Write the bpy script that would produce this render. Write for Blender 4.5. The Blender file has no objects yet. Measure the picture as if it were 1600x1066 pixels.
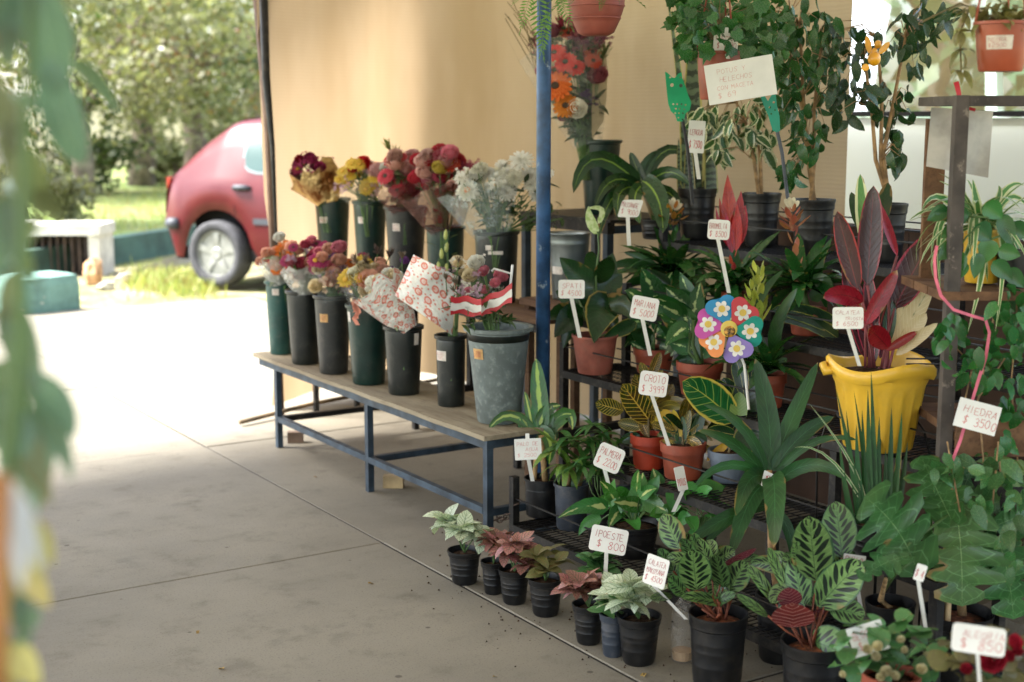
import bpy, math, random
from mathutils import Vector, Matrix, Euler
C = bpy.context.scene.collection
sc = bpy.context.scene
rnd = random.Random(7)
PI = math.pi

# ------------------------------------------------------------------ camera, sky, sun, exposure
FPX, CAM_H, YAW = 2200.0, 1.45, math.radians(32.6)
PITCH = math.atan(350/2200)
cam_data = bpy.data.cameras.new('camera')
cam = bpy.data.objects.new('camera', cam_data); C.objects.link(cam)
cam.location = (0, 0, CAM_H)
cam.rotation_euler = (PI/2 - PITCH, 0, -YAW)
cam_data.sensor_width = 36; cam_data.lens = 36*FPX/1600
cam_data.clip_start = 0.05; cam_data.clip_end = 400
cam_data.dof.use_dof = True; cam_data.dof.focus_distance = 4.15; cam_data.dof.aperture_fstop = 2.6
sc.camera = cam

SUN_DIR = Vector((-0.52, 0.30, 0.80)).normalized()          # towards the sun
world = bpy.data.worlds.new('World'); sc.world = world; world.use_nodes = True
wn = world.node_tree.nodes; wl = world.node_tree.links
bg = wn['Background']
sky = wn.new('ShaderNodeTexSky'); sky.sky_type = 'NISHITA'; sky.sun_disc = False
sky.sun_elevation = math.asin(SUN_DIR.z)
sky.sun_rotation = math.atan2(SUN_DIR.x, SUN_DIR.y)
sky.air_density = 1.0; sky.dust_density = 2.5; sky.ozone_density = 0.6
hz = wn.new('ShaderNodeHueSaturation'); hz.inputs['Saturation'].default_value = .72     # thin high haze
wl.new(sky.outputs[0], hz.inputs['Color']); wl.new(hz.outputs[0], bg.inputs[0]); bg.inputs[1].default_value = 0.15
sun_data = bpy.data.lights.new('sun', 'SUN'); sun = bpy.data.objects.new('sun', sun_data); C.objects.link(sun)
sun_data.energy = 3.9; sun_data.angle = math.radians(16); sun_data.color = (1, 0.98, 0.945)
sun.rotation_euler = SUN_DIR.to_track_quat('Z', 'Y').to_euler()
sc.view_settings.view_transform = 'Standard'; sc.view_settings.look = 'None'
sc.view_settings.exposure = 2.52; sc.view_settings.gamma = 1; sc.view_settings.use_curve_mapping = False
sc.render.engine = 'CYCLES'
sc.cycles.use_denoising = True
sc.cycles.max_bounces = 9; sc.cycles.transparent_max_bounces = 14; sc.cycles.caustics_reflective = False; sc.cycles.caustics_refractive = False
sc.cycles.sample_clamp_indirect = 6

# ------------------------------------------------------------------ photo measuring helpers
_F = Vector((math.sin(YAW)*math.cos(PITCH), math.cos(YAW)*math.cos(PITCH), -math.sin(PITCH)))
_R = Vector((math.cos(YAW), -math.sin(YAW), 0)); _U = _R.cross(_F)
EYE = Vector((0, 0, CAM_H))
def ray(x, y): return _F + _R*((x-800)/FPX) - _U*((y-533)/FPX)
def at(x, y, d): return EYE + ray(x, y)*d
def onz(x, y, z=0.0):
    r = ray(x, y); return EYE + r*((z-CAM_H)/r.z)
def onX(x, y, X):
    r = ray(x, y); return EYE + r*(X/r.x)
def depth(p): return (p-EYE).dot(_F)
def L(h):
    h = h.lstrip('#'); out = []
    for i in (0, 2, 4):
        c = int(h[i:i+2], 16)/255
        out.append(c/12.92 if c <= .04045 else ((c+.055)/1.055)**2.4)
    return (*out, 1)

# ------------------------------------------------------------------ object helpers
def tag(o, label=None, cat=None, group=None, kind=None):
    if label: o['label'] = label
    if cat: o['category'] = cat
    if group: o['group'] = group
    if kind: o['kind'] = kind
    return o
def thing(name, loc, label, cat, group=None):
    o = bpy.data.objects.new(name, None); C.objects.link(o)
    o.location = loc; o.empty_display_size = .05
    return tag(o, label, cat, group)
def link(name, me, parent=None, loc=(0, 0, 0), rot=None, scale=None, mat4=None):
    o = bpy.data.objects.new(name, me); C.objects.link(o)
    if parent is not None: o.parent = parent
    if mat4 is not None: o.matrix_basis = mat4
    else:
        o.location = loc
        if rot is not None: o.rotation_euler = rot
        if scale is not None: o.scale = (scale,)*3 if isinstance(scale, (int, float)) else scale
    return o
class MB:
    def __init__(s): s.v = []; s.f = []; s.m = []; s.uv = []; s.cur = 0
    def add(s, vs, fs, uvs=None):
        b = len(s.v); s.v += [tuple(v) for v in vs]
        for f in fs:
            s.f.append([b+i for i in f]); s.m.append(s.cur)
            s.uv.append([uvs[i] for i in f] if uvs else [(0, 0)]*len(f))
        return s
    def box(s, lo, hi, rot=None, piv=None):
        x0, y0, z0 = lo; x1, y1, z1 = hi
        vs = [Vector(p) for p in ((x0,y0,z0),(x1,y0,z0),(x1,y1,z0),(x0,y1,z0),(x0,y0,z1),(x1,y0,z1),(x1,y1,z1),(x0,y1,z1))]
        if rot is not None:
            c = Vector(piv) if piv is not None else sum(vs, Vector())/8
            vs = [c + rot @ (p-c) for p in vs]
        return s.add(vs, [(0,3,2,1),(4,5,6,7),(0,1,5,4),(1,2,6,5),(2,3,7,6),(3,0,4,7)])
    def tube(s, pts, r, n=6, cap=True):
        pts = [Vector(p) for p in pts]; k = len(pts)
        rs = r if isinstance(r, (list, tuple)) else [r]*k
        vs = []; prev = None
        for i, p in enumerate(pts):
            t = (pts[min(i+1, k-1)] - pts[max(i-1, 0)])
            if t.length < 1e-9: t = Vector((0, 0, 1))
            t.normalize()
            a = prev if prev is not None else (Vector((1, 0, 0)) if abs(t.x) < .8 else Vector((0, 1, 0)))
            a = (a - t*a.dot(t)); a = a.normalized() if a.length > 1e-6 else t.orthogonal().normalized()
            b = t.cross(a); prev = a
            for j in range(n):
                an = 2*PI*j/n; vs.append(p + (a*math.cos(an) + b*math.sin(an))*rs[i])
        fs = [(i*n+j, i*n+(j+1) % n, (i+1)*n+(j+1) % n, (i+1)*n+j) for i in range(k-1) for j in range(n)]
        if cap: fs += [tuple(range(n-1, -1, -1)), tuple(range((k-1)*n, k*n))]
        return s.add(vs, fs)
    def lathe(s, prof, n=24, c=(0, 0, 0)):
        c = Vector(c); k = len(prof); vs = []
        for r, z in prof:
            for j in range(n): vs.append(c + Vector((r*math.cos(2*PI*j/n), r*math.sin(2*PI*j/n), z)))
        fs = [(i*n+j, i*n+(j+1) % n, (i+1)*n+(j+1) % n, (i+1)*n+j) for i in range(k-1) for j in range(n)]
        uvs = [(j/n, i/max(1, k-1)) for i in range(k) for j in range(n)]
        if prof[0][0] > 1e-6: fs.append(tuple(range(n-1, -1, -1)))
        return s.add(vs, fs, uvs)
    def mesh(s, name, mats, smooth=False):
        me = bpy.data.meshes.new(name); me.from_pydata(s.v, [], s.f)
        for m in (mats if isinstance(mats, (list, tuple)) else [mats]): me.materials.append(m)
        if any(s.m): me.polygons.foreach_set('material_index', s.m)
        uvl = me.uv_layers.new(name='UVMap'); flat = []
        for u in s.uv:
            for a in u: flat += [a[0], a[1]]
        uvl.data.foreach_set('uv', flat)
        if smooth: me.polygons.foreach_set('use_smooth', [True]*len(me.polygons))
        me.update(); return me
    def build(s, name, mats, parent=None, smooth=False, world=False, auto=None):
        """link as one object; world=True: coordinates are world ones, made local to the parent"""
        if world and parent is not None:
            o = parent.location; s.v = [(x-o.x, y-o.y, z-o.z) for x, y, z in s.v]
        me = s.mesh(name, mats, smooth)
        if auto and smooth: me.set_sharp_from_angle(angle=math.radians(auto))
        return link(name, me, parent)

# ------------------------------------------------------------------ materials
class NT:
    def __init__(s, name):
        s.mat = bpy.data.materials.new(name); s.mat.use_nodes = True
        s.t = s.mat.node_tree; s.n = s.t.nodes; s.p = s.n['Principled BSDF']; s.out = s.n['Material Output']
    def node(s, k, **kw):
        n = s.n.new(k)
        for a, b in kw.items(): setattr(n, a, b)
        return n
    def put(s, sock, v):
        if isinstance(v, bpy.types.NodeSocket): s.t.links.new(v, sock)
        elif isinstance(v, (int, float)) and sock.type == 'RGBA': sock.default_value = (v, v, v, 1)
        else: sock.default_value = v
    def m(s, op, a, b=0.0, c=None, clamp=False):
        n = s.node('ShaderNodeMath', operation=op); n.use_clamp = clamp
        s.put(n.inputs[0], a); s.put(n.inputs[1], b)
        if c is not None: s.put(n.inputs[2], c)
        return n.outputs[0]
    def ss(s, x, lo, hi):                                   # smooth step
        n = s.node('ShaderNodeMapRange', interpolation_type='SMOOTHSTEP')
        s.put(n.inputs[0], x); s.put(n.inputs[1], lo); s.put(n.inputs[2], hi); return n.outputs[0]
    def mix(s, fac, a, b, mode='MIX'):
        n = s.node('ShaderNodeMix', data_type='RGBA', blend_type=mode)
        s.put(n.inputs[0], fac); s.put(n.inputs[6], a); s.put(n.inputs[7], b); return n.outputs[2]
    def tc(s, which='Object'): return s.node('ShaderNodeTexCoord').outputs[which]
    def noise(s, scale, detail=3, vec=None, rough=.55, which='Fac'):
        n = s.node('ShaderNodeTexNoise'); n.inputs['Scale'].default_value = scale; n.inputs['Detail'].default_value = detail
        n.inputs['Roughness'].default_value = rough
        s.put(n.inputs['Vector'], vec if vec is not None else s.tc()); return n.outputs[which]
    def vor(s, scale, vec=None, feat='F1', which='Distance', rnd_=1.0, flat=False):
        n = s.node('ShaderNodeTexVoronoi', feature=feat); n.inputs['Scale'].default_value = scale
        n.inputs['Randomness'].default_value = rnd_
        if flat: n.voronoi_dimensions = '2D'
        s.put(n.inputs['Vector'], vec if vec is not None else s.tc()); return n.outputs[which]
    def stretch(s, sx, sy, sz, which='Object'):
        n = s.node('ShaderNodeMapping'); s.put(n.inputs[0], s.tc(which)); n.inputs['Scale'].default_value = (sx, sy, sz); return n.outputs[0]
    def bump(s, h, strength=.3, dist=.01):
        n = s.node('ShaderNodeBump'); n.inputs['Strength'].default_value = strength; n.inputs['Distance'].default_value = dist
        s.put(n.inputs['Height'], h); s.put(s.p.inputs['Normal'], n.outputs[0])
    def set(s, col=None, rough=None, metal=None, spec=None, alpha=None, trans=None, coat=None):
        for k, v in (('Base Color', col), ('Roughness', rough), ('Metallic', metal), ('Specular IOR Level', spec), ('Alpha', alpha), ('Transmission Weight', trans), ('Coat Weight', coat)):
            if v is not None: s.put(s.p.inputs[k], v)
        return s
def plain(name, col, rough=.5, metal=0, spec=.5, var=.12, scale=9, bump=0, wear=None, coat=0, dust=0):
    """a painted / moulded surface with soft tonal variation, optional scuffs and optional dust"""
    if isinstance(col, str): col = L(col)
    t = NT(name); a = t.noise(scale, 4)
    dk = tuple(c*(1-var*2) for c in col[:3])+(1,); lt = tuple(min(1, c*(1+var)) for c in col[:3])+(1,)
    c = t.mix(t.ss(a, .3, .7), dk, lt)
    if wear:
        w = t.ss(t.noise(wear[2] if len(wear) > 2 else 30, 5, rough=.7), 1-wear[1]-.06, 1-wear[1]+.04)
        c = t.mix(w, c, L(wear[0]))
    if dust: c = t.mix(t.m('MULTIPLY', t.ss(t.noise(22, 6, rough=.75), .45, .8), dust), c, L('#8d8273'))
    t.set(c, t.m('ADD', rough-.08, t.m('MULTIPLY', t.noise(scale*2.3, 3), .16)), metal, spec, coat=coat)
    if bump: t.bump(t.noise(scale*8, 4), bump, .003)
    return t.mat

def leafmat(name, base, base2=None, mid=None, margin=None, veins=None, blotch=None, speck=None, patch=None, back=None, rough=.38, trans=.22, tipcol=None, band=None, spec=.45, var=.3):
    t = NT(name); uv = t.node('ShaderNodeSeparateXYZ'); t.put(uv.inputs[0], t.tc('UV'))
    u, v = uv.outputs[0], uv.outputs[1]
    s = t.m('ABSOLUTE', t.m('SUBTRACT', t.m('MULTIPLY', u, 2.0), 1.0))
    rand = t.node('ShaderNodeObjectInfo').outputs['Random']
    warm = lambda c: (c[0]*1.06, c[1], c[2]*.72, 1) if c[1] > c[0] and c[1] < .16 else c
    b1 = warm(L(base)); b2 = warm(L(base2)) if base2 else tuple(c*.55 for c in b1[:3])+(1,)
    col = t.mix(t.ss(t.noise(16, 4), .32, .68), b2, b1)
    # lateral veins: subtle tone always
    ph = t.m('FRACT', t.m('SUBTRACT', t.m('MULTIPLY', v, 11.0), t.m('MULTIPLY', s, 2.2)))
    fine = t.ss(t.m('ABSOLUTE', t.m('SUBTRACT', ph, .5)), .36, .5)
    col = t.mix(t.m('MULTIPLY', fine, .22), col, tuple(min(1, c*2.2+.01) for c in b1[:3])+(1,))
    n8 = t.noise(45, 3)
    if band:
        bw = t.m('FRACT', t.m('ADD', t.m('MULTIPLY', v, band[1]), t.m('MULTIPLY', n8, 1.1)))
        col = t.mix(t.ss(t.m('ABSOLUTE', t.m('SUBTRACT', bw, .5)), .18, .3), col, L(band[0]))
    if patch:      # cream patch along the midrib, ragged
        k = t.m('ADD', s, t.m('MULTIPLY', t.m('SUBTRACT', t.noise(patch[2], 4), .5), patch[3] if len(patch) > 3 else 1.3))
        col = t.mix(t.ss(k, patch[1]+.08, patch[1]-.08), col, L(patch[0]))
    if speck:
        k = t.vor(speck[1]); k2 = t.noise(speck[1]*.8, 2)
        col = t.mix(t.ss(t.m('ADD', k, t.m('MULTIPLY', k2, .35)), speck[2]+.08, speck[2]-.06), col, L(speck[0]))
    if veins:
        p2 = t.m('FRACT', t.m('SUBTRACT', t.m('MULTIPLY', v, veins[1]), t.m('MULTIPLY', s, veins[2])))
        col = t.mix(t.ss(t.m('ABSOLUTE', t.m('SUBTRACT', p2, .5)), .5-veins[3]-.05, .5-veins[3]+.05), col, L(veins[0]))
    if blotch:     # dark feather marks either side of the midrib, long and short in turn
        N, k = blotch[1], blotch[2]
        raw = t.m('SUBTRACT', t.m('MULTIPLY', v, N), t.m('MULTIPLY', s, k))
        side = t.m('MULTIPLY', t.m('GREATER_THAN', u, .5), .5); raw = t.m('ADD', raw, side)
        fr = t.m('ABSOLUTE', t.m('SUBTRACT', t.m('FRACT', raw), .5))
        par = t.m('FLOORED_MODULO', t.m('FLOOR', raw), 2.0)
        cen = t.m('ADD', .36, t.m('MULTIPLY', par, .1)); hl = t.m('ADD', .24, t.m('MULTIPLY', par, .2))
        e = t.m('DIVIDE', t.m('SUBTRACT', s, cen), hl); e = t.m('MULTIPLY', e, e)
        lim = t.m('MULTIPLY', t.m('SUBTRACT', 1.0, e), t.m('ADD', .3, t.m('MULTIPLY', par, .14)))
        msk = t.ss(t.m('SUBTRACT', lim, t.m('ADD', fr, t.m('MULTIPLY', t.m('SUBTRACT', n8, .5), .1))), -.04, .05)
        col = t.mix(msk, col, L(blotch[0]))
    if mid: col = t.mix(t.ss(t.m('ADD', s, t.m('MULTIPLY', v, mid[1]*.5)), mid[1], mid[1]*.4), col, L(mid[0]))
    if margin:
        k = t.m('ADD', s, t.m('MULTIPLY', t.m('SUBTRACT', t.noise(margin[2] if len(margin) > 2 else 30, 3), .5), .25))
        col = t.mix(t.ss(k, margin[1]-.05, margin[1]+.05), col, L(margin[0]))
    if tipcol: col = t.mix(t.ss(t.m('ADD', v, t.m('MULTIPLY', t.m('SUBTRACT', t.noise(20), .5), .2)), tipcol[1], tipcol[1]+.06), col, L(tipcol[0]))
    age = t.ss(t.m('ADD', t.noise(9, 3), t.m('MULTIPLY', s, .22)), .78, .84)            # browned and yellowed spots, mostly at the edges
    col = t.mix(t.m('MULTIPLY', age, .8), col, L('#8a6f3c')); col = t.mix(t.m('MULTIPLY', t.ss(t.noise(5, 2), .5, .75), .18), col, L('#93935a'))
    if back: col = t.mix(t.node('ShaderNodeNewGeometry').outputs['Backfacing'], col, L(back))
    hs = t.node('ShaderNodeHueSaturation'); t.put(hs.inputs['Color'], col)
    t.put(hs.inputs['Value'], t.m('ADD', 1-var, t.m('MULTIPLY', rand, 2*var)))
    t.put(hs.inputs['Hue'], t.m('ADD', .485, t.m('MULTIPLY', t.m('FRACT', t.m('MULTIPLY', rand, 7.3)), .03)))
    col = hs.outputs[0]
    t.set(col, t.m('ADD', rough-.12, t.m('MULTIPLY', t.noise(12, 4), .2)), spec=spec+.1)
    t.bump(t.m('ADD', t.m('MULTIPLY', fine, .6), t.m('MULTIPLY', n8, .4)), .25, .002)
    tr = t.node('ShaderNodeBsdfTranslucent'); t.put(tr.inputs[0], t.mix(.5, col, L('#b5c25a'), 'OVERLAY'))
    mx = t.node('ShaderNodeMixShader'); mx.inputs[0].default_value = trans
    t.t.links.new(t.p.outputs[0], mx.inputs[1]); t.t.links.new(tr.outputs[0], mx.inputs[2]); t.t.links.new(mx.outputs[0], t.out.inputs[0])
    return t.mat
def petalmat(name, c, c2=None, trans=.3):
    t = NT(name); n = t.noise(60, 3); b = L(c); d = L(c2) if c2 else tuple(x*.8 for x in b[:3])+(1,)
    rand = t.node('ShaderNodeObjectInfo').outputs['Random']
    hs = t.node('ShaderNodeHueSaturation'); t.put(hs.inputs['Color'], t.mix(t.ss(n, .35, .65), d, b))
    t.put(hs.inputs['Value'], t.m('ADD', .8, t.m('MULTIPLY', rand, .4)))
    t.set(hs.outputs[0], .6, spec=.25)
    tr = t.node('ShaderNodeBsdfTranslucent'); t.put(tr.inputs[0], hs.outputs[0])
    mx = t.node('ShaderNodeMixShader'); mx.inputs[0].default_value = trans
    t.t.links.new(t.p.outputs[0], mx.inputs[1]); t.t.links.new(tr.outputs[0], mx.inputs[2]); t.t.links.new(mx.outputs[0], t.out.inputs[0])
    return t.mat
def film(name, tint='#e8efe9', opac=.3, rough=.12, dots=None, bump=.5):
    """clear or tinted wrapping film with crinkles"""
    t = NT(name); c = L(tint); n = t.noise(22, 5, rough=.7)
    t.set(c, rough, spec=.7); t.bump(t.ss(n, .35, .65), bump, .01)
    tp = t.node('ShaderNodeBsdfTransparent'); mx = t.node('ShaderNodeMixShader')
    t.put(mx.inputs[0], t.m('ADD', opac*.6, t.m('MULTIPLY', t.ss(n, .5, .68), opac), clamp=True))
    t.t.links.new(tp.outputs[0], mx.inputs[1]); t.t.links.new(t.p.outputs[0], mx.inputs[2]); t.t.links.new(mx.outputs[0], t.out.inputs[0])
    return t.mat
# ------------------------------------------------------------------ setting: ground, slabs, lawn, kerb
def ground_mat():
    t = NT('dry_earth'); a = t.noise(1.3, 6); b = t.noise(14, 5)
    c = t.mix(t.ss(a, .4, .62), L('#8f8468'), L('#6f7446')); c = t.mix(t.m('MULTIPLY', t.ss(b, .5, .7), .5), c, L('#b5a88c'))
    t.set(c, .95, spec=.1); t.bump(b, .6, .03); return t.mat
def concrete_mat(name, c1, c2, c3, sc_=1.0):
    t = NT(name); P = t.node('ShaderNodeNewGeometry').outputs['Position']
    a = t.noise(.9*sc_, 5, P); b = t.noise(7*sc_, 6, P, .65); g = t.noise(160, 3, P)
    c = t.mix(t.ss(a, .35, .65), L(c1), L(c2)); c = t.mix(t.m('MULTIPLY', t.ss(b, .52, .75), .55), c, L(c3))
    mp = t.node('ShaderNodeMapping'); t.put(mp.inputs[0], P); mp.inputs['Rotation'].default_value = (0, 0, .35); mp.inputs['Scale'].default_value = (1.2, 9, 1)
    st = t.noise(2.2, 5, mp.outputs[0], .7)
    c = t.mix(t.m('MULTIPLY', t.ss(st, .48, .72), .22), c, L('#8b8474'))
    c = t.mix(t.m('MULTIPLY', t.ss(g, .55, .7), .4), c, L('#494239'))
    big = t.noise(.55*sc_, 7, P, .6); c = t.mix(t.m('MULTIPLY', t.ss(big, .5, .68), .42), c, L('#5a5347')); c = t.mix(t.m('MULTIPLY', t.ss(t.noise(2.1*sc_, 6, P, .7), .56, .66), .3), c, L('#4d463c'))
    sp = t.vor(5.5, P); sp2 = t.noise(3, 2, P)
    c = t.mix(t.m('MULTIPLY', t.ss(t.m('ADD', sp, t.m('MULTIPLY', sp2, .12)), .105, .085), .7), c, L('#3d352c'))
    t.set(c, t.m('ADD', .62, t.m('MULTIPLY', b, .3)), spec=.3); t.bump(t.m('ADD', t.m('MULTIPLY', g, .5), b), .22, .006); return t.mat
M_EARTH = ground_mat()
M_CONC = concrete_mat('worn_concrete', '#756f62', '#857e6f', '#615a4e')
g = MB(); g.add([(-90, -60, -.03), (120, -60, -.03), (120, 150, -.03), (-90, 150, -.03)], [(0, 1, 2, 3)])
tag(g.build('ground', M_EARTH), kind='structure')
g = MB(); g.add([(-4.25, -2.45, -.003), (4.37, -2.45, -.003), (4.37, 10.77, -.003), (-4.25, 10.77, -.003)], [(0, 1, 2, 3)])
tag(g.build('joint_filler', plain('dark_joint_dirt', '#2b251f', .95)), kind='structure')
pv = bpy.data.objects.new('pavement', None); C.objects.link(pv); tag(pv, kind='structure')
xs = [-4.2, -2.1, 0.05, 2.149, 4.35]; ys = [-2.4, -.7, .95, 2.6, 4.19, 5.885, 7.55, 9.2, 10.75]
for i in range(len(xs)-1):
    for j in range(len(ys)-1):
        b = MB(); e = .0045; h = rnd.uniform(-.0015, .0015)
        e2, e3 = [.0006 if abs(q-4.19) < .01 else e for q in (ys[j], ys[j+1])]
        x0, x1, y0, y1 = xs[i]+e, xs[i+1]-e, ys[j]+e2, ys[j+1]-e3
        k = .0025
        b.add([(x0, y0, -.028), (x1, y0, -.028), (x1, y1, -.028), (x0, y1, -.028), (x0, y0, h-k), (x1, y0, h-k), (x1, y1, h-k), (x0, y1, h-k),
               (x0+k, y0+k, h), (x1-k, y0+k, h), (x1-k, y1-k, h), (x0+k, y1-k, h)],
              [(0,1,5,4),(1,2,6,5),(2,3,7,6),(3,0,4,7),(4,5,9,8),(5,6,10,9),(6,7,11,10),(7,4,8,11),(8,9,10,11)])
        b.build('slab', M_CONC, pv)
# raised lawn behind its dark green kerb wall
M_GREENK = plain('weathered_green_paint', '#3f5a4d', .8, wear=('#8f8a80', .3, 5), var=.25, scale=3)
M_TURQ = plain('chipped_turquoise_paint', '#67897d', .8, wear=('#b9b3a3', .33, 9), var=.2, scale=5)
k1, k2 = onz(166, 412), onz(273, 393); kd = (k2-k1).normalized(); kn = Vector((-kd.y, kd.x, 0))
def klocal(a, b, z): p = k1 + kd*a + kn*b; return (p.x, p.y, z)
kb = MB()
for a in range(-12, 20, 2):
    vs = [klocal(a+.01, 0, -.03), klocal(a+1.99, 0, -.03), klocal(a+1.99, .2, -.03), klocal(a+.01, .2, -.03), klocal(a+.01, .015, .24), klocal(a+1.99, .015, .24), klocal(a+1.99, .2, .24), klocal(a+.01, .2, .24)]
    MB().add(vs, [(0,1,5,4),(1,2,6,5),(2,3,7,6),(3,0,4,7),(4,5,6,7)]).build('kerb', M_GREENK).__setitem__('kind', 'structure')
t = NT('sunny_lawn'); a = t.noise(.8, 5); b = t.noise(30, 5)
t.set(t.mix(t.m('MULTIPLY', t.ss(b, .4, .7), .6), t.mix(t.ss(a, .4, .62), L('#7f9058'), L('#8d8f5f')), L('#55683a')), .9, spec=.1); t.bump(b, 1, .05); M_LAWN = t.mat
lw = MB(); N = 24
vs = []; fs = []
for i in range(N+1):
    for j in range(N+1):
        p = Vector(klocal(-30+60*i/N, .2+30*j/N, 0)); vs.append((p.x, p.y, .22+.05*math.sin(i*1.7)*math.sin(j*1.3)*min(1, j)+.012*j))
for i in range(N):
    for j in range(N): fs.append((i*(N+1)+j, (i+1)*(N+1)+j, (i+1)*(N+1)+j+1, i*(N+1)+j+1))
tag(lw.add(vs, fs).build('lawn', M_LAWN, smooth=True), kind='structure')
M_GRASS = leafmat('grass_blades', '#8a9a52', '#a79f62', rough=.7, trans=.35)
def grass(n, fn, hmin, hmax, name='grass'):
    b = MB()
    for _ in range(n):
        p = fn(); h = rnd.uniform(hmin, hmax); an = rnd.uniform(0, 2*PI); w = h*.07
        dx, dy = math.cos(an), math.sin(an); lean = rnd.uniform(.1, .6)*h
        b.add([(p[0]-dy*w, p[1]+dx*w, p[2]), (p[0]+dy*w, p[1]-dx*w, p[2]), (p[0]+dx*lean, p[1]+dy*lean, p[2]+h)], [(0, 1, 2)])
    return tag(b.build(name, M_GRASS), kind='stuff')
grass(9000, lambda: klocal(rnd.uniform(-7, 9), .2+abs(rnd.gauss(0, 4)), .23), .05, .14)
def verge():
    a = rnd.betavariate(2, 1.6); p = onz(190+150*a+rnd.gauss(0, 8), 436+8*a+rnd.gauss(0, 8)); return (p.x, p.y, -.03)
grass(2600, verge, .04, .15)
# ------------------------------------------------------------------ concrete drain box with a grille, block, rubble
M_WHITEP = plain('chalky_white_paint', '#c9c6b8', .8, wear=('#9b9484', .25, 6), var=.12)
M_RUST = plain('dark_rusty_bar', '#4a3b30', .7, var=.3)
dr = thing('drain_box', onz(90, 428), 'white painted concrete drain box with a rusty barred opening beside the lawn', 'drain box')
o = dr.location; u = (onz(160, 424)-onz(20, 424)).normalized(); w = Vector((-u.y, u.x, 0))
def dl(a, b, z): p = u*a + w*b; return (p.x, p.y, z)
def dbox(mb, a0, a1, b0, b1, z0, z1):
    return mb.add([dl(a0,b0,z0),dl(a1,b0,z0),dl(a1,b1,z0),dl(a0,b1,z0),dl(a0,b0,z1),dl(a1,b0,z1),dl(a1,b1,z1),dl(a0,b1,z1)],[(0,3,2,1),(4,5,6,7),(0,1,5,4),(1,2,6,5),(2,3,7,6),(3,0,4,7)])
dbox(MB(), -.46, .42, -.02, .5, .36, .46).build('top_slab', M_WHITEP, dr)
for a in (-.42, .30): dbox(MB(), a, a+.1, 0, .48, -.05, .359).build('side_wall', M_WHITEP, dr)
dbox(MB(), -.319, .299, .38, .46, -.05, .358).build('rear_wall', M_RUST, dr)
for i in range(9):
    a = -.28+i*.068
    MB().tube([dl(a, .06, -.03), dl(a, .06, .365)], .011, 6).build('bar', M_RUST, dr)
bl = MB()
gL, gR = onz(28, 493), onz(126, 482); gu = (gR-gL).normalized(); gw = Vector((-gu.y, gu.x, 0)); W = (gR-gL).length
prof = [(0, 0), (W*.5, -.03), (W, 0), (W*1.06, .2), (W*1.02, .42), (W*.5, .44), (0, .4)]
vs = []
for z, s_ in ((-.03, 1.0), (.2, .99), (.262, .94)):
    for a, b in prof:
        p = gL + gu*(W*.5+(a-W*.5)*s_) + gw*(.2+(b-.2)*s_); vs.append((p.x, p.y, z))
k = len(prof); fs = [(r*k+i, r*k+(i+1) % k, (r+1)*k+(i+1) % k, (r+1)*k+i) for r in range(2) for i in range(k)]+[tuple(range(2*k, 3*k))]
tag(bl.add(vs, fs).build('concrete_block', M_TURQ), 'low turquoise painted concrete block with chipped paint at the pavement edge', 'concrete block')
def rock(px, py, wpx, hpx, col, label, seed, z=-.02, grp=None, cat='stone', name='broken_stone'):
    r2 = random.Random(seed); p = onz(px, py, z); d = depth(p); W = wpx*d/FPX/2; H = hpx*d/FPX
    b = MB(); n = 8; rings = [(.9, 0), (1.0, .4), (.75, .85), (.3, 1.0)]
    vs = []
    for rr, zz in rings:
        for j in range(n): 
            q = r2.uniform(.8, 1.15); vs.append((p.x+W*rr*q*math.cos(2*PI*j/n), p.y+W*.8*rr*q*math.sin(2*PI*j/n), z+H*zz*r2.uniform(.9, 1.1)))
    fs = [(i*n+j, i*n+(j+1) % n, (i+1)*n+(j+1) % n, (i+1)*n+j) for i in range(3) for j in range(n)]+[tuple(range(3*n, 4*n))]
    return tag(b.add(vs, fs).build(name, plain('stone_'+str(seed), col, .9, var=.2, scale=12, bump=.4)), label, cat, grp)
rock(146, 443, 36, 38, '#c79a70', 'orange brown broken brick leaning by the white drain box', 31, name='broken_brick', cat='brick')
rock(197, 440, 30, 14, '#b8ac98', 'small pale stone in the rubble between drain box and car', 32)
rock(166, 452, 30, 12, '#a8a290', 'flat grey stone beside the turquoise block', 33)
sl = MB(); p0 = onz(210, 432); p1 = onz(292, 408); q0 = p0+Vector((.5, .55, 0)); q1 = p1+Vector((.45, .5, 0))
tag(sl.add([(*p0.xy, -.02), (*p1.xy, -.02), (*q1.xy, -.02), (*q0.xy, -.02), (*p0.xy, .06), (*p1.xy, .05), (*q1.xy, .08), (*q0.xy, .09)], [(4,5,6,7),(0,1,5,4),(1,2,6,5),(2,3,7,6),(3,0,4,7)]).build('broken_slab', concrete_mat('pale_concrete', '#b3ada0', '#a49d8f', '#8d8677')), 'tilted broken concrete slab lying in front of the green kerb', 'concrete slab')
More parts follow.
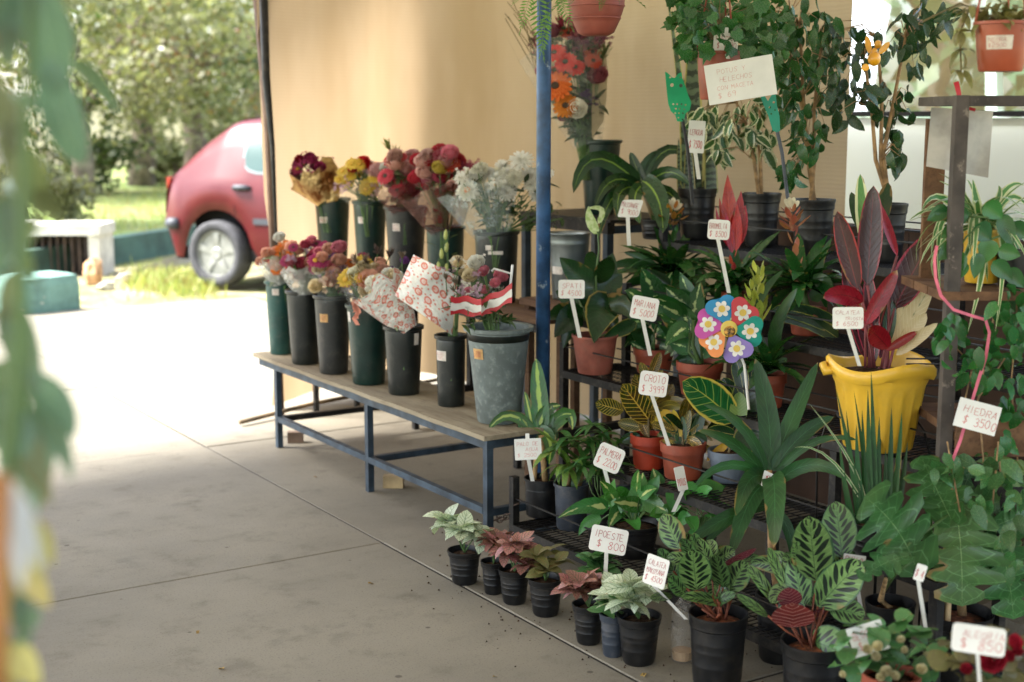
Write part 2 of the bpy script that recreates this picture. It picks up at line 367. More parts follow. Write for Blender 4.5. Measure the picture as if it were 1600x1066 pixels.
# ------------------------------------------------------------------ far things: pale garden wall, trees
M_PALEW = plain('pale_plaster', '#c9bda8', .9, var=.15, scale=1.5)
fwp = at(150, 250, 33); fu = Vector((.84, -.54, 0)); b = MB()
b.add([(*(fwp-fu*14).xy, -.1), (*(fwp+fu*9).xy, -.1), (*(fwp+fu*9+Vector((.2, .3, 0))).xy, -.1), (*(fwp-fu*14+Vector((.2, .3, 0))).xy, -.1),
       (*(fwp-fu*14).xy, 1.75), (*(fwp+fu*9).xy, 1.75), (*(fwp+fu*9+Vector((.2, .3, 0))).xy, 1.75), (*(fwp-fu*14+Vector((.2, .3, 0))).xy, 1.75)], [(4,5,6,7),(0,1,5,4),(1,2,6,5),(2,3,7,6),(3,0,4,7)])
tag(b.build('garden_wall', M_PALEW), 'pale plastered garden wall far behind the lawn trees', 'wall')
M_OLIVE = leafmat('olive_foliage', '#8a8a68', '#6c6d50', rough=.5, trans=.42, spec=.4, var=.2)
M_YELG = leafmat('yellow_green_foliage', '#9c9d78', '#7f8462', rough=.5, trans=.42, var=.2)
M_ORG = leafmat('turning_orange_foliage', '#a8774a', '#8f8a50', rough=.5, trans=.3)
M_DARKG = leafmat('deep_green_foliage', '#4d6338', '#38502c', rough=.45, trans=.3)
M_BARK = plain('grey_brown_bark', '#7d6f62', .9, var=.3, scale=6, bump=.6)
M_PALEBARK = plain('pale_bark', '#b5a898', .85, var=.25, scale=6, bump=.4)
def crown(mb, c, rad, clumps, per, leaf, seed, mats=1, fill=.55):
    r2 = random.Random(seed)
    for k in range(clumps):
        while True:
            q = Vector((r2.uniform(-1, 1), r2.uniform(-1, 1), r2.uniform(-1, 1)))
            if fill < q.length < 1: break
        cc = Vector(c) + Vector((q.x*rad[0], q.y*rad[1], q.z*rad[2])); cr = r2.uniform(.16, .34)*min(rad)
        mb.cur = 0 if mats == 1 else min(mats-1, int(r2.random()**1.6*mats))
        for i in range(per):
            p = cc + Vector((r2.gauss(0, cr), r2.gauss(0, cr), r2.gauss(0, cr*.6)))
            a = Vector((r2.gauss(0, 1), r2.gauss(0, 1), r2.gauss(-.3, .7))).normalized(); s_ = a.orthogonal().normalized()
            s_ = (Matrix.Rotation(r2.uniform(0, 2*PI), 3, a) @ s_); l = leaf*r2.uniform(.6, 1.3); w_ = l*.32
            mb.add([p, p+a*l*.5+s_*w_, p+a*l, p+a*l*.5-s_*w_], [(0, 1, 2, 3)], [(.5, 0), (1, .5), (.5, 1), (0, .5)])
def tree(px, py, d, trunk_r, h, rad, clumps, per, leaf, seed, label, mats, bark=None, name='tree', lean=(0, 0), zb=None, group=None, base=None):
    p = base if base is not None else at(px, py, d); p = Vector((p.x, p.y, .2 if zb is None else zb)); r2 = random.Random(seed+99)
    T = thing(name, p, label, 'tree', group)
    b = MB(); top = Vector((lean[0], lean[1], h))
    b.tube([(0, 0, -.1), top*.3+Vector((.08, 0, 0)), top*.65, top], [trunk_r*1.35, trunk_r, trunk_r*.85, trunk_r*.6], 9)
    for i in range(7):
        a = top*r2.uniform(.55, 1); q = a+Vector((r2.uniform(-1, 1)*rad[0]*.8, r2.uniform(-1, 1)*rad[1]*.8, r2.uniform(.1, .8)*rad[2]))
        b.tube([a, a.lerp(q, .5)+Vector((0, 0, .2)), q], [trunk_r*.45, trunk_r*.3, trunk_r*.1], 6)
    b.build('trunk', bark or M_BARK, T, smooth=True)
    m = MB(); crown(m, top+Vector((0, 0, rad[2]*.35)), rad, clumps, per, leaf, seed, len(mats)); m.build('crown', mats, T)
    return T
tree(300, 200, 24, .2, 2.3, (3.0, 3.0, 2.0), 66, 180, .13, 1, 'leafy olive green tree with a few orange leaves rising above the red car', [M_OLIVE, M_YELG, M_DARKG, M_OLIVE, M_YELG, M_ORG])
tree(120, 200, 21, .16, 1.9, (2.3, 2.3, 1.8), 40, 150, .12, 2, 'olive tree with loose light foliage, left of the red car above the lawn', [M_OLIVE, M_DARKG, M_YELG, M_OLIVE, M_ORG])
tree(222, 312, 25, .2, 3.0, (3.2, 2.6, 1.7), 64, 160, .13, 3, 'tree with a bare grey trunk standing on the lawn behind the car', [M_OLIVE, M_DARKG, M_YELG])
tree(20, 200, 15.5, .11, 3.0, (1.6, 1.6, 1.5), 50, 110, .13, 4, 'slim tree with a pale bent trunk at the lawn end by the drain box', [M_OLIVE, M_DARKG], M_PALEBARK, lean=(-.6, .2))
tree(400, 150, 30, .25, 3.2, (3.6, 3.2, 2.6), 90, 180, .15, 5, 'tall dark green tree behind the red car roof', [M_DARKG, M_OLIVE, M_YELG])
def shrub(px, py, d, rad, clumps, per, leaf, seed, label, mats, z=None, group=None):
    p = at(px, py, d); z = .2 if z is None else z; T = thing('shrub', (p.x, p.y, z), label, 'shrub', group); m = MB()
    crown(m, (0, 0, rad[2]*.9), rad, clumps, per, leaf, seed, len(mats), .2); m.build('foliage', mats, T)
    s_ = MB(); r2 = random.Random(seed)
    for i in range(6): s_.tube([(0, 0, -.05), (r2.uniform(-.4, .4)*rad[0], r2.uniform(-.4, .4)*rad[1], rad[2]*1.2)], [.03, .01], 5)
    s_.build('stem', M_BARK, T); return T
shrub(70, 285, 22, (1.5, 1.2, .65), 34, 110, .12, 11, 'brown green shrub in the shade under the olive tree', [M_OLIVE, M_DARKG, M_DARKG])
shrub(20, 320, 15.5, (.8, .7, .4), 22, 100, .1, 12, 'low shrub growing behind the white drain box', [M_OLIVE, M_YELG])
shrub(285, 262, 26, (.9, .9, .4), 18, 90, .13, 13, 'bright green shrub on the lawn beside the bare trunk', [M_YELG, M_OLIVE])
shrub(330, 262, 27, (1.4, 1.0, .8), 30, 90, .13, 14, 'pale shrub behind the tail of the red car', [M_OLIVE, M_YELG])
# trees added beyond the white van to stand in for reflections in its glass
M_MINT = petalmat('pale_mint_leaf', '#93b597', '#6f9878', .45)
RG = 'added trees standing in for reflections in the white van glass'
for i, (X, Y, h, rd, lf, lab) in enumerate([(9.5, 8.2, 2.3, 1.9, .26, 'broad leafed tree added behind the windscreen end of the white van for its glass reflection'), (9.0, 6.0, 2.4, 1.8, .3, 'large leafed tree added behind the middle of the white van for its glass reflection'), (10.5, 4.2, 2.4, 2.1, .28, 'bright green tree added at the rear of the white van for its glass reflection'), (13.5, 9.5, 3.4, 2.8, .3, 'taller tree added far behind the white van for its glass reflection')]):
    tree(0, 0, 0, .12, h, (rd, rd, rd*.8), 34, 22, lf, 20+i, lab, [M_MINT, M_DARKG, M_MINT], base=Vector((X, Y, 0)), zb=0, group=RG)
# ------------------------------------------------------------------ red hatchback
def car_paint(name, c):
    t = NT(name); t.set(t.mix(t.m('MULTIPLY', t.ss(t.noise(3, 5), .4, .75), .25), L(c), L('#74302f')), .4, 0, .3, coat=.12); return t.mat
M_RED = car_paint('faded_red_car_paint', '#4a0a12')
M_TYRE = plain('dusty_tyre', '#3d3d3f', .85, var=.2, bump=.3)
M_RIM = plain('silver_rim', '#85867f', .45, .3, var=.1)
M_DKPL = plain('dark_grey_plastic', '#34373d', .6)
t = NT('car_glass'); t.set(L('#2f4744'), .22, 0, .3); t.put(t.p.inputs['Emission Strength'], 0); M_CGL = t.mat
M_UNDER = plain('black_underside', '#0b0b0b', .9)
M_CHROME = plain('grey_seal', '#4a5859', .5)
M_LAMP = plain('red_lamp_lens', '#8a1018', .15, coat=1)
def vehicle(loc, heading, label, cat, name, stations, hw, mats, wheels, wr, n_arch=True):
    """stations: (x, z_belt, z_roof, widthscale, roof half width)"""
    T = thing(name, loc, label, cat); T.rotation_euler = (0, 0, heading)
    return T
cp = onz(338, 449); th = math.atan2(-.854, .52)
car = thing('parked_car', cp, 'red hatchback car parked at the pavement edge behind the stall cloth', 'car')
car.rotation_euler = (0, 0, th)
# local: +x forward, +y is the car's left; the side seen is the right one (y=0 plane at the wheel's outer face), body extends to +y
HALF = .82
def seg(x, tab):
    for i in range(len(tab)-1):
        if tab[i][0] <= x <= tab[i+1][0]:
            f = (x-tab[i][0])/(tab[i+1][0]-tab[i][0]); f = f*f*(3-2*f)*.15+f*.85
            return tab[i][1]+(tab[i+1][1]-tab[i][1])*f
    return tab[0][1] if x < tab[0][0] else tab[-1][1]
roof_t = [(-.64, .62), (-.6, .9), (-.53, .96), (-.2, 1.25), (.04, 1.405), (.14, 1.435), (.55, 1.46), (1.2, 1.46), (1.6, 1.40), (2.25, 1.0), (2.6, .95), (3.0, .84), (3.18, .6)]
belt_t = [(-.64, .6), (-.58, .86), (0, .95), (1.5, .9), (2.3, .86), (3.0, .75), (3.18, .55)]
hwid_t = [(-.64, .68), (-.45, .77), (0, .815), (1.2, .825), (2.5, .8), (3.0, .7), (3.18, .58)]
rw_t = [(-.64, .66), (-.3, .62), (.3, .54), (1.4, .55), (2.2, .62), (3.0, .62), (3.18, .55)]
stx = sorted(set([-.64, -.61, -.56, -.5, -.45, -.4] + [round(-.36+.04*i, 3) for i in range(19)] + [.45, .6, .8, 1.0, 1.2, 1.4, 1.6, 1.8, 1.95] + [round(2.08+.04*i, 3) for i in range(19)] + [2.88, 2.95, 3.02, 3.1, 3.15, 3.18]))
b = MB(); vs = []; RN = 10
for x in stx:
    zl = .24 if x > -.5 else .24+.25*max(0, (-.5-x)/.14)
    if x > 3.0: zl = .24+.15*(x-3)/.18
    for wx in (0, 2.44):
        if abs(x-wx) < .365: zl = max(zl, .30+math.sqrt(max(0, .365**2-(x-wx)**2)))
    zb = seg(x, belt_t); zr = max(seg(x, roof_t), zb+.01); hw = seg(x, hwid_t); rw = min(seg(x, rw_t), hw-.01)
    zl = min(zl, zb-.03)
    ring = [(hw-.03, zl), (hw+.005, zl+(zb-zl)*.25), (hw+.01, zl+(zb-zl)*.55), (hw-.005, zl+(zb-zl)*.8), (hw-.035, zb),
            (rw+(hw-.035-rw)*.55, zb+(zr-zb)*.5), (rw+.03, zb+(zr-zb)*.86), (rw-.04, zb+(zr-zb)*.975), (rw*.5, zr+.003), (0, zr+.008)]
    vs += [(x, HALF-y, z) for y, z in ring] + [(x, HALF+y, z) for y, z in reversed(ring[:-1])]
k = 2*RN-1
fs = [(i*k+j, (i+1)*k+j, (i+1)*k+j+1, i*k+j+1) for i in range(len(stx)-1) for j in range(k-1)]
fs += [tuple(range(k)), tuple(range(len(stx)*k-1, (len(stx)-1)*k-1, -1))]
body = b.add(vs, fs).build('body', M_RED, car, smooth=True, auto=50)
MB().box((-.5, .1, .22), (3.1, 1.54, .32)).box((-.36, .2, .3), (.36, 1.44, .68)).box((2.08, .2, .3), (2.8, 1.44, .68)).build('underbody', M_UNDER, car)
def side_y(x, z):
    zb = seg(x, belt_t); zr = seg(x, roof_t); hw = seg(x, hwid_t); rw = min(seg(x, rw_t), hw-.01); f = (z-zb)/max(.05, zr-zb)
    pts = [(0, hw-.035), (.5, rw+(hw-.035-rw)*.55), (.86, rw+.03), (1, rw-.04)]
    for (f0, y0), (f1, y1) in zip(pts, pts[1:]):
        if f <= f1: return HALF-(y0+(y1-y0)*(f-f0)/(f1-f0))
    return HALF-(rw-.04)
def window(pts, name, off, mat, parent, nz=4):
    # pts: lower edge then upper edge pairs along x
    b = MB(); vs = []
    for x, z0, z1 in pts:
        for i in range(nz+1):
            z = z0+(z1-z0)*i/nz; vs.append((x, side_y(x, z)-off, z))
    k = nz+1; fs = [(i*k+j, (i+1)*k+j, (i+1)*k+j+1, i*k+j+1) for i in range(len(pts)-1) for j in range(nz)]
    return b.add(vs, fs).build(name, mat, parent, smooth=True)
rim = [(.27, 1.13, 1.2), (.29, 1.05, 1.29), (.33, 1.02, 1.345), (.42, 1.0, 1.375), (.6, .995, 1.385), (.8, .99, 1.385)]
f = window([(x, a-.025, c+.025) for x, a, c in [(.245, 1.13, 1.2)]+rim], 'window', .006, M_CHROME, car); window(rim, 'pane', .011, M_CGL, f)
f = window([(.86, .96, 1.41), (1.2, .94, 1.41), (1.55, .92, 1.34), (1.95, .92, 1.09)], 'window', .006, M_CHROME, car)
window([(.88, .985, 1.385), (1.2, .965, 1.385), (1.53, .945, 1.31), (1.88, .945, 1.09)], 'pane', .011, M_CGL, f)
sm_ = MB()
for x_ in (.98, .23, 2.03):
    sm_.tube([(x_+(.1*max(0, .7-z_) if x_ > .9 else -.12*max(0, z_-.62) if x_ < .5 else 0), side_y(x_, max(z_, seg(x_, belt_t)))-.002 if z_ > seg(x_, belt_t)-.06 else HALF-(seg(x_, hwid_t)+(.008 if z_ < .75 else -.004)), z_) for z_ in (.36 if x_ > .9 else .62, .5 if x_ > .9 else .7, .7 if x_ > .9 else .78, .84, .9)], .0035, 4)
sm_.build('door_seam', M_UNDER, car)
bb = MB(); vs = []
for x in (-.53, -.3, -.05, .14):
    z = seg(x, roof_t)+.014; hw = min(seg(x, rw_t), .6)-.05; vs += [(x, HALF-hw, z-.012), (x, HALF, z), (x, HALF+hw, z-.012)]
bb.add(vs, [(i*3+j, (i+1)*3+j, (i+1)*3+j+1, i*3+j+1) for i in range(3) for j in range(2)]).build('rear_window', M_CGL, car, smooth=True)
MB().tube([(.2, .02, .855), (.24, -.018, .862), (.34, -.018, .862), (.38, .02, .855)], [.018, .026, .026, .018], 8).build('door_handle', M_DKPL, car, smooth=True)
MB().box((.42, -.018, .555), (1.2, .03, .605)).build('side_moulding', M_DKPL, car)
MB().box((1.26, -.018, .545), (1.98, .03, .595)).build('side_moulding', M_DKPL, car)
MB().tube([(-.42, .02, .535), (-.55, .09, .53), (-.655, .3, .53), (-.665, .82, .53), (-.655, 1.34, .53), (-.55, 1.55, .53)], .05, 8).build('bumper_strip', M_DKPL, car, smooth=True)
for y in (.16, 1.3): MB().box((-.63, y, .66), (-.5, y+.2, .93)).build('rear_lamp', M_LAMP, car)
tyre_p = [(.19, .02), (.205, .0), (.26, -.012), (.283, .008), (.287, .05), (.287, .14), (.275, .175), (.2, .18)]
tb = MB().lathe([(r, -z) for r, z in reversed(tyre_p)], 40); tyre_me = tb.mesh('tyre', M_TYRE, True)
rb = MB(); rb.lathe([(.0, -.02), (.045, -.018), (.06, -.03), (.06, -.045)], 20)
for i in range(5):
    a = 2*PI*i/5+.3; vs = []
    for r, w_, z in ((.03, .04, -.03), (.1, .026, -.022), (.16, .028, -.016), (.198, .046, -.022)):
        vs += [(r*math.cos(a)-w_*math.sin(a), r*math.sin(a)+w_*math.cos(a), z), (r*math.cos(a)+w_*math.sin(a), r*math.sin(a)-w_*math.cos(a), z)]
    rb.add(vs, [(0, 2, 3, 1), (2, 4, 5, 3), (4, 6, 7, 5)])
rb.lathe([(.185, -.03), (.19, -.012), (.208, -.012), (.208, -.06), (.19, -.13)], 36)
rim_me = rb.mesh('rim', M_RIM, True); rim_me.set_sharp_from_angle(angle=.6)
db = MB().lathe([(0, -.09), (.2, -.09)], 24); disc_me = db.mesh('brake_disc', M_UNDER)
for x in (0, 2.44):
    for y, rx in ((-.005, PI/2), (1.645, -PI/2)):
        w_ = link('wheel', tyre_me, car, (x, y, .287), (rx, 0, 0)); link('rim', rim_me, w_); link('brake_disc', disc_me, w_)
# ------------------------------------------------------------------ white van beyond the stall
M_VAN = car_paint('white_van_paint', '#d2d8d2'); M_VAN.node_tree.nodes['Principled BSDF'].inputs['Base Color'].default_value = L('#dde6df')
for l in list(M_VAN.node_tree.links):
    if l.to_socket.name == 'Base Color': M_VAN.node_tree.links.remove(l)
t = NT('tinted_van_glass'); t.set(L('#9db5ae'), .03, 0, .9)
tp = t.node('ShaderNodeBsdfTransparent'); tp.inputs[0].default_value = (.72, .84, .8, 1); gl = t.node('ShaderNodeBsdfGlossy'); gl.inputs['Roughness'].default_value = .03
mx = t.node('ShaderNodeMixShader'); lwt = t.node('ShaderNodeLayerWeight'); lwt.inputs[0].default_value = .55; t.put(mx.inputs[0], t.m('ADD', .12, t.m('MULTIPLY', lwt.outputs['Fresnel'], .5), clamp=True))
t.t.links.new(tp.outputs[0], mx.inputs[1]); t.t.links.new(gl.outputs[0], mx.inputs[2]); t.t.links.new(mx.outputs[0], t.out.inputs[0]); M_VGL = t.mat
VX = 5.35
van = thing('parked_van', (VX, 4.5, 0), 'white van with large side windows parked behind the stall', 'van')
b = MB()
prof = [(0.06, .3), (0, .42), (0, 1.36), (.015, 1.445)]
vs = []
ysv = [-2.1, -2.04, -1.8, 1.6, 1.95, 2.1]
for i, y in enumerate(ysv):
    ins = (.12, .03, 0, 0, .05, .2)[i]
    vs += [(x+ins, y, z) for x, z in prof] + [(1.75-x-ins, y, z) for x, z in reversed(prof)]
k = 8; fs = [(i*k+j, (i+1)*k+j, (i+1)*k+(j+1) % k, i*k+(j+1) % k) for i in range(5) for j in range(k)]
b.add(vs, fs+[tuple(range(k)), tuple(range(len(vs)-1, len(vs)-k-1, -1))]).build('body', M_VAN, van, smooth=True, auto=40)
b = MB()
b.add([(.1, -1.95, 2.15), (1.65, -1.95, 2.15), (1.65, 1.1, 2.15), (.1, 1.1, 2.15), (.2, -1.85, 2.25), (1.55, -1.85, 2.25), (1.55, 1.0, 2.25), (.2, 1.0, 2.25)], [(0,3,2,1),(4,5,6,7),(0,1,5,4),(1,2,6,5),(2,3,7,6),(3,0,4,7)]).build('roof', M_VAN, van)
for y0, y1, x0 in ((-2.0, -1.92, .03), (1.02, 1.1, .1)):
    for xx in (x0, 1.66-x0): MB().add([(xx, y0, 1.45), (xx+.06, y0, 1.45), (xx+.06, y1, 1.45), (xx, y1, 1.45), (xx+(.07 if xx < 1 else -.07), y0, 2.16), (xx+.06+(.07 if xx < 1 else -.07), y0, 2.16), (xx+.06+(.07 if xx < 1 else -.07), y1, 2.16), (xx+(.07 if xx < 1 else -.07), y1, 2.16)], [(0,1,5,4),(1,2,6,5),(2,3,7,6),(3,0,4,7)]).build('pillar', M_VAN, van)
MB().box((-.012, -1.95, 1.452), (.012, 1.9, 1.478)).build('window_seal', M_UNDER, van)
for y0, y1 in ((-1.9, 1.0),):
    MB().add([(.02, y0, 1.48), (.02, y1, 1.48), (.1, y1, 2.14), (.1, y0, 2.14)], [(0, 1, 2, 3)]).build('window', M_VGL, van)
MB().lathe([(0, -.06), (.06, -.05), (.1, 0), (.06, .05), (0, .06)], 14, (-.12, 1.05, 1.4)).build('side_mirror', M_DKPL, van, smooth=True)
tb = MB().lathe([(r*1.12, -z) for r, z in reversed(tyre_p)], 30); vty = tb.mesh('van_tyre', M_TYRE, True)
for y in (-1.35, 1.3):
    for x, rz in ((-.01, -PI/2), (1.76, PI/2)): w_ = link('wheel', vty, van, (x, y, .32), (0, rz, 0)); link('rim', rim_me, w_, scale=1.1)
# ------------------------------------------------------------------ the stall: roof tarp, cloth walls, poles
t = NT('tan_sackcloth'); wv = t.stretch(1.6, 1.6, .4); a = t.noise(1.5, 4, wv); f_ = t.noise(260, 2)
c = t.mix(t.ss(a, .35, .66), L('#a8906f'), L('#b49d7e'))
gx = t.node('ShaderNodeTexWave', wave_type='BANDS', bands_direction='Z'); gx.inputs['Scale'].default_value = 55; gx.inputs['Distortion'].default_value = 1.5; gx.inputs['Detail'].default_value = 2
c = t.mix(t.m('MULTIPLY', gx.outputs['Fac'], .07), c, L('#8a7052'))
c = t.mix(t.m('MULTIPLY', t.ss(t.noise(.8, 5), .55, .75), .25), c, L('#cdb998'))
t.set(c, .9, spec=.1); t.bump(t.m('ADD', gx.outputs['Fac'], t.m('MULTIPLY', a, 1.5)), .2, .003)
tr = t.node('ShaderNodeBsdfTranslucent'); t.put(tr.inputs[0], c); mx = t.node('ShaderNodeMixShader'); mx.inputs[0].default_value = .46
t.t.links.new(t.p.outputs[0], mx.inputs[1]); t.t.links.new(tr.outputs[0], mx.inputs[2]); t.t.links.new(mx.outputs[0], t.out.inputs[0]); M_CLOTH = t.mat
def cloth(P0, P1, zlo, zhi, nu, nv, fold, seed, name, label, lo_fn=None, sides=None):
    r2 = random.Random(seed); ph = [r2.uniform(0, 6) for _ in range(4)]; d = (P1-P0); n = Vector((-d.y, d.x, 0)).normalized(); vs = []
    for i in range(nu+1):
        u = i/nu
        for j in range(nv+1):
            v = j/nv; z0 = lo_fn(u) if lo_fn else zlo; z = z0+(zhi-z0)*v
            off = fold*(math.sin(u*13+ph[0]+v)+.6*math.sin(u*29+ph[1])*(1-v*.5)+.35*math.sin(u*61+ph[2]+2*v))*(.35+.65*(1-v))
            uu = u
            if sides: uu = u + sides(u, v)
            p = P0 + d*uu + n*off; vs.append((p.x, p.y, z))
    k = nv+1; fs = [(i*k+j, (i+1)*k+j, (i+1)*k+j+1, i*k+j+1) for i in range(nu) for j in range(nv)]
    return tag(MB().add(vs, fs).build(name, M_CLOTH, smooth=True), label, 'cloth')
XB = 3.9
cA = Vector((2.70, 6.42, 0)); cB = Vector((XB, 6.80, 0)); cC = Vector((XB, 3.78, 0))
def wall_at(u):
    """the cloth runs along the end of the stall, turns a wide soft corner and goes on along its back"""
    l1, l2 = .72, 2.45; rc = .5; P1 = cA+(cB-cA)*(l1/1.24); Q = Vector((XB, cB.y-.55, 0)); arc = .9; tot = l1+arc+l2; s_ = u*tot
    if s_ < l1: return cA+(P1-cA)*(s_/l1)
    if s_ < l1+arc:
        t_ = (s_-l1)/arc; return P1*(1-t_)**2+cB*2*t_*(1-t_)+Q*t_*t_
    return Q+(cC-Q)*((s_-l1-arc)/l2)
vs = []; NU, NV = 170, 26; r2 = random.Random(3); ph = [r2.uniform(0, 6) for _ in range(4)]
for i in range(NU+1):
    u = i/NU; p0 = wall_at(u); t_ = wall_at(min(1, u+.004))-wall_at(max(0, u-.004)); n_ = Vector((-t_.y, t_.x, 0)).normalized(); t_.normalize()
    for j in range(NV+1):
        v = j/NV; zl = .03+.06*max(0, math.sin(min(1, u*3.2)*PI)) if u < .32 else .02
        off = .012*(math.sin(u*21+ph[0]+v)+.6*math.sin(u*47+ph[1]+2*v)*(1-v*.5)+.3*math.sin(u*95+ph[2]))*(.3+.7*(1-v))
        e = max(0, 1-u*6)**2; sh = e*(.045*math.sin(min(1, v*2.6)*PI)-.05*v)
        p = p0+n_*off+t_*sh; vs.append((p.x, p.y, zl+(2.76-zl)*v))
k = NV+1
tag(MB().add(vs, [(i*k+j, (i+1)*k+j, (i+1)*k+j+1, i*k+j+1) for i in range(NU) for j in range(NV)]).build('cloth_wall', M_CLOTH, smooth=True), 'tan sackcloth hung round the end and back of the stall', 'cloth')
M_SHADE = plain('dark_brown_shade', '#4a3528', .85, var=.2, scale=4)  # dark board added where the cloth behind the rack is only in shade
bk_ = thing('shade_board', (3.8, 3.0, 0), 'dark brown board added for the shade behind the lower steps of the plant rack', 'board')
for k_ in range(3): MB().box((3.775, 1.5+.93*k_, .005), (3.787, 1.5+.93*(k_+1)-.006, 1.07)).build('panel', M_SHADE, bk_, world=True)
M_BLACKM = plain('black_metal', '#191817', .55, .3, wear=('#5a4a3c', .2, 18), dust=.25)
M_BROWNP = plain('brown_cloth_fold', '#6a5242', .7, var=.2)
lp = onz(441, 655); MB_ = MB().tube([at(398, -60, 6.72), at(420, 200, 6.72), at(439, 655, 6.9)], [.026, .024, .02], 8)  # slim post added in place of the cloth's darker folded edge
tag(MB_.build('post', M_BROWNP, smooth=True), 'folded brown free edge of the cloth wall, built as a slim leaning post', 'post')
bp = MB(); bp.tube([at(411, -40, 6.66), at(416, 120, 6.66), at(426, 230, 6.68), at(434, 420, 6.72)], [.022, .02, .012, .005], 7)
tag(bp.build('strap', M_BLACKM, smooth=True), 'black strap tied along the free edge of the cloth wall', 'strap')
r0, r1 = onz(375, 660, .02), onz(700, 590, .03)
tag(MB().tube([r0, r0.lerp(r1, .3)+Vector((0, 0, .015)), r1], .011, 7).build('rod', plain('weathered_wood', '#6e5a40', .8, var=.3), smooth=True), 'thin wooden rod lying along the hem of the cloth wall', 'rod')
t = NT('shade_tarp'); t.set(t.mix(t.ss(t.noise(2, 4), .4, .7), L('#a59d90'), L('#b4ac9f')), .9, spec=.1)
tr = t.node('ShaderNodeBsdfTranslucent'); tr.inputs[0].default_value = L('#b3ab9c'); mx = t.node('ShaderNodeMixShader'); mx.inputs[0].default_value = .15
t.t.links.new(t.p.outputs[0], mx.inputs[1]); t.t.links.new(tr.outputs[0], mx.inputs[2]); t.t.links.new(mx.outputs[0], t.out.inputs[0]); M_TARP = t.mat
vs = []; NX, NY = 20, 24
for i in range(NX+1):
    for j in range(NY+1):
        x = -3.6+8.3*i/NX; y = -3+9.95*j/NY; vs.append((x, y, 2.74+.05*math.sin(i*.9)*math.sin(j*.7)+.03*math.sin(i*2.1)+ (0.12 if j < NY else 0)*math.sin(PI*i/NX)))
tag(MB().add(vs, [(i*(NY+1)+j, (i+1)*(NY+1)+j, (i+1)*(NY+1)+j+1, i*(NY+1)+j+1) for i in range(NX) for j in range(NY)]).build('tarp_roof', M_TARP, smooth=True), 'tan shade tarp stretched as a roof over the stall', 'tarp')
M_BLUE = plain('chipped_blue_paint', '#2a4d74', .42, .1, wear=('#8f9aa0', .33, 18), var=.25, scale=14)
M_BLUED = plain('dull_blue_steel', '#34424e', .55, .2, wear=('#77695a', .2, 30), var=.25, scale=14)
b = MB(); pb = onX(848, 620, 2.72); b.tube([(pb.x, pb.y, 0), (pb.x, pb.y, 2.8)], .0255, 16)
pole = thing('blue_pole', (pb.x, pb.y, 0), 'round blue steel pole with flaking paint holding up the stall roof', 'pole')
b.build('shaft', M_BLUE, pole, smooth=True, world=True)
MB().box((pb.x-.06, pb.y-.06, .001), (pb.x+.06, pb.y+.06, .012)).build('base_plate', M_BLUED, pole, world=True)
# ------------------------------------------------------------------ bench, upper shelf, bricks
def plank_mat(name, c1, c2, edge):
    t = NT(name); a = t.noise(2.5, 5, t.stretch(6, 1, 6)); b_ = t.noise(40, 4, t.stretch(2, .3, 2))
    c = t.mix(t.ss(a, .35, .65), L(c1), L(c2)); c = t.mix(t.m('MULTIPLY', t.ss(b_, .5, .7), .4), c, L(edge)); t.set(c, .85, spec=.2); t.bump(b_, .4, .004); return t.mat
M_PLY = plank_mat('weathered_plywood', '#7f735f', '#938872', '#5f4f3f')
M_DKWOOD = plank_mat('dark_stained_board', '#5d4534', '#6f5641', '#3f2d22')
M_WIRE = plain('black_wire', '#1b1918', .5, .2)
bench = thing('flower_bench', (2.42, 4.82, 0), 'two step blue steel bench with weathered boards carrying the flower buckets', 'bench')
FX, BX = 2.421, 3.11; TZ = .385; SHZ = .69
def bw(lo, hi, name, m): return MB().box(lo, hi).build(name, m, bench, world=True)
top = MB(); NP = 12; TB = 2.70
for i in range(NP):                       # worn front edge
    y0 = 3.90+(5.90-3.90)*i/NP; y1 = 3.90+(5.90-3.90)*(i+1)/NP; e0 = .004*math.sin(i*2.3); e1 = .004*math.sin((i+1)*2.3)
    top.add([(2.385+e0, y0, TZ), (TB, y0, TZ), (TB, y1, TZ), (2.385+e1, y1, TZ), (2.385+e0, y0, TZ+.016), (TB, y0, TZ+.016), (TB, y1, TZ+.016), (2.385+e1, y1, TZ+.016)], [(0,3,2,1),(4,5,6,7),(3,0,4,7)]+([(0,1,5,4)] if i == 0 else [])+([(2,3,7,6)] if i == NP-1 else [])+[(1,2,6,5)])
top.build('lower_board', M_PLY, bench, world=True)
bw((2.86, 4.28, SHZ), (3.14, 6.36, SHZ+.016), 'upper_board', M_DKWOOD)
w = .0135
bw((FX-w, 3.92, TZ-.036), (FX+w, 5.88, TZ-.001), 'rail', M_BLUED); bw((2.66, 3.92, TZ-.036), (2.69, 5.88, TZ-.001), 'rail', M_BLUED)
bw((2.87, 4.3, SHZ-.034), (2.9, 6.34, SHZ-.001), 'rail', M_BLACKM); bw((BX-w, 4.3, SHZ-.034), (BX+w, 6.34, SHZ-.001), 'rail', M_BLACKM)
for y in (3.935, 4.82, 5.705):
    bw((FX-w+.001, y-w, 0), (FX+w-.001, y+w, TZ-.037), 'leg', M_BLUED)
    bw((BX-w+.001, y-w, 0), (BX+w-.001, y+w, SHZ-.035 if y > 4.3 else TZ+.1), 'leg', M_BLACKM)
    bw((FX+w, y-.014, TZ-.034), (2.659, y+.014, TZ-.004), 'cross_bar', M_BLUED)
    if y > 4.3: bw((2.872, y-.014, TZ-.03), (2.898, y+.014, SHZ-.035), 'upright', M_BLACKM)
    bw((2.691, y-.013, TZ-.032), (BX-w, y+.013, TZ-.006), 'cross_bar', M_BLACKM)
    bw((FX+w, y-.013, .115), (BX-w, y+.013, .14), 'cross_bar', M_BLUED if y < 5 else M_BLACKM)
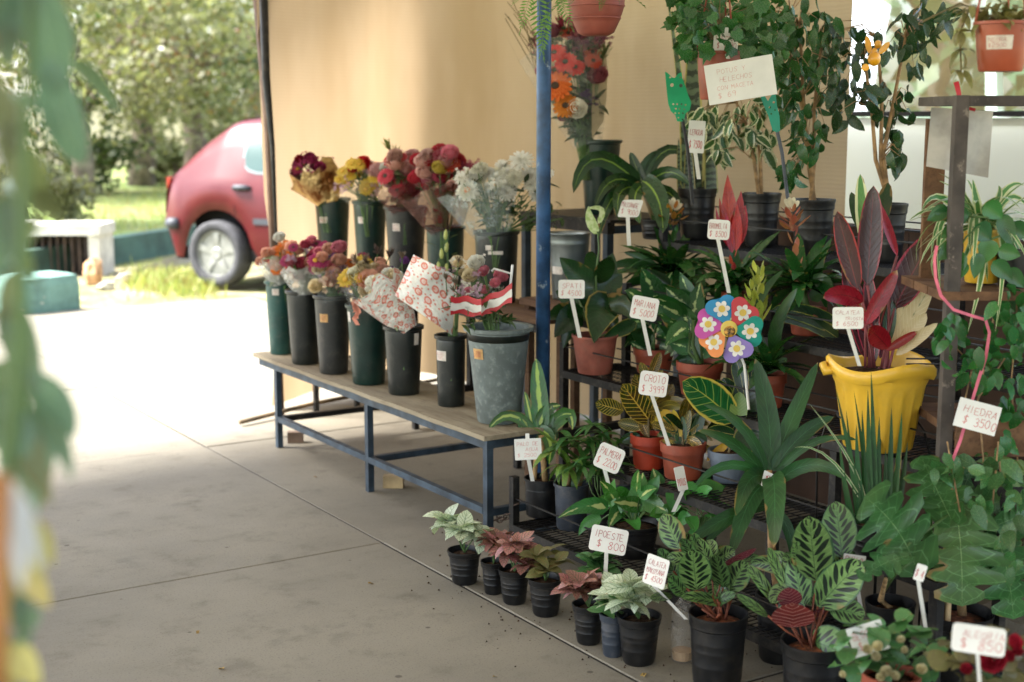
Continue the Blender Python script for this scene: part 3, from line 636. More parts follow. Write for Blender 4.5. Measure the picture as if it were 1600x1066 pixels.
bw((FX-.012, 3.953, .118), (FX+.012, 5.687, .142), 'stretcher', M_BLUED)
for x in (2.885, BX): bw((x-.012, 6.31, 0), (x+.012, 6.334, SHZ-.035), 'leg', M_BLACKM)
SHZ += .017
def brick_at(px, py, wpx, hpx, label, col, rz):
    p = onz(px, py+hpx/2-2); d = depth(p); W = wpx*d/FPX; H = hpx*d/FPX*.85
    b = MB().box((-W*.5, -W*.28, 0), (W*.5, W*.28, H)); o = b.build('brick', plain('brick_'+str(int(px)), col, .9, var=.2, bump=.4))
    o.location = p; o.rotation_euler = (0, 0, rz); tag(o, label, 'brick')
brick_at(462, 683, 24, 20, 'grey brown brick on the floor by the left bench leg', '#7d6755', -.5)
brick_at(615, 752, 31, 22, 'pale tan brick on the floor by the middle bench leg', '#b39b72', -.62)
# ------------------------------------------------------------------ buckets
M_BKG = plain('dark_green_plastic', '#0f2d27', .34, var=.15, dust=.1, wear=('#2c433d', .22, 14)); M_BKB = plain('black_green_plastic', '#171d1b', .36, var=.15, dust=.1, wear=('#2f3431', .22, 16))
M_BKC = plain('charcoal_plastic', '#252726', .4, var=.15, dust=.15, wear=('#3c3c39', .22, 15)); M_BKT = plain('teal_green_plastic', '#1b4a44', .42, var=.15, dust=.2)
t = NT('grey_green_plastic'); a = t.noise(6, 6, rough=.7); b_ = t.noise(50, 4)
t.set(t.mix(t.m('MULTIPLY', t.ss(b_, .5, .75), .6), t.mix(t.ss(a, .35, .65), L('#535b59'), L('#6a7471')), L('#8a948f')), .5); M_BKGR = t.mat
M_WATER = plain('dark_water', '#10130f', .08)
t = NT('galvanised_zinc'); v_ = t.vor(14); t.set(t.mix(t.ss(v_, .1, .7), L('#a2a8a8'), L('#7d8484')), .38, .85); M_ZINC = t.mat
M_STW = plain('white_sticker', '#cfc6bb', .6, var=.1, scale=40); M_STY = plain('yellowed_sticker', '#c79d62', .6, var=.2, scale=40)
M_INK = plain('red_ink', '#b0222a', .6, var=.2); M_INKP = plain('faded_red_ink', '#c4574f', .6)
STROKES = {  # handwriting strokes on a 4 x 6 grid
 'A':[(0,0,2,6,4,0),(1,2,3,2)],'B':[(0,0,0,6,3,6,3.6,4.5,3,3.2,0,3),(3,3.2,4,1.6,3,0,0,0)],'C':[(4,5,2.5,6,.5,5,0,3,.5,1,2.5,0,4,1)],'D':[(0,0,0,6,2.5,6,4,4,4,2,2.5,0,0,0)],
 'E':[(4,6,0,6,0,0,4,0),(0,3,3,3)],'F':[(4,6,0,6,0,0),(0,3,3,3)],'G':[(4,5,2.5,6,.5,5,0,3,.5,1,2.5,0,4,1,4,3,2.5,3)],'H':[(0,0,0,6),(4,0,4,6),(0,3,4,3)],'I':[(2,0,2,6)],'J':[(3,6,3,1,2,0,.6,.6)],
 'K':[(0,0,0,6),(4,6,0,2.6,4,0)],'L':[(0,6,0,0,3.6,0)],'M':[(0,0,0,6,2,3,4,6,4,0)],'N':[(0,0,0,6,4,0,4,6)],'O':[(2,6,.4,5,0,3,.4,1,2,0,3.6,1,4,3,3.6,5,2,6)],'P':[(0,0,0,6,3,6,4,4.6,3,3,0,3)],
 'Q':[(2,6,.4,5,0,3,.4,1,2,0,3.6,1,4,3,3.6,5,2,6),(2.6,1.6,4.2,-.4)],'R':[(0,0,0,6,3,6,4,4.6,3,3,0,3),(1.6,3,4,0)],'S':[(4,5.2,2.5,6,.6,5.4,.4,4,2,3.1,3.7,2,3.6,.7,2,0,0,.8)],'T':[(0,6,4,6),(2,6,2,0)],
 'U':[(0,6,0,1.4,1.4,0,2.6,0,4,1.4,4,6)],'V':[(0,6,2,0,4,6)],'X':[(0,0,4,6),(0,6,4,0)],'Y':[(0,6,2,3,4,6),(2,3,2,0)],'Z':[(0,6,4,6,0,0,4,0)],
 '0':[(2,6,.4,5,0,3,.4,1,2,0,3.6,1,4,3,3.6,5,2,6)],'1':[(.8,4.6,2,6,2,0)],'2':[(.2,4.6,1.2,6,3,6,3.8,4.6,3,3,0,0,4,0)],'3':[(.2,5.4,2,6,3.6,4.8,3,3.4,1.6,3.1,3.4,2.6,3.8,1.2,2.2,0,0,.7)],
 '4':[(3,0,3,6,0,2,4,2)],'5':[(3.8,6,.6,6,.4,3.5,2.4,3.8,3.8,2.4,3.2,.6,1.6,0,0,.6)],'6':[(3.4,5.8,1.4,5,.2,2.4,.6,.5,2.2,0,3.8,1,3.4,2.8,1.8,3.2,.4,2.2)],'7':[(0,6,4,6,1.6,0)],
 '8':[(2,3.2,.5,4.4,1,5.8,3,5.8,3.5,4.4,2,3.2,.2,1.7,1,0,3,0,3.8,1.7,2,3.2)],'9':[(3.8,4,2.2,3,.5,3.6,.4,5.2,2,6,3.6,5.2,3.8,4,3.2,0)],
 '$':[(3.8,5,2,5.6,.4,4.6,1,3.4,3,2.6,3.6,1.4,2,.4,.2,1),(2,6.4,2,-.4)],'.':[(1.8,0,2.2,.5)],' ':[]}
def lettering(lines, W, H, mat, parent, seed=1, th=.075, name='lettering', M4=None, pad=.1):
    """hand-lettered strokes as thin flat ribbons on the local XZ plane facing -Y"""
    r2 = random.Random(seed); mb = MB(); nl = len(lines); lh = H*(1-2*pad)/nl
    for li, (txt, size, dx) in enumerate(lines):
        ch = lh*.72*size/6; cw = min(ch, W*(1-2*pad)/max(1, len(txt))/5.4)
        x = -W/2+W*pad+dx*W; yb = H/2-H*pad-lh*(li+.86)
        for c in txt:
            ox, oy = r2.uniform(-.3, .3), r2.uniform(-.5, .5); sl_ = r2.uniform(-.05, .2)
            for st in STROKES.get(c, []):
                pts = [Vector((x+(st[i]+ox+st[i+1]*sl_)*cw, 0, yb+(st[i+1]+oy)*ch)) for i in range(0, len(st), 2)]
                w_ = max(th*ch*6*.5, .0006)
                for a, b_ in zip(pts, pts[1:]):
                    t_ = (b_-a); 
                    if t_.length < 1e-7: continue
                    t_.normalize(); s_ = Vector((-t_.z, 0, t_.x))*w_*.5; e = t_*w_*.3
                    mb.add([a-e-s_, b_+e-s_, b_+e+s_, a-e+s_], [(0, 1, 2, 3)])
            x += cw*5.4
    if not mb.f: return None
    me = mb.mesh(name, mat); return link(name, me, parent, (0, -.0016, 0) if M4 is None else (0, 0, 0), mat4=M4)
def sticker_on(T, r_fn, ang, z, wd, ht, mat, lines, seed):
    """curved paper sticker on a round wall; ang measured from -camera direction"""
    mb = MB(); vs = []; n = 6
    for i in range(n+1):
        a = ang + (i/n-.5)*wd/r_fn(z)
        for dz in (-ht/2, ht/2):
            r = r_fn(z+dz)+.0022; vs.append((r*math.cos(a), r*math.sin(a), z+dz))
    s_ = mb.add(vs, [(i*2, i*2+2, i*2+3, i*2+1) for i in range(n)], [(i/n, j) for i in range(n+1) for j in (0, 1)]).build('price_sticker', mat, T)
    if lines:
        r = r_fn(z)+.0045; c = Vector((r*math.cos(ang), r*math.sin(ang), z))
        M4 = Matrix.Translation(c) @ Matrix.Rotation(ang+PI/2, 4, 'Z') @ Matrix.Rotation(math.atan2(r_fn(z)-r_fn(z-.05), -.05)*0, 4, 'X')
        lettering(lines, wd, ht, M_INK, s_, seed, M4=M4, th=.09)
bucket_cache = {}
def bucket(P, rt, rb, h, mat, label, name='flower_bucket', stick=None, rim=.006, band=None, group='buckets of cut flowers', seed=1, tilt=0):
    T = thing(name, P, label, 'bucket', group)
    key = (round(rt, 3), round(rb, 3), round(h, 3), mat.name)
    if key not in bucket_cache:
        prof = [(0, .004), (rb*.96, 0), (rb, .006)] + [(rb+(rt-rb)*f, h*f) for f in (.25, .5, .75, .9)] + [(rt-.002, h-.018), (rt+rim, h-.014), (rt+rim+.001, h-.002), (rt+rim*.5, h), (rt-.004, h-.003), (rt-.007, h*.8), (rb+(rt-rb)*.5-.005, h*.5)]
        me = MB().lathe(prof, 32).mesh('bucket_wall', mat, True); me.set_sharp_from_angle(angle=.7); bucket_cache[key] = me
    link('wall', bucket_cache[key], T)
    rw_ = rb+(rt-rb)*.78-.006
    MB().lathe([(0, h*.78), (rw_, h*.78)], 20).build('water', M_WATER, T)
    if band: MB().lathe([(rb+(rt-rb)*f+.0012, h*f) for f in (.86, .93)], 32).build('band', M_BKB, T, smooth=True)
    cang = math.atan2(-P[1], -P[0])
    for st in (stick or []):
        ang, zf, w_, h_, m_, ln = st
        sticker_on(T, lambda z: rb+(rt-rb)*z/h, cang+ang, h*zf, w_, h_, m_, ln, seed)
    return T
def bkt(pxl, pxr, ytop, ybot, plane, mat, label, ratio=.72, **kw):
    """bucket from its photo extents; stands on the horizontal plane z"""
    cx = (pxl+pxr)/2; p0 = onz(cx, ybot, plane); d = depth(p0); rt = (pxr-pxl)/2*d/FPX
    p = onz(cx, ybot-2, plane) + Vector((p0.x, p0.y, 0)).normalized()*rt*ratio
    h = (ybot-ytop)*d/FPX*1.0; p.z = plane+.001
    return bucket(p, rt-.006, rt*ratio, h, mat, label, **kw), d
BT = TZ+.017
S1 = lambda s: [(s, 1, 0)]
F = []
F.append(bkt(416, 462, 441, 557, BT, M_BKT, 'teal green flower bucket at the far left end of the bench', stick=[(-.3, .86, .03, .028, M_STW, [('S', 1, .2)])]))
F.append(bkt(448, 507, 456, 573, BT, M_BKB, 'black green bucket, second from the far left end of the bench', stick=None))
F.append(bkt(491, 553, 463, 588, BT, M_BKC, 'charcoal bucket with a yellowed sticker on the bench', stick=[(-.55, .72, .036, .034, M_STY, [('85', 1, .1)])]))
F.append(bkt(541, 612, 478, 605, BT, M_BKG, 'dark green bucket with peach ribbon hanging over its rim, on the bench', stick=[(-1.1, .85, .02, .04, M_STW, None)]))
F.append(bkt(599, 664, 512, 621, BT, M_BKB, 'black green bucket below the dotted paper cone on the bench', ratio=.76, stick=[(.75, .82, .022, .045, M_STW, None)]))
F.append(bkt(679, 731, 526, 639, BT, M_BKB, 'slim dark bucket with white price sticker beside the big grey green tub', ratio=.82, stick=[(-.75, .72, .045, .036, M_STW, [('ROSAS', 1, 0), ('500', 1, .1)])]))
F.append(bkt(726, 832, 514, 667, BT, M_BKGR, 'big grey green tub with dark band and orange sticker at the bench end', ratio=.64, name='flower_tub', rim=.011, band=True, stick=[(-.75, .74, .042, .036, M_STY, [('3800', 1, 0)])]))
Bk = []
SB = SHZ+.001
Bk.append(bkt(492, 551, 312, 424, SB, M_BKG, 'dark green bucket with white sticker under the gold foil bouquet', stick=[(-.6, .7, .045, .03, M_STW, [('VARA', 1, 0)])]))
Bk.append(bkt(551, 608, 316, 435, SB, M_BKG, 'dark green bucket with round sticker under the yellow flowers', stick=[(-.6, .75, .03, .03, M_STW, [('8', 1, .25)])]))
Bk.append(bkt(600, 670, 325, 447, SB, M_BKC, 'charcoal bucket with white and red sticker under the pink bouquet', stick=[(-.5, .74, .036, .034, M_STW, [('MIX', 1, 0), ('900', 1, 0)])]))
Bk.append(bkt(664, 729, 356, 459, SB, M_BKG, 'dark green bucket under the dark red cellophane bouquet', ratio=.8))
Bk.append(bkt(739, 813, 364, 477, SB, M_BKB, 'black bucket with torn white label under the white daisies', ratio=.82, stick=[(-.35, .78, .03, .02, M_STW, None), (-.05, .71, .06, .014, M_STW, None), (-.6, .68, .012, .008, M_STW, None)]))
# blue stand with the high bucket, zinc pail
stand = thing('flower_stand', (3.6, 4.75, 0), 'tall blue black steel stand holding the high bouquet bucket', 'stand')
SZ = 1.03; q0 = onz(868, 336, SZ); q1 = onz(1000, 340, SZ)
sx0, sx1 = 3.42, 3.8
for x in (sx0, sx1): MB().box((x-.018, 4.60, SZ-.05), (x+.018, 5.25, SZ-.002)).build('rail', M_BLACKM, stand, world=True)
for y in (4.62, 5.23):
    MB().box((sx0+.02, y-.014, SZ-.05), (sx1-.02, y+.014, SZ-.02)).build('cross_bar', M_BLUED, stand, world=True)
    for x in (sx0, sx1): MB().box((x-.016, y-.016, 0), (x+.016, y+.016, SZ-.051)).build('leg', M_BLUED, stand, world=True)
MB().box((sx0-.02, 4.58, SZ-.0015), (sx1+.02, 5.26, SZ+.008)).build('shelf_board', M_BLACKM, stand, world=True)
hp = at(926, 338, 6.0); hp.z = SZ+.009
highb = bucket((3.58, 4.9, SZ+.009), .088, .062, .315, M_BKG, 'dark green bucket raised on the blue stand right of the pole', stick=[(-.75, .78, .03, .035, M_STW, [('6', 1, .2)])], seed=4)
zp = onX(889, 455, 3.12); zst = onX(889, 456, 3.12)
pail = thing('zinc_pail', (zp.x, zp.y, zp.z-.03), 'shiny galvanised zinc pail right behind the blue pole', 'bucket')
rz_ = 33*depth(zp)/FPX; hz_ = 92*depth(zp)/FPX+.03
me = MB().lathe([(0, 0), (rz_*.78, 0), (rz_*.8, .01), (rz_*.86, hz_*.4), (rz_*.885, hz_*.42), (rz_*.87, hz_*.45), (rz_*.95, hz_*.82), (rz_*.975, hz_*.84), (rz_*.96, hz_*.87), (rz_*.99, hz_-.006), (rz_*1.02, hz_-.003), (rz_*1.0, hz_), (rz_*.97, hz_-.01), (rz_*.8, hz_*.3)], 32).mesh('wall', M_ZINC, True)
link('wall', me, pail)
sticker_on(pail, lambda z: rz_*(.78+.2*z/hz_), math.atan2(-zp.y, -zp.x)-.7, hz_*.45, .05, .03, M_STW, None, 1)
tb_ = thing('pail_stool', (zp.x, zp.y, 0), 'dark wooden stool under the zinc pail behind the rack', 'stool')
MB().box((zp.x-.14, zp.y-.14, zp.z-.056), (zp.x+.14, zp.y+.14, zp.z-.031)).build('seat', M_DKWOOD, tb_, world=True)
for sx in (-1, 1):
    for sy in (-1, 1): MB().box((zp.x+sx*.11-.014, zp.y+sy*.11-.014, 0), (zp.x+sx*.11+.014, zp.y+sy*.11+.014, zp.z-.057)).build('leg', M_DKWOOD, tb_, world=True)
# ------------------------------------------------------------------ flowers
PET = {}
def pm(c):
    if c not in PET: PET[c] = petalmat('petal_'+c.strip('#'), c)
    return PET[c]
M_FCEN = plain('yellow_flower_centre', '#c79a2e', .8, var=.3, scale=80); M_FCEND = plain('dark_flower_centre', '#3a2a18', .8, var=.3, scale=80)
M_STEM = plain('green_stem', '#4d6a34', .6, var=.2); M_STEMB = plain('brown_stem', '#7a6a45', .7, var=.25)
fl_cache = {}
def flower(kind, col, cen=None):
    key = (kind, col, cen)
    if key in fl_cache: return fl_cache[key]
    r2 = random.Random(hash(kind) % 97 + len(fl_cache)); mb = MB()
    def petal(a, r0, r1, w_, z0, z1, zm):
        ca, sa = math.cos(a), math.sin(a); P = lambda r, s_, z: (r*ca-s_*sa, r*sa+s_*ca, z); rm = (r0+r1)/2
        mb.add([P(r0, -w_*.35, z0), P(r0, w_*.35, z0), P(rm, w_, zm), P(r1*.92, w_*.7, z1*.95), P(r1, 0, z1), P(r1*.92, -w_*.7, z1*.95), P(rm, -w_, zm), P(rm, 0, zm-.04)], [(0, 1, 7), (1, 2, 7), (2, 3, 4, 7), (4, 5, 6, 7), (6, 0, 7)])
    if kind == 'gerbera':
        for ring, (n, r1, z) in enumerate([(17, 1, .06), (15, .78, .16), (12, .5, .2)]):
            for i in range(n): petal(2*PI*i/n+ring*.2, .16, r1*r2.uniform(.93, 1.05), .15 if ring < 2 else .1, 0.02+ring*.05, z+r2.uniform(-.05, .05), z+.05)
        mb.cur = 1; mb.lathe([(.26, .1), (.22, .22), (0, .24)], 10)
        mats = [pm(col), cen or M_FCEND]
    elif kind == 'daisy':
        for i in range(13): petal(2*PI*i/13, .2, r2.uniform(.9, 1.05), .18, .02, r2.uniform(-.1, .1), .1)
        mb.cur = 1; mb.lathe([(.3, .06), (.25, .18), (0, .22)], 10); mats = [pm(col), cen or M_FCEN]
    elif kind == 'mum':
        for ring, (n, r1, z1) in enumerate([(16, 1, .0), (15, .9, .22), (13, .72, .42), (9, .5, .55), (6, .28, .6)]):
            for i in range(n): petal(2*PI*i/n+ring*.3+r2.uniform(-.1, .1), .05, r1*r2.uniform(.9, 1.08), .1, ring*.08, z1, z1*.6+.12)
        mats = [pm(col), M_FCEN]
    elif kind == 'rose':
        for ring, (n, r1, z1) in enumerate([(5, .95, .25), (5, .78, .5), (5, .55, .66), (4, .34, .74), (3, .18, .78)]):
            for i in range(n): 
                a = 2*PI*i/n+ring*.7; ca, sa = math.cos(a), math.sin(a); P = lambda r, s_, z: (r*ca-s_*sa, r*sa+s_*ca, z); w_ = r1*.85
                e = r2.uniform(-.06, .06)
                mb.add([P(.06, 0, -.2), P(r1*.75, -w_*.7, z1*.2), P(r1*.85, 0, z1*.05), P(r1*.75, w_*.7, z1*.2), P(r1*.8, -w_*.75, z1+e), P(r1*1.05, 0, z1+.06+e), P(r1*.8, w_*.75, z1+e)], [(0, 2, 1), (0, 3, 2), (1, 2, 5, 4), (2, 3, 6, 5)])
        mats = [pm(col)]
    elif kind == 'spray':
        for i in range(16):
            q = Vector((r2.gauss(0, .5), r2.gauss(0, .5), r2.gauss(0, .35))); q = q*(1/max(1, q.length)); s_ = .3; a0 = r2.uniform(0, 6)
            for k in range(5):
                a = a0+2*PI*k/5
                mb.add([q, q+Vector((math.cos(a-.5)*s_*.6, math.sin(a-.5)*s_*.6, .1)), q+Vector((math.cos(a)*s_, math.sin(a)*s_, .06)), q+Vector((math.cos(a+.5)*s_*.6, math.sin(a+.5)*s_*.6, .1))], [(0, 1, 2, 3)])
        mats = [pm(col)]
    elif kind == 'tuft':                     # feathery upright spray
        for i in range(26):
            a = r2.uniform(0, 2*PI); h = r2.uniform(.5, 1.4); e = r2.uniform(.1, .7); p = Vector((math.cos(a)*e, math.sin(a)*e, h)); s_ = Vector((-math.sin(a), math.cos(a), 0))*.09
            mb.add([(0, 0, -.4), p*.6-s_, p, p*.6+s_], [(0, 1, 2, 3)])
        mats = [pm(col)]
    me = mb.mesh(kind+'_head', mats, kind == 'rose'); fl_cache[key] = me; return me
def leaf_unit(name, mat, ns=5, w=.32, droop=.25, fold=.12, ab=(.6, .9)):
    """a leaf 1 m long along +Y, bending down, shared by many objects"""
    a, b_ = ab; mx = (a/(a+b_))**a*(b_/(a+b_))**b_; mb = MB(); vs = []; uv = []
    y = z = 0; ang = 0
    for i in range(ns+1):
        t_ = i/ns; wd = w*.5*(max(.03, (t_**a*(1-t_)**b_)/mx) if 0 < t_ < 1 else (.06 if t_ == 0 else .0))
        if i: ang -= droop*1.6/ns; y += math.cos(ang)/ns; z += math.sin(ang)/ns
        vs += [(-wd, y, z+fold*wd), (0, y, z), (wd, y, z+fold*wd)]; uv += [(0, t_), (.5, t_), (1, t_)]
    fs = [(i*3+j, i*3+j+1, i*3+j+4, i*3+j+3) for i in range(ns) for j in range(2)]
    mb.add(vs, fs, uv); return mb.mesh(name, mat, True)
M_LGEN = leafmat('bouquet_leaf', '#34502a', '#223a1e', rough=.5)
M_LGREY = leafmat('grey_green_filler_leaf', '#6f7a5a', '#4e5a40', rough=.6)
BQ_LEAF = [leaf_unit('filler_leaf', M_LGEN, 4, .3, d_) for d_ in (.2, .8)]
BQ_LEAFG = [leaf_unit('grey_leaf', M_LGREY, 4, .35, d_) for d_ in (.2, .8)]
M_CELLO = film('clear_cellophane', '#dfeae6', .11); M_CELLOR = film('red_brown_cellophane', '#5a2723', .7, .2)
M_SILV = film('silver_film', '#d7d9d2', .6, .15); M_CELLOS = film('smoky_cellophane', '#c9d8d6', .3)
t = NT('gold_foil'); t.set(t.mix(t.ss(t.noise(12, 4), .35, .65), L('#7a4a22'), L('#e0c58a')), .28, .75); t.bump(t.noise(25, 4), .9, .02); M_GOLD = t.mat
t = NT('dotted_paper'); uvm = t.node('ShaderNodeMapping'); t.put(uvm.inputs[0], t.tc('UV')); uvm.inputs['Scale'].default_value = (1, 1, 1)
v1 = t.vor(6.4, uvm.outputs[0], rnd_=.7, flat=True); v2 = t.vor(15, uvm.outputs[0], rnd_=.8, flat=True); n_ = t.noise(60, 2, uvm.outputs[0])
c = t.mix(t.ss(v2, .2, .16), L('#d9d8d0'), L('#d08a78'))
ringm = t.m('MULTIPLY', t.ss(v1, .31, .27), t.m('ADD', .35, t.m('MULTIPLY', t.ss(t.m('ABSOLUTE', t.m('SUBTRACT', v1, .12)), .03, .06), .65)))
c = t.mix(ringm, c, L('#cd7562')); c = t.mix(t.ss(v1, .07, .05), c, L('#d9b0a0'))
t.set(c, .35, spec=.5, coat=.4); t.bump(t.noise(9, 4, uvm.outputs[0]), .5, .03); M_DOTS = t.mat
M_REDP = plain('red_wrap', '#b01a26', .45, coat=.3); M_WHITEW = plain('white_wrap', '#d6d4cc', .45, coat=.3)
M_PEACH = plain('peach_ribbon', '#d98b72', .5); M_WRIB = plain('white_ribbon', '#d3d3cf', .5)
def wrapper(P, axis, h, r0, r1, mat, T, seed, a0=0, a1=2*PI, jag=.2, name='wrapper', nz=5, n=20):
    """flared sheet round a bunch: from the tie point P along axis"""
    r2 = random.Random(seed); ax = axis.normalized(); e1 = ax.orthogonal().normalized(); e2 = ax.cross(e1); vs = []; uv = []
    js = [r2.uniform(-jag, jag) for _ in range(n+1)]; wob = [r2.uniform(.88, 1.12) for _ in range(n+1)]
    if a1-a0 > 6.2: js[n] = js[0]; wob[n] = wob[0]
    for i in range(n+1):
        a = a0+(a1-a0)*i/n
        for k in range(nz+1):
            v = k/nz; r = (r0+(r1-r0)*v**.8)*(1+(wob[i]-1)*v*1.6); hh = h*v*(1+js[i]*v)
            vs.append(P-T.location+ax*hh+(e1*math.cos(a)+e2*math.sin(a))*r); uv.append((i/n*1.6, v))
    q = nz+1; return MB().add(vs, [(i*q+k, (i+1)*q+k, (i+1)*q+k+1, i*q+k+1) for i in range(n) for k in range(nz)], uv).build(name, mat, T, smooth=True)
def bouquet(bk, base, label, ell, n, palette, seed, lv=16, greys=False, hs=(9, 15), extra=(), wrap=None, name='flower_bouquet', stems=True, group='bouquets in the buckets'):
    """base (px,py) at the bucket mouth; ell (cx,cy,rx,ry) where the heads are; sizes in photo px"""
    B, d = bk; r2 = random.Random(seed); c = at(base[0], base[1], d); T = thing(name, c, label, 'bouquet', group); ppm = d/FPX
    heads = list(extra)
    for _ in range(n):
        while True:
            x, y = r2.uniform(-1, 1), r2.uniform(-1, 1)
            if x*x+y*y < 1: break
        k, col = palette[r2.randrange(len(palette))]; heads.append((ell[0]+x*ell[2], ell[1]+y*ell[3], k, col, r2.uniform(*hs), r2.uniform(-.09, .05)))
    sm = MB(); lf = BQ_LEAFG if greys else BQ_LEAF
    down = c + Vector((0, 0, -.16))
    for hx, hy, k, col, s_, dd in heads:
        p = at(hx, hy, d+dd); dirv = (p-c)
        if dirv.length < .01: dirv = Vector((0, 0, .1))
        face = (dirv.normalized()*.8 + (EYE-p).normalized()*1.25 + Vector((r2.uniform(-.4, .4), r2.uniform(-.4, .4), .35))).normalized()
        M4 = Matrix.Translation(p-T.location) @ face.to_track_quat('Z', 'Y').to_matrix().to_4x4() @ Matrix.Rotation(r2.uniform(0, 6), 4, 'Z') @ Matrix.Diagonal((s_*ppm,)*3+(1,))
        cen = None
        if isinstance(col, tuple): col, cen = col
        link({'rose': 'rose', 'mum': 'chrysanthemum', 'gerbera': 'gerbera', 'daisy': 'daisy', 'spray': 'flower_spray', 'tuft': 'feathery_spray'}[k], flower(k, col, cen), T, mat4=M4)
        sm.tube([down-T.location+Vector((r2.uniform(-.02, .02), r2.uniform(-.02, .02), 0)), (c-T.location)*.5+(p-T.location)*.4, p-T.location-face*s_*ppm*.15], .0022, 4, cap=False)
    if stems: sm.build('stem', M_STEM, T)
    for i in range(lv):
        f = r2.uniform(.15, .95); h = heads[r2.randrange(len(heads))]; p = c.lerp(at(h[0]+r2.uniform(-8, 8), h[1]+r2.uniform(-4, 10), d+r2.uniform(-.06, .08)), f)
        q = Euler((r2.uniform(-.3, 1.2), r2.uniform(-.6, .6), r2.uniform(0, 6.28))); link('leaf', lf[i % 2], T, p-T.location, q, r2.uniform(18, 34)*ppm)
    for w_ in (wrap or []):
        tip = at(w_['to'][0], w_['to'][1], d+w_.get('dd', 0)); fr = at(w_['from'][0], w_['from'][1], d); ax = tip-fr
        wrapper(fr, ax, ax.length, w_['r'][0]*ppm, w_['r'][1]*ppm, w_['mat'], T, seed+5, *w_.get('arc', (0, 2*PI)), jag=w_.get('jag', .2), name=w_.get('name', 'wrapper'))
    return T
PK, MG, WH, CR, PE, YE, OR, RD, PU, LI = '#cf7f8b', '#98325a', '#e2e0d4', '#dccda8', '#dfae96', '#d3b448', '#d4762f', '#c4242c', '#5a2a6a', '#b79aa8'
DKR = '#7a1828'
bouquet(F[0], (440, 440), 'bouquet of small orange flowers in the first bucket of the bench', (436, 408, 29, 26), 22, [('gerbera', OR), ('spray', OR), ('daisy', OR), ('rose', PE)], 1, 26, True, (8, 12), [(437, 372, 'rose', WH, 11, 0), (448, 392, 'rose', YE, 8, 0)], [dict(mat=M_SILV, **{'from': (440, 446)}, to=(428, 408), r=(14, 26))])
bouquet(F[1], (478, 455), 'mixed pink purple and magenta bouquet in silvery film on the bench', (484, 405, 38, 28), 32, [('rose', PK), ('gerbera', MG), ('daisy', PU), ('rose', PE), ('spray', LI), ('rose', '#b0485a'), ('spray', '#d0a8a8')], 2, 34, True, (9, 13), [(487, 376, 'rose', PK, 9, 0), (494, 382, 'gerbera', MG, 11, 0)], [dict(mat=M_SILV, **{'from': (478, 462)}, to=(474, 415), r=(16, 34))])
bouquet(F[2], (522, 465), 'peach white and orange bouquet in the charcoal bucket', (522, 422, 42, 36), 36, [('rose', PE), ('rose', CR), ('gerbera', OR), ('rose', PK), ('spray', LI), ('tuft', LI), ('daisy', MG), ('spray', '#d8c0a8')], 3, 34, True, (9, 14), [(500, 420, 'rose', CR, 13, -.05), (515, 440, 'rose', PE, 12, -.06), (515, 390, 'rose', PE, 12, 0), (568, 402, 'gerbera', MG, 11, 0)], [dict(mat=M_CELLO, **{'from': (522, 472)}, to=(518, 425), r=(18, 36))])
b4 = bouquet(F[3], (575, 480), 'bouquet of cream and peach roses with a peach ribbon', (578, 430, 40, 26), 22, [('rose', CR), ('rose', PE), ('daisy', YE), ('tuft', '#7a6a5a')], 4, 16, False, (11, 15), [(557, 432, 'rose', '#d9d6bd', 17, -.05), (577, 440, 'rose', PE, 20, -.08), (563, 418, 'daisy', YE, 10, 0), (611, 446, 'rose', '#ccd0b4', 12, 0), (608, 400, 'tuft', '#6a5a52', 14, 0), (590, 395, 'tuft', '#6a5a52', 14, 0), (632, 408, 'rose', '#8a5a9a', 8, 0), (615, 422, 'spray', PU, 10, 0)], [dict(mat=M_CELLO, **{'from': (575, 490)}, to=(570, 440), r=(20, 38))])
rb_ = MB(); ppm = F[3][1]/FPX
for k, (dx, yb) in enumerate(((0, 512), (9, 500), (-5, 492))):
    pts = [at(556+dx*.3+3*math.sin(y*.35+k), y, F[3][1]-.07) for y in range(468, yb, 5)]
    vs = []
    for p in pts: vs += [p-_R*3.2*ppm, p+_R*3.2*ppm]
    rb_.add(vs, [(i*2, i*2+1, i*2+3, i*2+2) for i in range(len(pts)-1)])
rb_.build('ribbon', M_PEACH, b4, world=True)
bouquet(F[4], (632, 512), 'white flowers wrapped in a cone of red dotted paper', (602, 448, 32, 20), 16, [('rose', WH), ('rose', CR), ('spray', WH)], 5, 12, True, (9, 13), [(628, 402, 'tuft', '#7a6b5a', 12, .05)], [dict(mat=M_DOTS, **{'from': (640, 516)}, to=(590, 448), r=(14, 46), jag=.12)])
# big folded sheet of dotted paper
b6 = bouquet(F[5], (703, 526), 'bouquet behind a big folded sheet of white paper with red dots', (715, 430, 26, 28), 20, [('spray', LI), ('rose', CR), ('tuft', '#8a7f6a'), ('spray', WH)], 6, 12, False, (9, 12))
d6 = F[5][1]; vs = []; uv = []
cor = [(646, 398), (716, 432), (706, 524), (617, 462)]
for i in range(9):
    for j in range(9):
        u, v = i/8, j/8
        x = (cor[0][0]*(1-u)+cor[1][0]*u)*(1-v)+(cor[3][0]*(1-u)+cor[2][0]*u)*v; y = (cor[0][1]*(1-u)+cor[1][1]*u)*(1-v)+(cor[3][1]*(1-u)+cor[2][1]*u)*v
        vs.append(at(x, y, d6-.09+.05*(u-.45)**2*4+.012*math.sin(u*9+v*5))); uv.append((u*.62+.2, v*.62+.1))
MB().add(vs, [(i*9+j, (i+1)*9+j, (i+1)*9+j+1, i*9+j+1) for i in range(8) for j in range(8)], uv).build('paper_sheet', M_DOTS, b6, smooth=True, world=True)
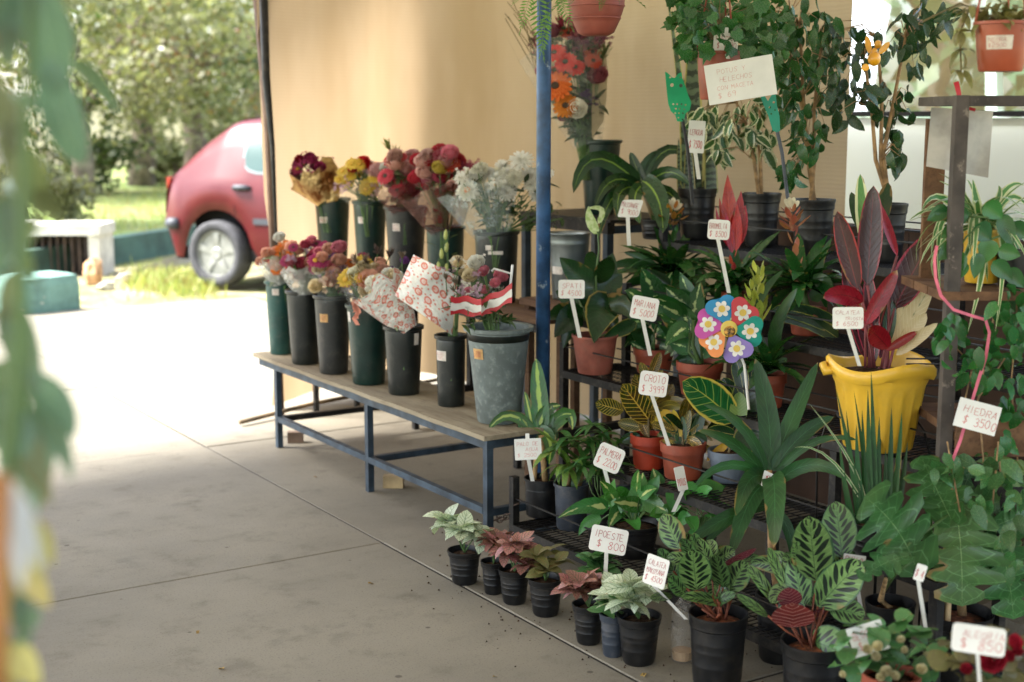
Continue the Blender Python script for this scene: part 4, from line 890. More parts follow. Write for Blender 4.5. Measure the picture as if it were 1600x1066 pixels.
# tub: red and white striped wrap, white roses, greens
b7 = bouquet(F[6], (775, 508), 'white roses and greens in red and white striped wrap in the big tub', (750, 445, 44, 26), 20, [('spray', LI), ('spray', WH), ('tuft', '#8a8270'), ('rose', PK)], 7, 46, False, (8, 13), [(745, 412, 'rose', WH, 15, -.04), (735, 432, 'rose', CR, 14, -.05), (757, 425, 'rose', WH, 9, 0)])
d7 = F[6][1]
for r_, (off, m_) in enumerate(((0, M_REDP), (9, M_WHITEW), (19, M_REDP))):
    for seg_, (xa, ya, xb, yb) in enumerate(((704, 462, 752, 466), (752, 468, 800, 444))):
        vs = []; n = 7
        for i in range(n+1):
            f_ = i/n; x = xa+(xb-xa)*f_; y = ya+(yb-ya)*f_+off+2.5*math.sin(f_*9+r_+seg_*2); dd = d7-.12+.03*math.sin(f_*3.1+seg_)+r_*.004
            vs += [at(x, y, dd), at(x, y+9.5+(3 if r_ == 1 else 0), dd+.004)]
        MB().add(vs, [(i*2, i*2+2, i*2+3, i*2+1) for i in range(n)]).build('wrap_strip', m_, b7, smooth=True, world=True)
fr = MB(); p = [at(768, 424, d7-.05), at(772, 420, d7-.05), at(800, 428, d7-.05), at(797, 452, d7-.05)]
fr.tube(p, .004, 5).tube([at(801, 414, d7-.05), at(795, 470, d7-.05)], .0045, 5).build('ribbon', M_WRIB, b7, world=True)
for i in range(44):
    x = rnd.uniform(712, 802); y = rnd.uniform(466, 508); p = at(x, y, d7+rnd.uniform(-.09, .02))
    link('leaf', BQ_LEAF[i % 2], b7, p-b7.location, Euler((rnd.uniform(-.6, .8), rnd.uniform(-.8, .8), rnd.uniform(0, 6.28))), rnd.uniform(16, 30)*d7/FPX)
bouquet(Bk[0], (512, 312), 'leaning magenta bouquet in crumpled gold foil', (488, 262, 32, 18), 24, [('spray', MG), ('rose', MG), ('gerbera', '#6a2338'), ('daisy', '#94324f')], 8, 9, False, (8, 12), [(468, 250, 'rose', '#a02a3c', 9, 0), (468, 280, 'gerbera', '#4a3020', 9, 0)], [dict(mat=M_GOLD, **{'from': (510, 316)}, to=(486, 268), r=(15, 36), jag=.3, name='foil_wrap'), dict(mat=M_GOLD, **{'from': (520, 316)}, to=(512, 275), r=(10, 18), jag=.3, name='foil_wrap')])
bouquet(Bk[1], (575, 316), 'bouquet of yellow daisies with lilac sprays', (562, 278, 38, 24), 36, [('daisy', YE), ('daisy', '#d0b545'), ('spray', '#c9a9b0'), ('rose', RD), ('spray', LI)], 9, 30, True, (9, 13), [(574, 290, 'daisy', YE, 14, -.06), (588, 288, 'daisy', YE, 12, -.05), (535, 268, 'daisy', YE, 11, -.05)], [dict(mat=M_CELLO, **{'from': (576, 322)}, to=(560, 290), r=(16, 36))])
bouquet(Bk[2], (633, 326), 'big bouquet of pink and red flowers with green buds on top', (632, 272, 42, 30), 46, [('rose', PK), ('rose', '#b85a68'), ('gerbera', '#b8404a'), ('rose', '#d6a8a2'), ('spray', '#d3a0a2'), ('rose', '#d8b0a0'), ('spray', '#c98a80')], 10, 40, True, (10, 16), [(609, 232, 'tuft', '#7f8a4a', 15, 0), (617, 242, 'tuft', '#7f8a4a', 13, 0), (605, 264, 'rose', WH, 13, 0), (656, 262, 'rose', '#c98a7a', 15, 0)], [dict(mat=M_CELLOR, **{'from': (632, 332)}, to=(625, 295), r=(18, 38))])
bouquet(Bk[3], (692, 358), 'round bouquet of pink and red gerberas in dark red cellophane', (688, 268, 44, 30), 46, [('gerbera', '#b8505c'), ('rose', PK), ('rose', '#b23a44'), ('rose', '#d39a95'), ('spray', '#b8707a'), ('gerbera', '#a84a60'), ('rose', '#dab4a8')], 12, 26, False, (11, 17), [(687, 240, 'rose', WH, 13, 0), (687, 264, 'rose', '#cdb95a', 14, -.08), (704, 256, 'gerbera', ('#c0482f', M_FCEN), 17, -.07), (668, 246, 'rose', DKR, 13, 0), (735, 262, 'spray', '#b87a80', 16, .05), (750, 258, 'spray', '#b87a80', 12, .05)], [dict(mat=M_CELLOR, **{'from': (698, 362)}, to=(682, 296), r=(24, 56), jag=.15)])
bouquet(Bk[4], (775, 364), 'white chrysanthemums and daisies in crinkled clear cellophane', (762, 285, 46, 28), 34, [('mum', WH), ('spray', WH), ('tuft', '#a8a890'), ('mum', '#d9d6bf')], 13, 95, False, (11, 16), [(815, 252, 'mum', WH, 21, 0), (800, 275, 'mum', WH, 20, -.03), (828, 275, 'mum', WH, 19, 0), (792, 302, 'mum', WH, 17, -.06), (832, 290, 'mum', WH, 17, 0), (838, 305, 'mum', WH, 14, 0), (762, 272, 'mum', WH, 14, 0), (858, 270, 'daisy', WH, 9, .05), (730, 298, 'daisy', ('#d8d6c8', plain('orange_centre', '#c0702a', .8)), 20, -.07), (785, 260, 'mum', WH, 14, .04)], [dict(mat=M_CELLOS, **{'from': (772, 370)}, to=(748, 290), r=(28, 58), jag=.22)])
gr_ = thing('foliage_bunch', at(840, 350, Bk[4][1]+.08), 'bunch of small leaved greenery sticking out behind the blue pole', 'foliage bunch')
sm = MB()
for i in range(70):
    a = rnd.random(); x = 800+65*a+rnd.gauss(0, 9); y = 300+48*rnd.random()+12*a; p = at(x, y, Bk[4][1]+.06+rnd.uniform(-.05, .08))-gr_.location
    link('leaf', BQ_LEAF[i % 2], gr_, p, Euler((rnd.uniform(-.8, 1), rnd.uniform(-.8, .8), rnd.uniform(0, 6.28))), rnd.uniform(13, 22)*5.7/FPX)
    if i % 4 == 0: sm.tube([at(790, 362, Bk[4][1])-gr_.location, p], .0018, 4, cap=False)
sm.build('stem', M_STEM, gr_)
# pale lily buds standing in front of the row
lb = thing('lily_stem', at(705, 470, 5.45), 'green stem with pale yellow lily buds above the dotted paper', 'lily')
sm = MB().tube([at(703, 470, 5.4)-lb.location, at(700, 400, 5.4)-lb.location, at(697, 362, 5.4)-lb.location], .003, 5)
M_BUD = petalmat('pale_bud', '#c9c98a', '#a8b560')
bud = MB().lathe([(.0, 0), (.14, .1), (.2, .4), (.15, .8), (0, 1)], 7).mesh('bud', M_BUD, True)
for x, y, rz in ((690, 405, 0), (697, 395, .2), (686, 425, -.1), (697, 428, .1), (709, 425, .15), (696, 375, .1)):
    p = at(x, y, 5.4)-lb.location; link('bud', bud, lb, p, Euler((0, rz*.8, 0)), 17*5.4/FPX); sm.tube([at(700, y+22, 5.4)-lb.location, p], .002, 4)
sm.build('stem', M_STEM, lb)
for x, y, rz in ((712, 372, 1.2), (715, 400, .9), (690, 385, -1)): link('leaf', BQ_LEAF[0], lb, at(x-8, y, 5.4)-lb.location, Euler((.5, 0, rz+2)), 26*5.4/FPX)
# the high bouquet in the raised bucket
hb = (highb, 5.95)
bouquet(hb, (918, 222), 'tall bouquet of red and orange gerberas in clear cellophane behind the pole', (900, 105, 46, 92), 62, [('spray', '#3a4a2a'), ('rose', '#b06a74'), ('spray', '#6a3a4a'), ('tuft', '#5f6a40'), ('rose', '#8a2a38'), ('gerbera', '#c0503a')], 14, 240, False, (12, 19),
    [(866, 84, 'gerbera', '#d8322c', 20, -.12), (884, 98, 'gerbera', '#d8322c', 19, -.13), (899, 106, 'gerbera', '#d8322c', 16, -.12), (868, 136, 'gerbera', '#e07230', 27, -.14), (884, 166, 'gerbera', ('#e08a32', M_FCEND), 21, -.14), (901, 172, 'rose', WH, 18, -.14), (850, 110, 'rose', '#d08a90', 15, 0), (930, 60, 'rose', '#d8a8a4', 15, -.02), (905, 55, 'rose', '#c9808a', 14, -.04), (876, 110, 'rose', '#b04a5a', 13, -.05), (845, 140, 'spray', '#c98a94', 15, 0), (912, 78, 'rose', '#cf8f98', 22, 0), (922, 100, 'rose', '#d3a0a0', 17, 0), (918, 68, 'rose', '#c07a84', 18, 0), (925, 154, 'spray', PU, 16, -.05), (912, 150, 'spray', PU, 14, -.05), (862, 50, 'rose', '#a06a74', 16, 0), (880, 45, 'tuft', '#8a3040', 20, 0), (850, 72, 'spray', '#a0606a', 18, .05), (838, 60, 'spray', '#7a5a5a', 16, .05), (876, 62, 'spray', '#4a5030', 18, 0), (926, 135, 'rose', '#b9b18a', 10, 0)],
    [dict(mat=film('thin_cellophane', '#dfeae6', .13), **{'from': (920, 228)}, to=(872, 60), r=(22, 72), jag=.2)])
tp_ = bpy.data.objects[[o.name for o in bpy.data.objects if o.name.startswith('flower_bouquet')][-1]]
vs = []
for i in range(9):
    f_ = i/8; vs += [at(925+14*f_-6*math.sin(f_*3), 215-160*f_, 5.9), at(943+6*math.sin(f_*3), 190-135*f_, 5.95)]
pp = MB().add(vs, [(i*2, i*2+1, i*2+3, i*2+2) for i in range(8)]).build('paper_sheet', plain('beige_tissue', '#b8a888', .6, var=.1), tp_, smooth=True, world=True)
sp_ = MB()
for k in range(14):
    x0 = 800+k*3; p0 = at(800+rnd.uniform(-14, 60), rnd.uniform(-6, 40), 6.0); sp_.tube([at(880, 190, 6), at(x0+30, 100, 6), p0], .0022, 4, cap=False)
sp_.build('twig', M_STEMB, tp_, world=True)
# ------------------------------------------------------------------ plant rack: five steps
RZ = [(2.47, .105), (2.70, .315), (2.94, .525), (3.19, .735), (3.44, .975)]       # front X, deck height
rack = thing('plant_rack', (2.9, 3.0, 0), 'black steel plant rack of five steps with wire decks', 'plant rack')
RY0, RY1 = 2.25, 3.965
def rb_box(lo, hi, name, m=None): return MB().box(lo, hi).build(name, m or M_BLACKM, rack, world=True)
for i, (x, z) in enumerate(RZ):
    y1 = (3.86, 3.72, 4.25, 4.2, 4.3)[i]
    rb_box((x-.013, RY0, z-.03), (x+.013, y1, z-.003), 'front_rail'); rb_box((x+.235, RY0, z-.03), (x+.258, y1, z-.003), 'rear_rail')
    for y in (RY0+.01, 2.85, y1-.012): rb_box((x+.014, y-.011, z-.029), (x+.234, y+.011, z-.004), 'cross_bar')
    b = MB()
    n = int((y1-RY0)/.022)
    for k in range(n):
        y = RY0+.01+k*.022; b.box((x-.01, y-.0016, z-.0025), (x+.25, y+.0016, z))
    for k in range(5): xx = x+.02+k*.05; b.box((xx-.0018, RY0, z-.0055), (xx+.0018, y1, z-.0026))
    b.build('wire_deck', M_WIRE, rack, world=True)
    for y in (RY0+.01, 2.85, y1-.012):
        rb_box((x-.013, y-.013, 0), (x+.013, y+.013, z-.031), 'leg')
        if y > 3.5 or i in (0, 3): rb_box((x-.0125, y-.0125, z-.0035), (x+.0125, y+.0125, z+(.1 if i else .16)), 'post')
    gz = z+.085
    b = MB().tube([(x, RY0, gz), (x, y1-.01, gz)], .003, 5)
    if i in (2, 3, 4): b.tube([(x+.245, RY0, gz+.04), (x+.245, y1-.01, gz+.04)], .003, 5).tube([(x+.245, RY0, gz-.03), (x+.245, y1-.01, gz-.03)], .003, 5).tube([(x, y1-.012, gz), (x+.245, y1-.012, gz+.02)], .003, 5)
    b.build('guard_wire', M_WIRE, rack, world=True)
for y in (RY0+.01, RY1-.012): rb_box((3.69, y-.013, 0), (3.716, y+.013, 1.03), 'leg')
for k, z in enumerate((1.02, 1.12)): MB().tube([(3.702, RY0, z-.05), (3.702, RY1, z-.05)], .004, 5).build('guard_wire', M_WIRE, rack, world=True)
ch = thing('chain', onz(785, 800, .17), 'rusty chain tying the bench leg to the plant rack', 'chain')
lk = MB()
for k in range(9):
    a0, a1 = 2*PI*k/9, 2*PI*(k+1)/9
    lk.tube([(.016*math.cos(a0), .010*math.sin(a0), 0), (.016*math.cos(a1), .010*math.sin(a1), 0)], .0028, 5, cap=False)
lme = lk.mesh('link', M_RUST, True); A, B = Vector((2.43, 3.93, .18)), Vector((2.49, 3.955, .2))
A = onX(767, 806, 2.44); B = onX(806, 789, 2.47)
for k in range(9):
    f_ = k/8; p = A.lerp(B, f_)+Vector((0, 0, -.03*math.sin(f_*PI))); v = (B-A).normalized()
    link('link', lme, ch, mat4=Matrix.Translation(p-ch.location) @ v.to_track_quat('X', 'Z').to_matrix().to_4x4() @ Matrix.Rotation(PI/2*(k % 2), 4, 'X'))

# ------------------------------------------------------------------ pots and leaves
M_POTB = plain('black_pot_plastic', '#111214', .4, var=.2, scale=14, dust=.1); M_POTG = plain('slate_pot_plastic', '#333a44', .45, var=.15, dust=.3)
M_POTO = plain('orange_red_pot_plastic', '#a8391f', .45, var=.15, dust=.08); M_POTT = plain('terracotta_pot_plastic', '#97462e', .5, var=.18, dust=.15)
M_POTP = plain('faded_pink_pot', '#a9604f', .7, var=.2, wear=('#b99a8c', .28, 18), dust=.3); M_POTBL = plain('blue_grey_pot', '#6d7886', .5, var=.15, dust=.2)
t = NT('soil'); a = t.noise(60, 5, rough=.7); t.set(t.mix(t.ss(a, .4, .65), L('#2a1e16'), L('#5a4433')), .95, spec=.1); t.bump(a, 1, .01); M_SOIL = t.mat
M_SOILR = plain('bark_mulch', '#7a4528', .9, var=.4, scale=60, bump=.6)
pot_cache = {}
def pot_mesh(rt, rb, h, mat, kind):
    key = (round(rt, 3), round(rb, 3), round(h, 3), mat.name, kind)
    if key in pot_cache: return pot_cache[key]
    f = lambda t_: rb+(rt-rb)*t_
    if kind == 'nursery':
        prof = [(0, .003), (rb*.9, 0), (rb, h*.05), (f(.12)-.001, h*.1), (f(.13), h*.12)]
        for t_ in (.3, .5, .62): prof += [(f(t_), h*t_), (f(t_)+.0007, h*(t_+.012)), (f(t_+.02), h*(t_+.03))]
        prof += [(f(.82), h*.82), (f(.84)+.003, h*.84), (f(.9)+.003, h*.93), (rt+.004, h*.96), (rt+.004, h), (rt, h), (f(.8)-.002, h*.8), (f(.6), h*.7)]
    elif kind == 'rimmed':
        prof = [(0, .003), (rb*.92, 0), (rb, .004), (f(.4), h*.4), (f(.74), h*.74), (f(.76)+.005, h*.75), (rt+.002, h*.97), (rt+.002, h), (rt-.004, h), (f(.8)-.004, h*.8), (f(.6), h*.7)]
    else:
        prof = [(0, .003), (rb*.94, 0), (rb, .004), (f(.5), h*.5), (rt-.003, h*.93), (rt+.002, h*.94), (rt+.002, h), (rt-.003, h), (f(.8)-.003, h*.8), (f(.6), h*.7)]
    me = MB().lathe(prof, 28).mesh('pot', mat, True); me.set_sharp_from_angle(angle=.6); pot_cache[key] = me; return me
def potted(pxl, pxr, ytop, ybot, plane, mat, label, kind='nursery', ratio=.76, name='potted_plant', group=None, cat='plant', soil=None, d=None):
    cx = (pxl+pxr)/2
    if d is None: p0 = onz(cx, ybot, plane); d = depth(p0)
    else: p0 = at(cx, ybot, d); plane = p0.z
    rt = (pxr-pxl)/2*d/FPX*.97; p = p0+Vector((p0.x, p0.y, 0)).normalized()*rt*ratio*.9; p.z = plane+.001; d += rt*ratio*.9
    h = max(.04, (ybot-ytop)*d/FPX*1.02)
    T = thing(name, p, label, cat, group); link('pot', pot_mesh(rt, rt*ratio, h, mat, kind), T, rot=(0, 0, (hash(label) % 60)/10 if False else 0))
    MB().lathe([(rt*.86, h*.86), (rt*.5, h*.9), (0, h*.91)], 18).build('soil', soil or M_SOIL, T, smooth=True)
    T['_r'] = rt; T['_h'] = h
    return T, d, p+Vector((0, 0, h*.9))
PROF = {'lance': (.65, 1.1), 'strap': (.22, .5), 'ovate': (.5, .95), 'ellip': (.55, .6), 'heart': (.32, .9), 'obov': (.95, .55), 'blade': (.12, .75)}
def wprof(kind, t_):
    if kind == 'lobed':
        base = (t_+.03)**.38*(1-t_)**.5*1.62
        return base
    a, b_ = PROF[kind]; mx = (a/(a+b_))**a*(b_/(a+b_))**b_
    return (t_**a*(1-t_)**b_)/mx if 0 < t_ < 1 else 0
def leaf_px(T, mat, d, bx, by, tx, ty, w, prof='lance', bow=(0, 0), dd=(0, 0), tw=0, fold=.18, n=8, name='leaf', dm=0, wavy=0, seed=0):
    """one leaf from its base and tip; dd/dm = how far base, tip and middle stand off the plant's own distance"""
    P0 = at(bx, by, d+dd[0]); P2 = at(tx, ty, d+dd[1]); P1 = at((bx+tx)/2+bow[0]*2, (by+ty)/2+bow[1]*2, d+(dd[0]+dd[1])/2+dm)
    r2 = random.Random(seed+int(bx*7+ty*3)); vs = []; uv = []; fs = []
    if prof == 'lobed':
        st = []                                   # pairs of deep and shallow stations make the lobes
        nl = 5
        for i in range(nl):
            t0 = i/nl; st += [(t0+.008, .46 if i else .4, .02 if i else -.12), (t0+.045, .96, .08 if i else -.1), (t0+.095, 1.12, .15), (t0+.14, .88, .14), (t0+.175, .5, .05)]
        st.append((1, .0, 0)); lob = [[r2.uniform(.72, 1.12) for _ in range(nl+1)] for _ in (0, 1)]; cup = [r2.uniform(-.25, .25) for _ in range(nl+1)]
    else: st = [((1-math.cos(PI*i/n))/2*.6+.4*i/n, 1, None) for i in range(n+1)]
    for i, (t_, k, te) in enumerate(st):
        P = P0*(1-t_)**2+P1*2*t_*(1-t_)+P2*t_*t_; Tn = ((P1-P0)*(1-t_)+(P2-P1)*t_).normalized(); V = (EYE-P).normalized()
        S = Tn.cross(V)
        S = S.normalized() if S.length > 1e-3 else _R
        S = Matrix.Rotation(math.radians(tw), 3, Tn) @ S; N = S.cross(Tn)
        if N.dot(V) < 0 and abs(tw) < 90: N = -N
        half = w*.5*d/FPX*max(wprof(prof, t_)*k, .05 if t_ < .5 else 0.0)
        E = P
        if te is not None: E = P + Tn*(P2-P0).length*te*(1-t_*.8)
        wv = wavy*half*math.sin(t_*17+seed)
        for j, s_ in enumerate((-1, -.5, 0, .5, 1) if prof in ('lobed', 'ellip', 'heart', 'ovate', 'obov') else (-1, 0, 1)):
            hk = half
            if te is not None and t_ < 1: li = int(t_*nl); hk = half*(1+(lob[0 if s_ < 0 else 1][li]-1)*abs(s_)); wv = cup[li]*half*math.sin((t_*nl-li)*PI)
            q = E+(P-E)*(1-abs(s_))+S*hk*s_ + N*(fold*half*(abs(s_)**1.3-.3)+wv*abs(s_)*(1 if s_ > 0 else -.7))
            vs.append(q); uv.append((s_*.5+.5, t_))
    k = len(vs)//len(st)
    fs = [(i*k+j, i*k+j+1, (i+1)*k+j+1, (i+1)*k+j) for i in range(len(st)-1) for j in range(k-1)]
    c = (vs[k+1]-vs[k]).cross(vs[2*k]-vs[k])
    mid = len(st)//2*k; c = (vs[mid+1]-vs[mid]).cross(vs[mid+k]-vs[mid])
    if c.dot(EYE-vs[mid]) < 0: fs = [tuple(reversed(f)) for f in fs]
    return MB().add(vs, fs, uv).build(name, mat, T, smooth=True, world=True)
def leaves(T, mat, d, rows, prof='lance', **kw):
    for r in rows:
        k = dict(kw); k.update(r[5] if len(r) > 5 else {})
        m = k.pop('mat', mat); pr = k.pop('prof', prof); leaf_px(T, m, d, *r[:5], prof=pr, **k)
def filler(T, mat, d, cx, cy, rx, ry, n, lpx, wpx, prof, seed, org=None, dz=.1, **kw):
    """extra leaves of the same plant, springing outwards from its middle"""
    r2 = random.Random(seed)
    for i in range(n):
        a = r2.uniform(0, 2*PI); k = r2.uniform(.1, .8); x, y = cx+math.cos(a)*rx*k, cy+math.sin(a)*ry*k
        ln = lpx*r2.uniform(.7, 1.2); a2 = a+r2.uniform(-.7, .7); tx, ty = x+math.cos(a2)*ln, y+math.sin(a2)*ln*.85-ln*.12
        dd = r2.uniform(-.02, dz)
        leaf_px(T, mat, d, x, y, tx, ty, wpx*r2.uniform(.75, 1.15), prof, bow=(0, -ln*r2.uniform(.05, .2)), dd=(dd, dd+r2.uniform(-.09, .05)), tw=r2.uniform(-45, 45), seed=seed+i, **kw)
def stems(T, mat, segs, name='stem', n=5):
    b = MB()
    for pts, r in segs: b.tube(pts, r, n)
    return b.build(name, mat, T, smooth=True, world=True)
def rosette(T, meshes, c, n, ln, elev=(10, 70), az0=0.0, seed=1, spread=.0, roll=25, name='leaf', az=None):
    r2 = random.Random(seed)
    for i in range(n):
        a = az0+i*2.39996+r2.uniform(-.25, .25) if az is None else math.radians(r2.uniform(*az)); f = (i+.5)/n
        e = math.radians(elev[0]+(elev[1]-elev[0])*f+r2.uniform(-8, 8))
        R4 = Matrix.Rotation(a, 4, 'Z') @ Matrix.Rotation(e, 4, 'X') @ Matrix.Rotation(math.radians(r2.uniform(-roll, roll)), 4, 'Y')
        s_ = ln*r2.uniform(.75, 1.12)
        link(name, meshes[i % len(meshes)], T, mat4=Matrix.Translation(c-T.location+Vector((r2.uniform(-1, 1)*spread, r2.uniform(-1, 1)*spread, 0))) @ R4 @ Matrix.Scale(s_, 4))
def unit3(name, mat, w, ns=6, dr=(.3, .7, 1.1), fold=.15, ab=(.6, .9)): return [leaf_unit(name, mat, ns, w, d_, fold, ab) for d_ in dr]
lm = leafmat
M_MASS = lm('striped_dracaena_leaf', '#2f5f28', '#234a20', patch=('#97ad48', .22, 26, .5), rough=.32)
M_PALM = lm('parlour_palm_leaf', '#3c6a35', '#2c5229'); M_YELF = lm('yellow_green_leaf', '#6d8a3a', '#4f7030')
M_POTH = lm('pothos_leaf', '#3f7a38', '#2f6430', patch=('#b9c27c', .12, 16, 2.0), rough=.3); M_POTHG = lm('green_pothos_leaf', '#4a8a3c', '#3a7432', rough=.3)
M_SPATH = lm('glossy_dark_leaf', '#1e4224', '#16331c', rough=.22); M_SPATHY = lm('yellowing_leaf', '#24502a', '#1c4022', rough=.25, margin=('#b0a04a', .9, 9))
M_DIEF = lm('dumb_cane_leaf', '#245a30', '#1c4826', patch=('#b3c686', .06, 40, 1.5), rough=.3)
M_CROTY = lm('yellow_veined_croton_leaf', '#2b3f1e', '#4a371d', mid=('#c7a345', .09), veins=('#bd9e3e', 10, 2.2, .09), margin=('#a88f3c', .93), rough=.3)
M_CROTB = lm('broad_croton_leaf', '#1f5f3a', '#18502f', mid=('#a8b04c', .06), veins=('#8fae52', 7, 1.8, .035), margin=('#c5b44e', .87), rough=.25)
M_CROTD = lm('dark_croton_leaf', '#183a25', '#122c1c', mid=('#a8a244', .05), margin=('#7f8a3c', .92), rough=.25)
M_CROTS = lm('speckled_croton_leaf', '#cfae52', '#b8923c', speck=('#4a4a20', 130, .42), rough=.4); M_CROTL = lm('lime_croton_leaf', '#7f9440', '#66803a', rough=.35)
M_YELLOW = lm('yellow_leaf', '#d8b32c', '#c79a24')
M_BROM = lm('bromeliad_leaf', '#2f5f31', '#244d2a', rough=.26); M_DRAC = lm('dark_dracaena_leaf', '#24482a', '#1b3821', mid=('#7fa040', .14), rough=.3)
M_STRAP = lm('cordyline_leaf', '#26522f', '#1d4226', tipcol=('#b08f5c', .965), mid=('#3f7048', .05), rough=.46, spec=.25)
M_CALA = lm('feather_marked_leaf', '#688a4f', '#50733e', blotch=('#12231a', 8, 2.4), margin=('#31513a', .93), mid=('#2f4a30', .035), back='#6b2b36', rough=.33, trans=.14)
M_CALR = lm('red_leaf_underside', '#7a2c36', '#66222c', veins=('#b38c88', 7, 2.2, .07), rough=.4)
M_HYPW = lm('white_freckled_leaf', '#cdd5bd', '#b3c3a0', mid=('#4f7048', .08), veins=('#56784c', 6, 1.8, .06), speck=('#587a4e', 150, .22), rough=.5, var=.15)
M_HYPP = lm('pink_freckled_leaf', '#a8706a', '#8a5450', mid=('#4c4a33', .1), veins=('#54503a', 6, 1.8, .1), speck=('#4b4a34', 150, .3), rough=.5, var=.22)
M_HYPB = lm('bronze_freckled_leaf', '#74663e', '#556238', mid=('#8a5a3c', .08), speck=('#a0604a', 130, .22), rough=.5); M_HYPG = lm('green_freckled_leaf', '#4f7a4b', '#3e6a3e', mid=('#2f5232', .08), speck=('#b4c4a4', 140, .26), rough=.45)
M_PHIL = lm('lobed_philodendron_leaf', '#3f6f44', '#305a38', mid=('#7c9f68', .025), veins=('#6a9a66', 7, -1.2, .02), rough=.34); M_BLADE = lm('dark_blade_leaf', '#24502d', '#1a3d22', rough=.5, spec=.2)
M_CORD = lm('burgundy_leaf', '#35111b', '#451922', margin=('#a02c42', .86), mid=('#7a2836', .08), rough=.3, trans=.2); M_CORDR = lm('red_leaf', '#a51d27', '#861820', mid=('#5a1018', .06), rough=.3, tipcol=('#b08a5c', .9), trans=.3)
M_CREAM = lm('cream_and_green_leaf', '#d2c49c', '#c4ae84', patch=('#4f6b42', .02, 8, 2.2), rough=.4); M_SPID = lm('spider_plant_leaf', '#4f8442', '#427538', margin=('#cfd3a8', .58), rough=.35)
M_HOYA = lm('waxy_green_leaf', '#2f6e3e', '#245a32', rough=.26); M_FIC = lm('weeping_fig_leaf', '#2f5f38', '#244c2d', rough=.28); M_FICV = lm('cream_edged_fig_leaf', '#446a44', '#34583a', margin=('#cfcfaa', .62), rough=.28)
M_FICD = lm('dark_fig_leaf', '#284a32', '#1e3a28', rough=.28); M_IVY = lm('ivy_leaf', '#2f6534', '#234f29', rough=.3); M_FERN = lm('fern_frond', '#628e40', '#4d7a35', rough=.5, trans=.35)
M_SANS = lm('snake_plant_leaf', '#223326', '#1a281d', band=('#4f6248', 15), margin=('#9a9450', .8), rough=.35)
M_TRUNK = plain('tan_cane', '#a9895c', .8, var=.3, scale=30); M_TRUNKB = plain('pale_brown_stem', '#9a7a52', .8, var=.25, scale=30); M_REDST = plain('reddish_stalk', '#7a3d22', .6, var=.3); M_PINKST = plain('pink_brown_stalk', '#8a4a4e', .5, var=.2)
U_PALM = unit3('palm_leaflet', M_PALM, .2); U_YEL = unit3('drooping_leaf', M_YELF, .18, dr=(.4, .9, 1.3)); U_BROM = unit3('strap_leaf', M_BROM, .21, dr=(.3, .7, 1.05), ab=(.2, .5), fold=.35)
U_BROMW = unit3('strap_leaf', M_BROM, .22, dr=(.25, .6, .9), ab=(.2, .5), fold=.35); U_DRAC = unit3('arching_leaf', M_DRAC, .2, dr=(.5, 1.0, 1.5), ab=(.35, .6)); U_SPID = unit3('grassy_leaf', M_SPID, .07, dr=(.6, 1.1, 1.6), ab=(.15, .6), ns=8)
def U_hyp(m): return unit3('freckled_leaf', m, .62, ns=6, dr=(.2, .5, .8), ab=(.55, .8), fold=.2)

# floor row of freckled plants --------------------------------------------------------------------
def hyp(pxl, pxr, ytop, ybot, mat, label, n, lnpx, seed, pot=M_POTB, cx=None, spread=1.0, elev=(0, 62), ratio=.76):
    T, d, c = potted(pxl, pxr, ytop, ybot, 0, pot, label, ratio=ratio, group='freckled plants in a row on the floor')
    ln = lnpx*1.25*d/FPX; r2 = random.Random(seed); U = U_hyp(mat); b = MB(); n = int(n*1.35)
    for k in range(5):
        q = c+Vector((r2.uniform(-1, 1)*ln*.7*spread, r2.uniform(-1, 1)*ln*.7*spread, ln*r2.uniform(.45, 1.35)))
        b.tube([c-T.location, (c+q)/2-T.location+Vector((0, 0, ln*.2)), q-T.location], .002, 5)
        rosette(T, U, q, n//5, ln, elev, r2.uniform(0, 6), seed+k, ln*.12, 30)
    b.build('stem', M_STEM, T); return T
hyp(700, 752, 864, 916, M_HYPW, 'white freckled plant in a black pot at the far end of the floor row', 45, 30, 1)
hyp(752, 790, 880, 931, M_HYPP, 'pink freckled plant second in the floor row half hidden by its neighbour', 30, 26, 2)
hyp(779, 828, 893, 947, M_HYPP, 'pink freckled plant third in the floor row', 45, 28, 3)
hyp(825, 880, 908, 966, M_HYPB, 'bronze green freckled plant in a scuffed black pot with a pale base', 25, 27, 4)
hyp(908, 950, 922, 978, M_HYPG, 'green and white freckled plant behind the pink one under the price tag', 50, 28, 5)
hyp(894, 945, 948, 1010, M_HYPP, 'pink freckled plant in a black pot beside the slate pot', 42, 28, 6)
hyp(937, 978, 962, 1029, M_HYPG, 'freckled plant in a narrow slate grey pot', 15, 22, 7, M_POTG, ratio=.8)
hyp(963, 1032, 968, 1043, M_HYPW, 'white freckled plant in a black pot at the near end of the floor row', 32, 38, 8)
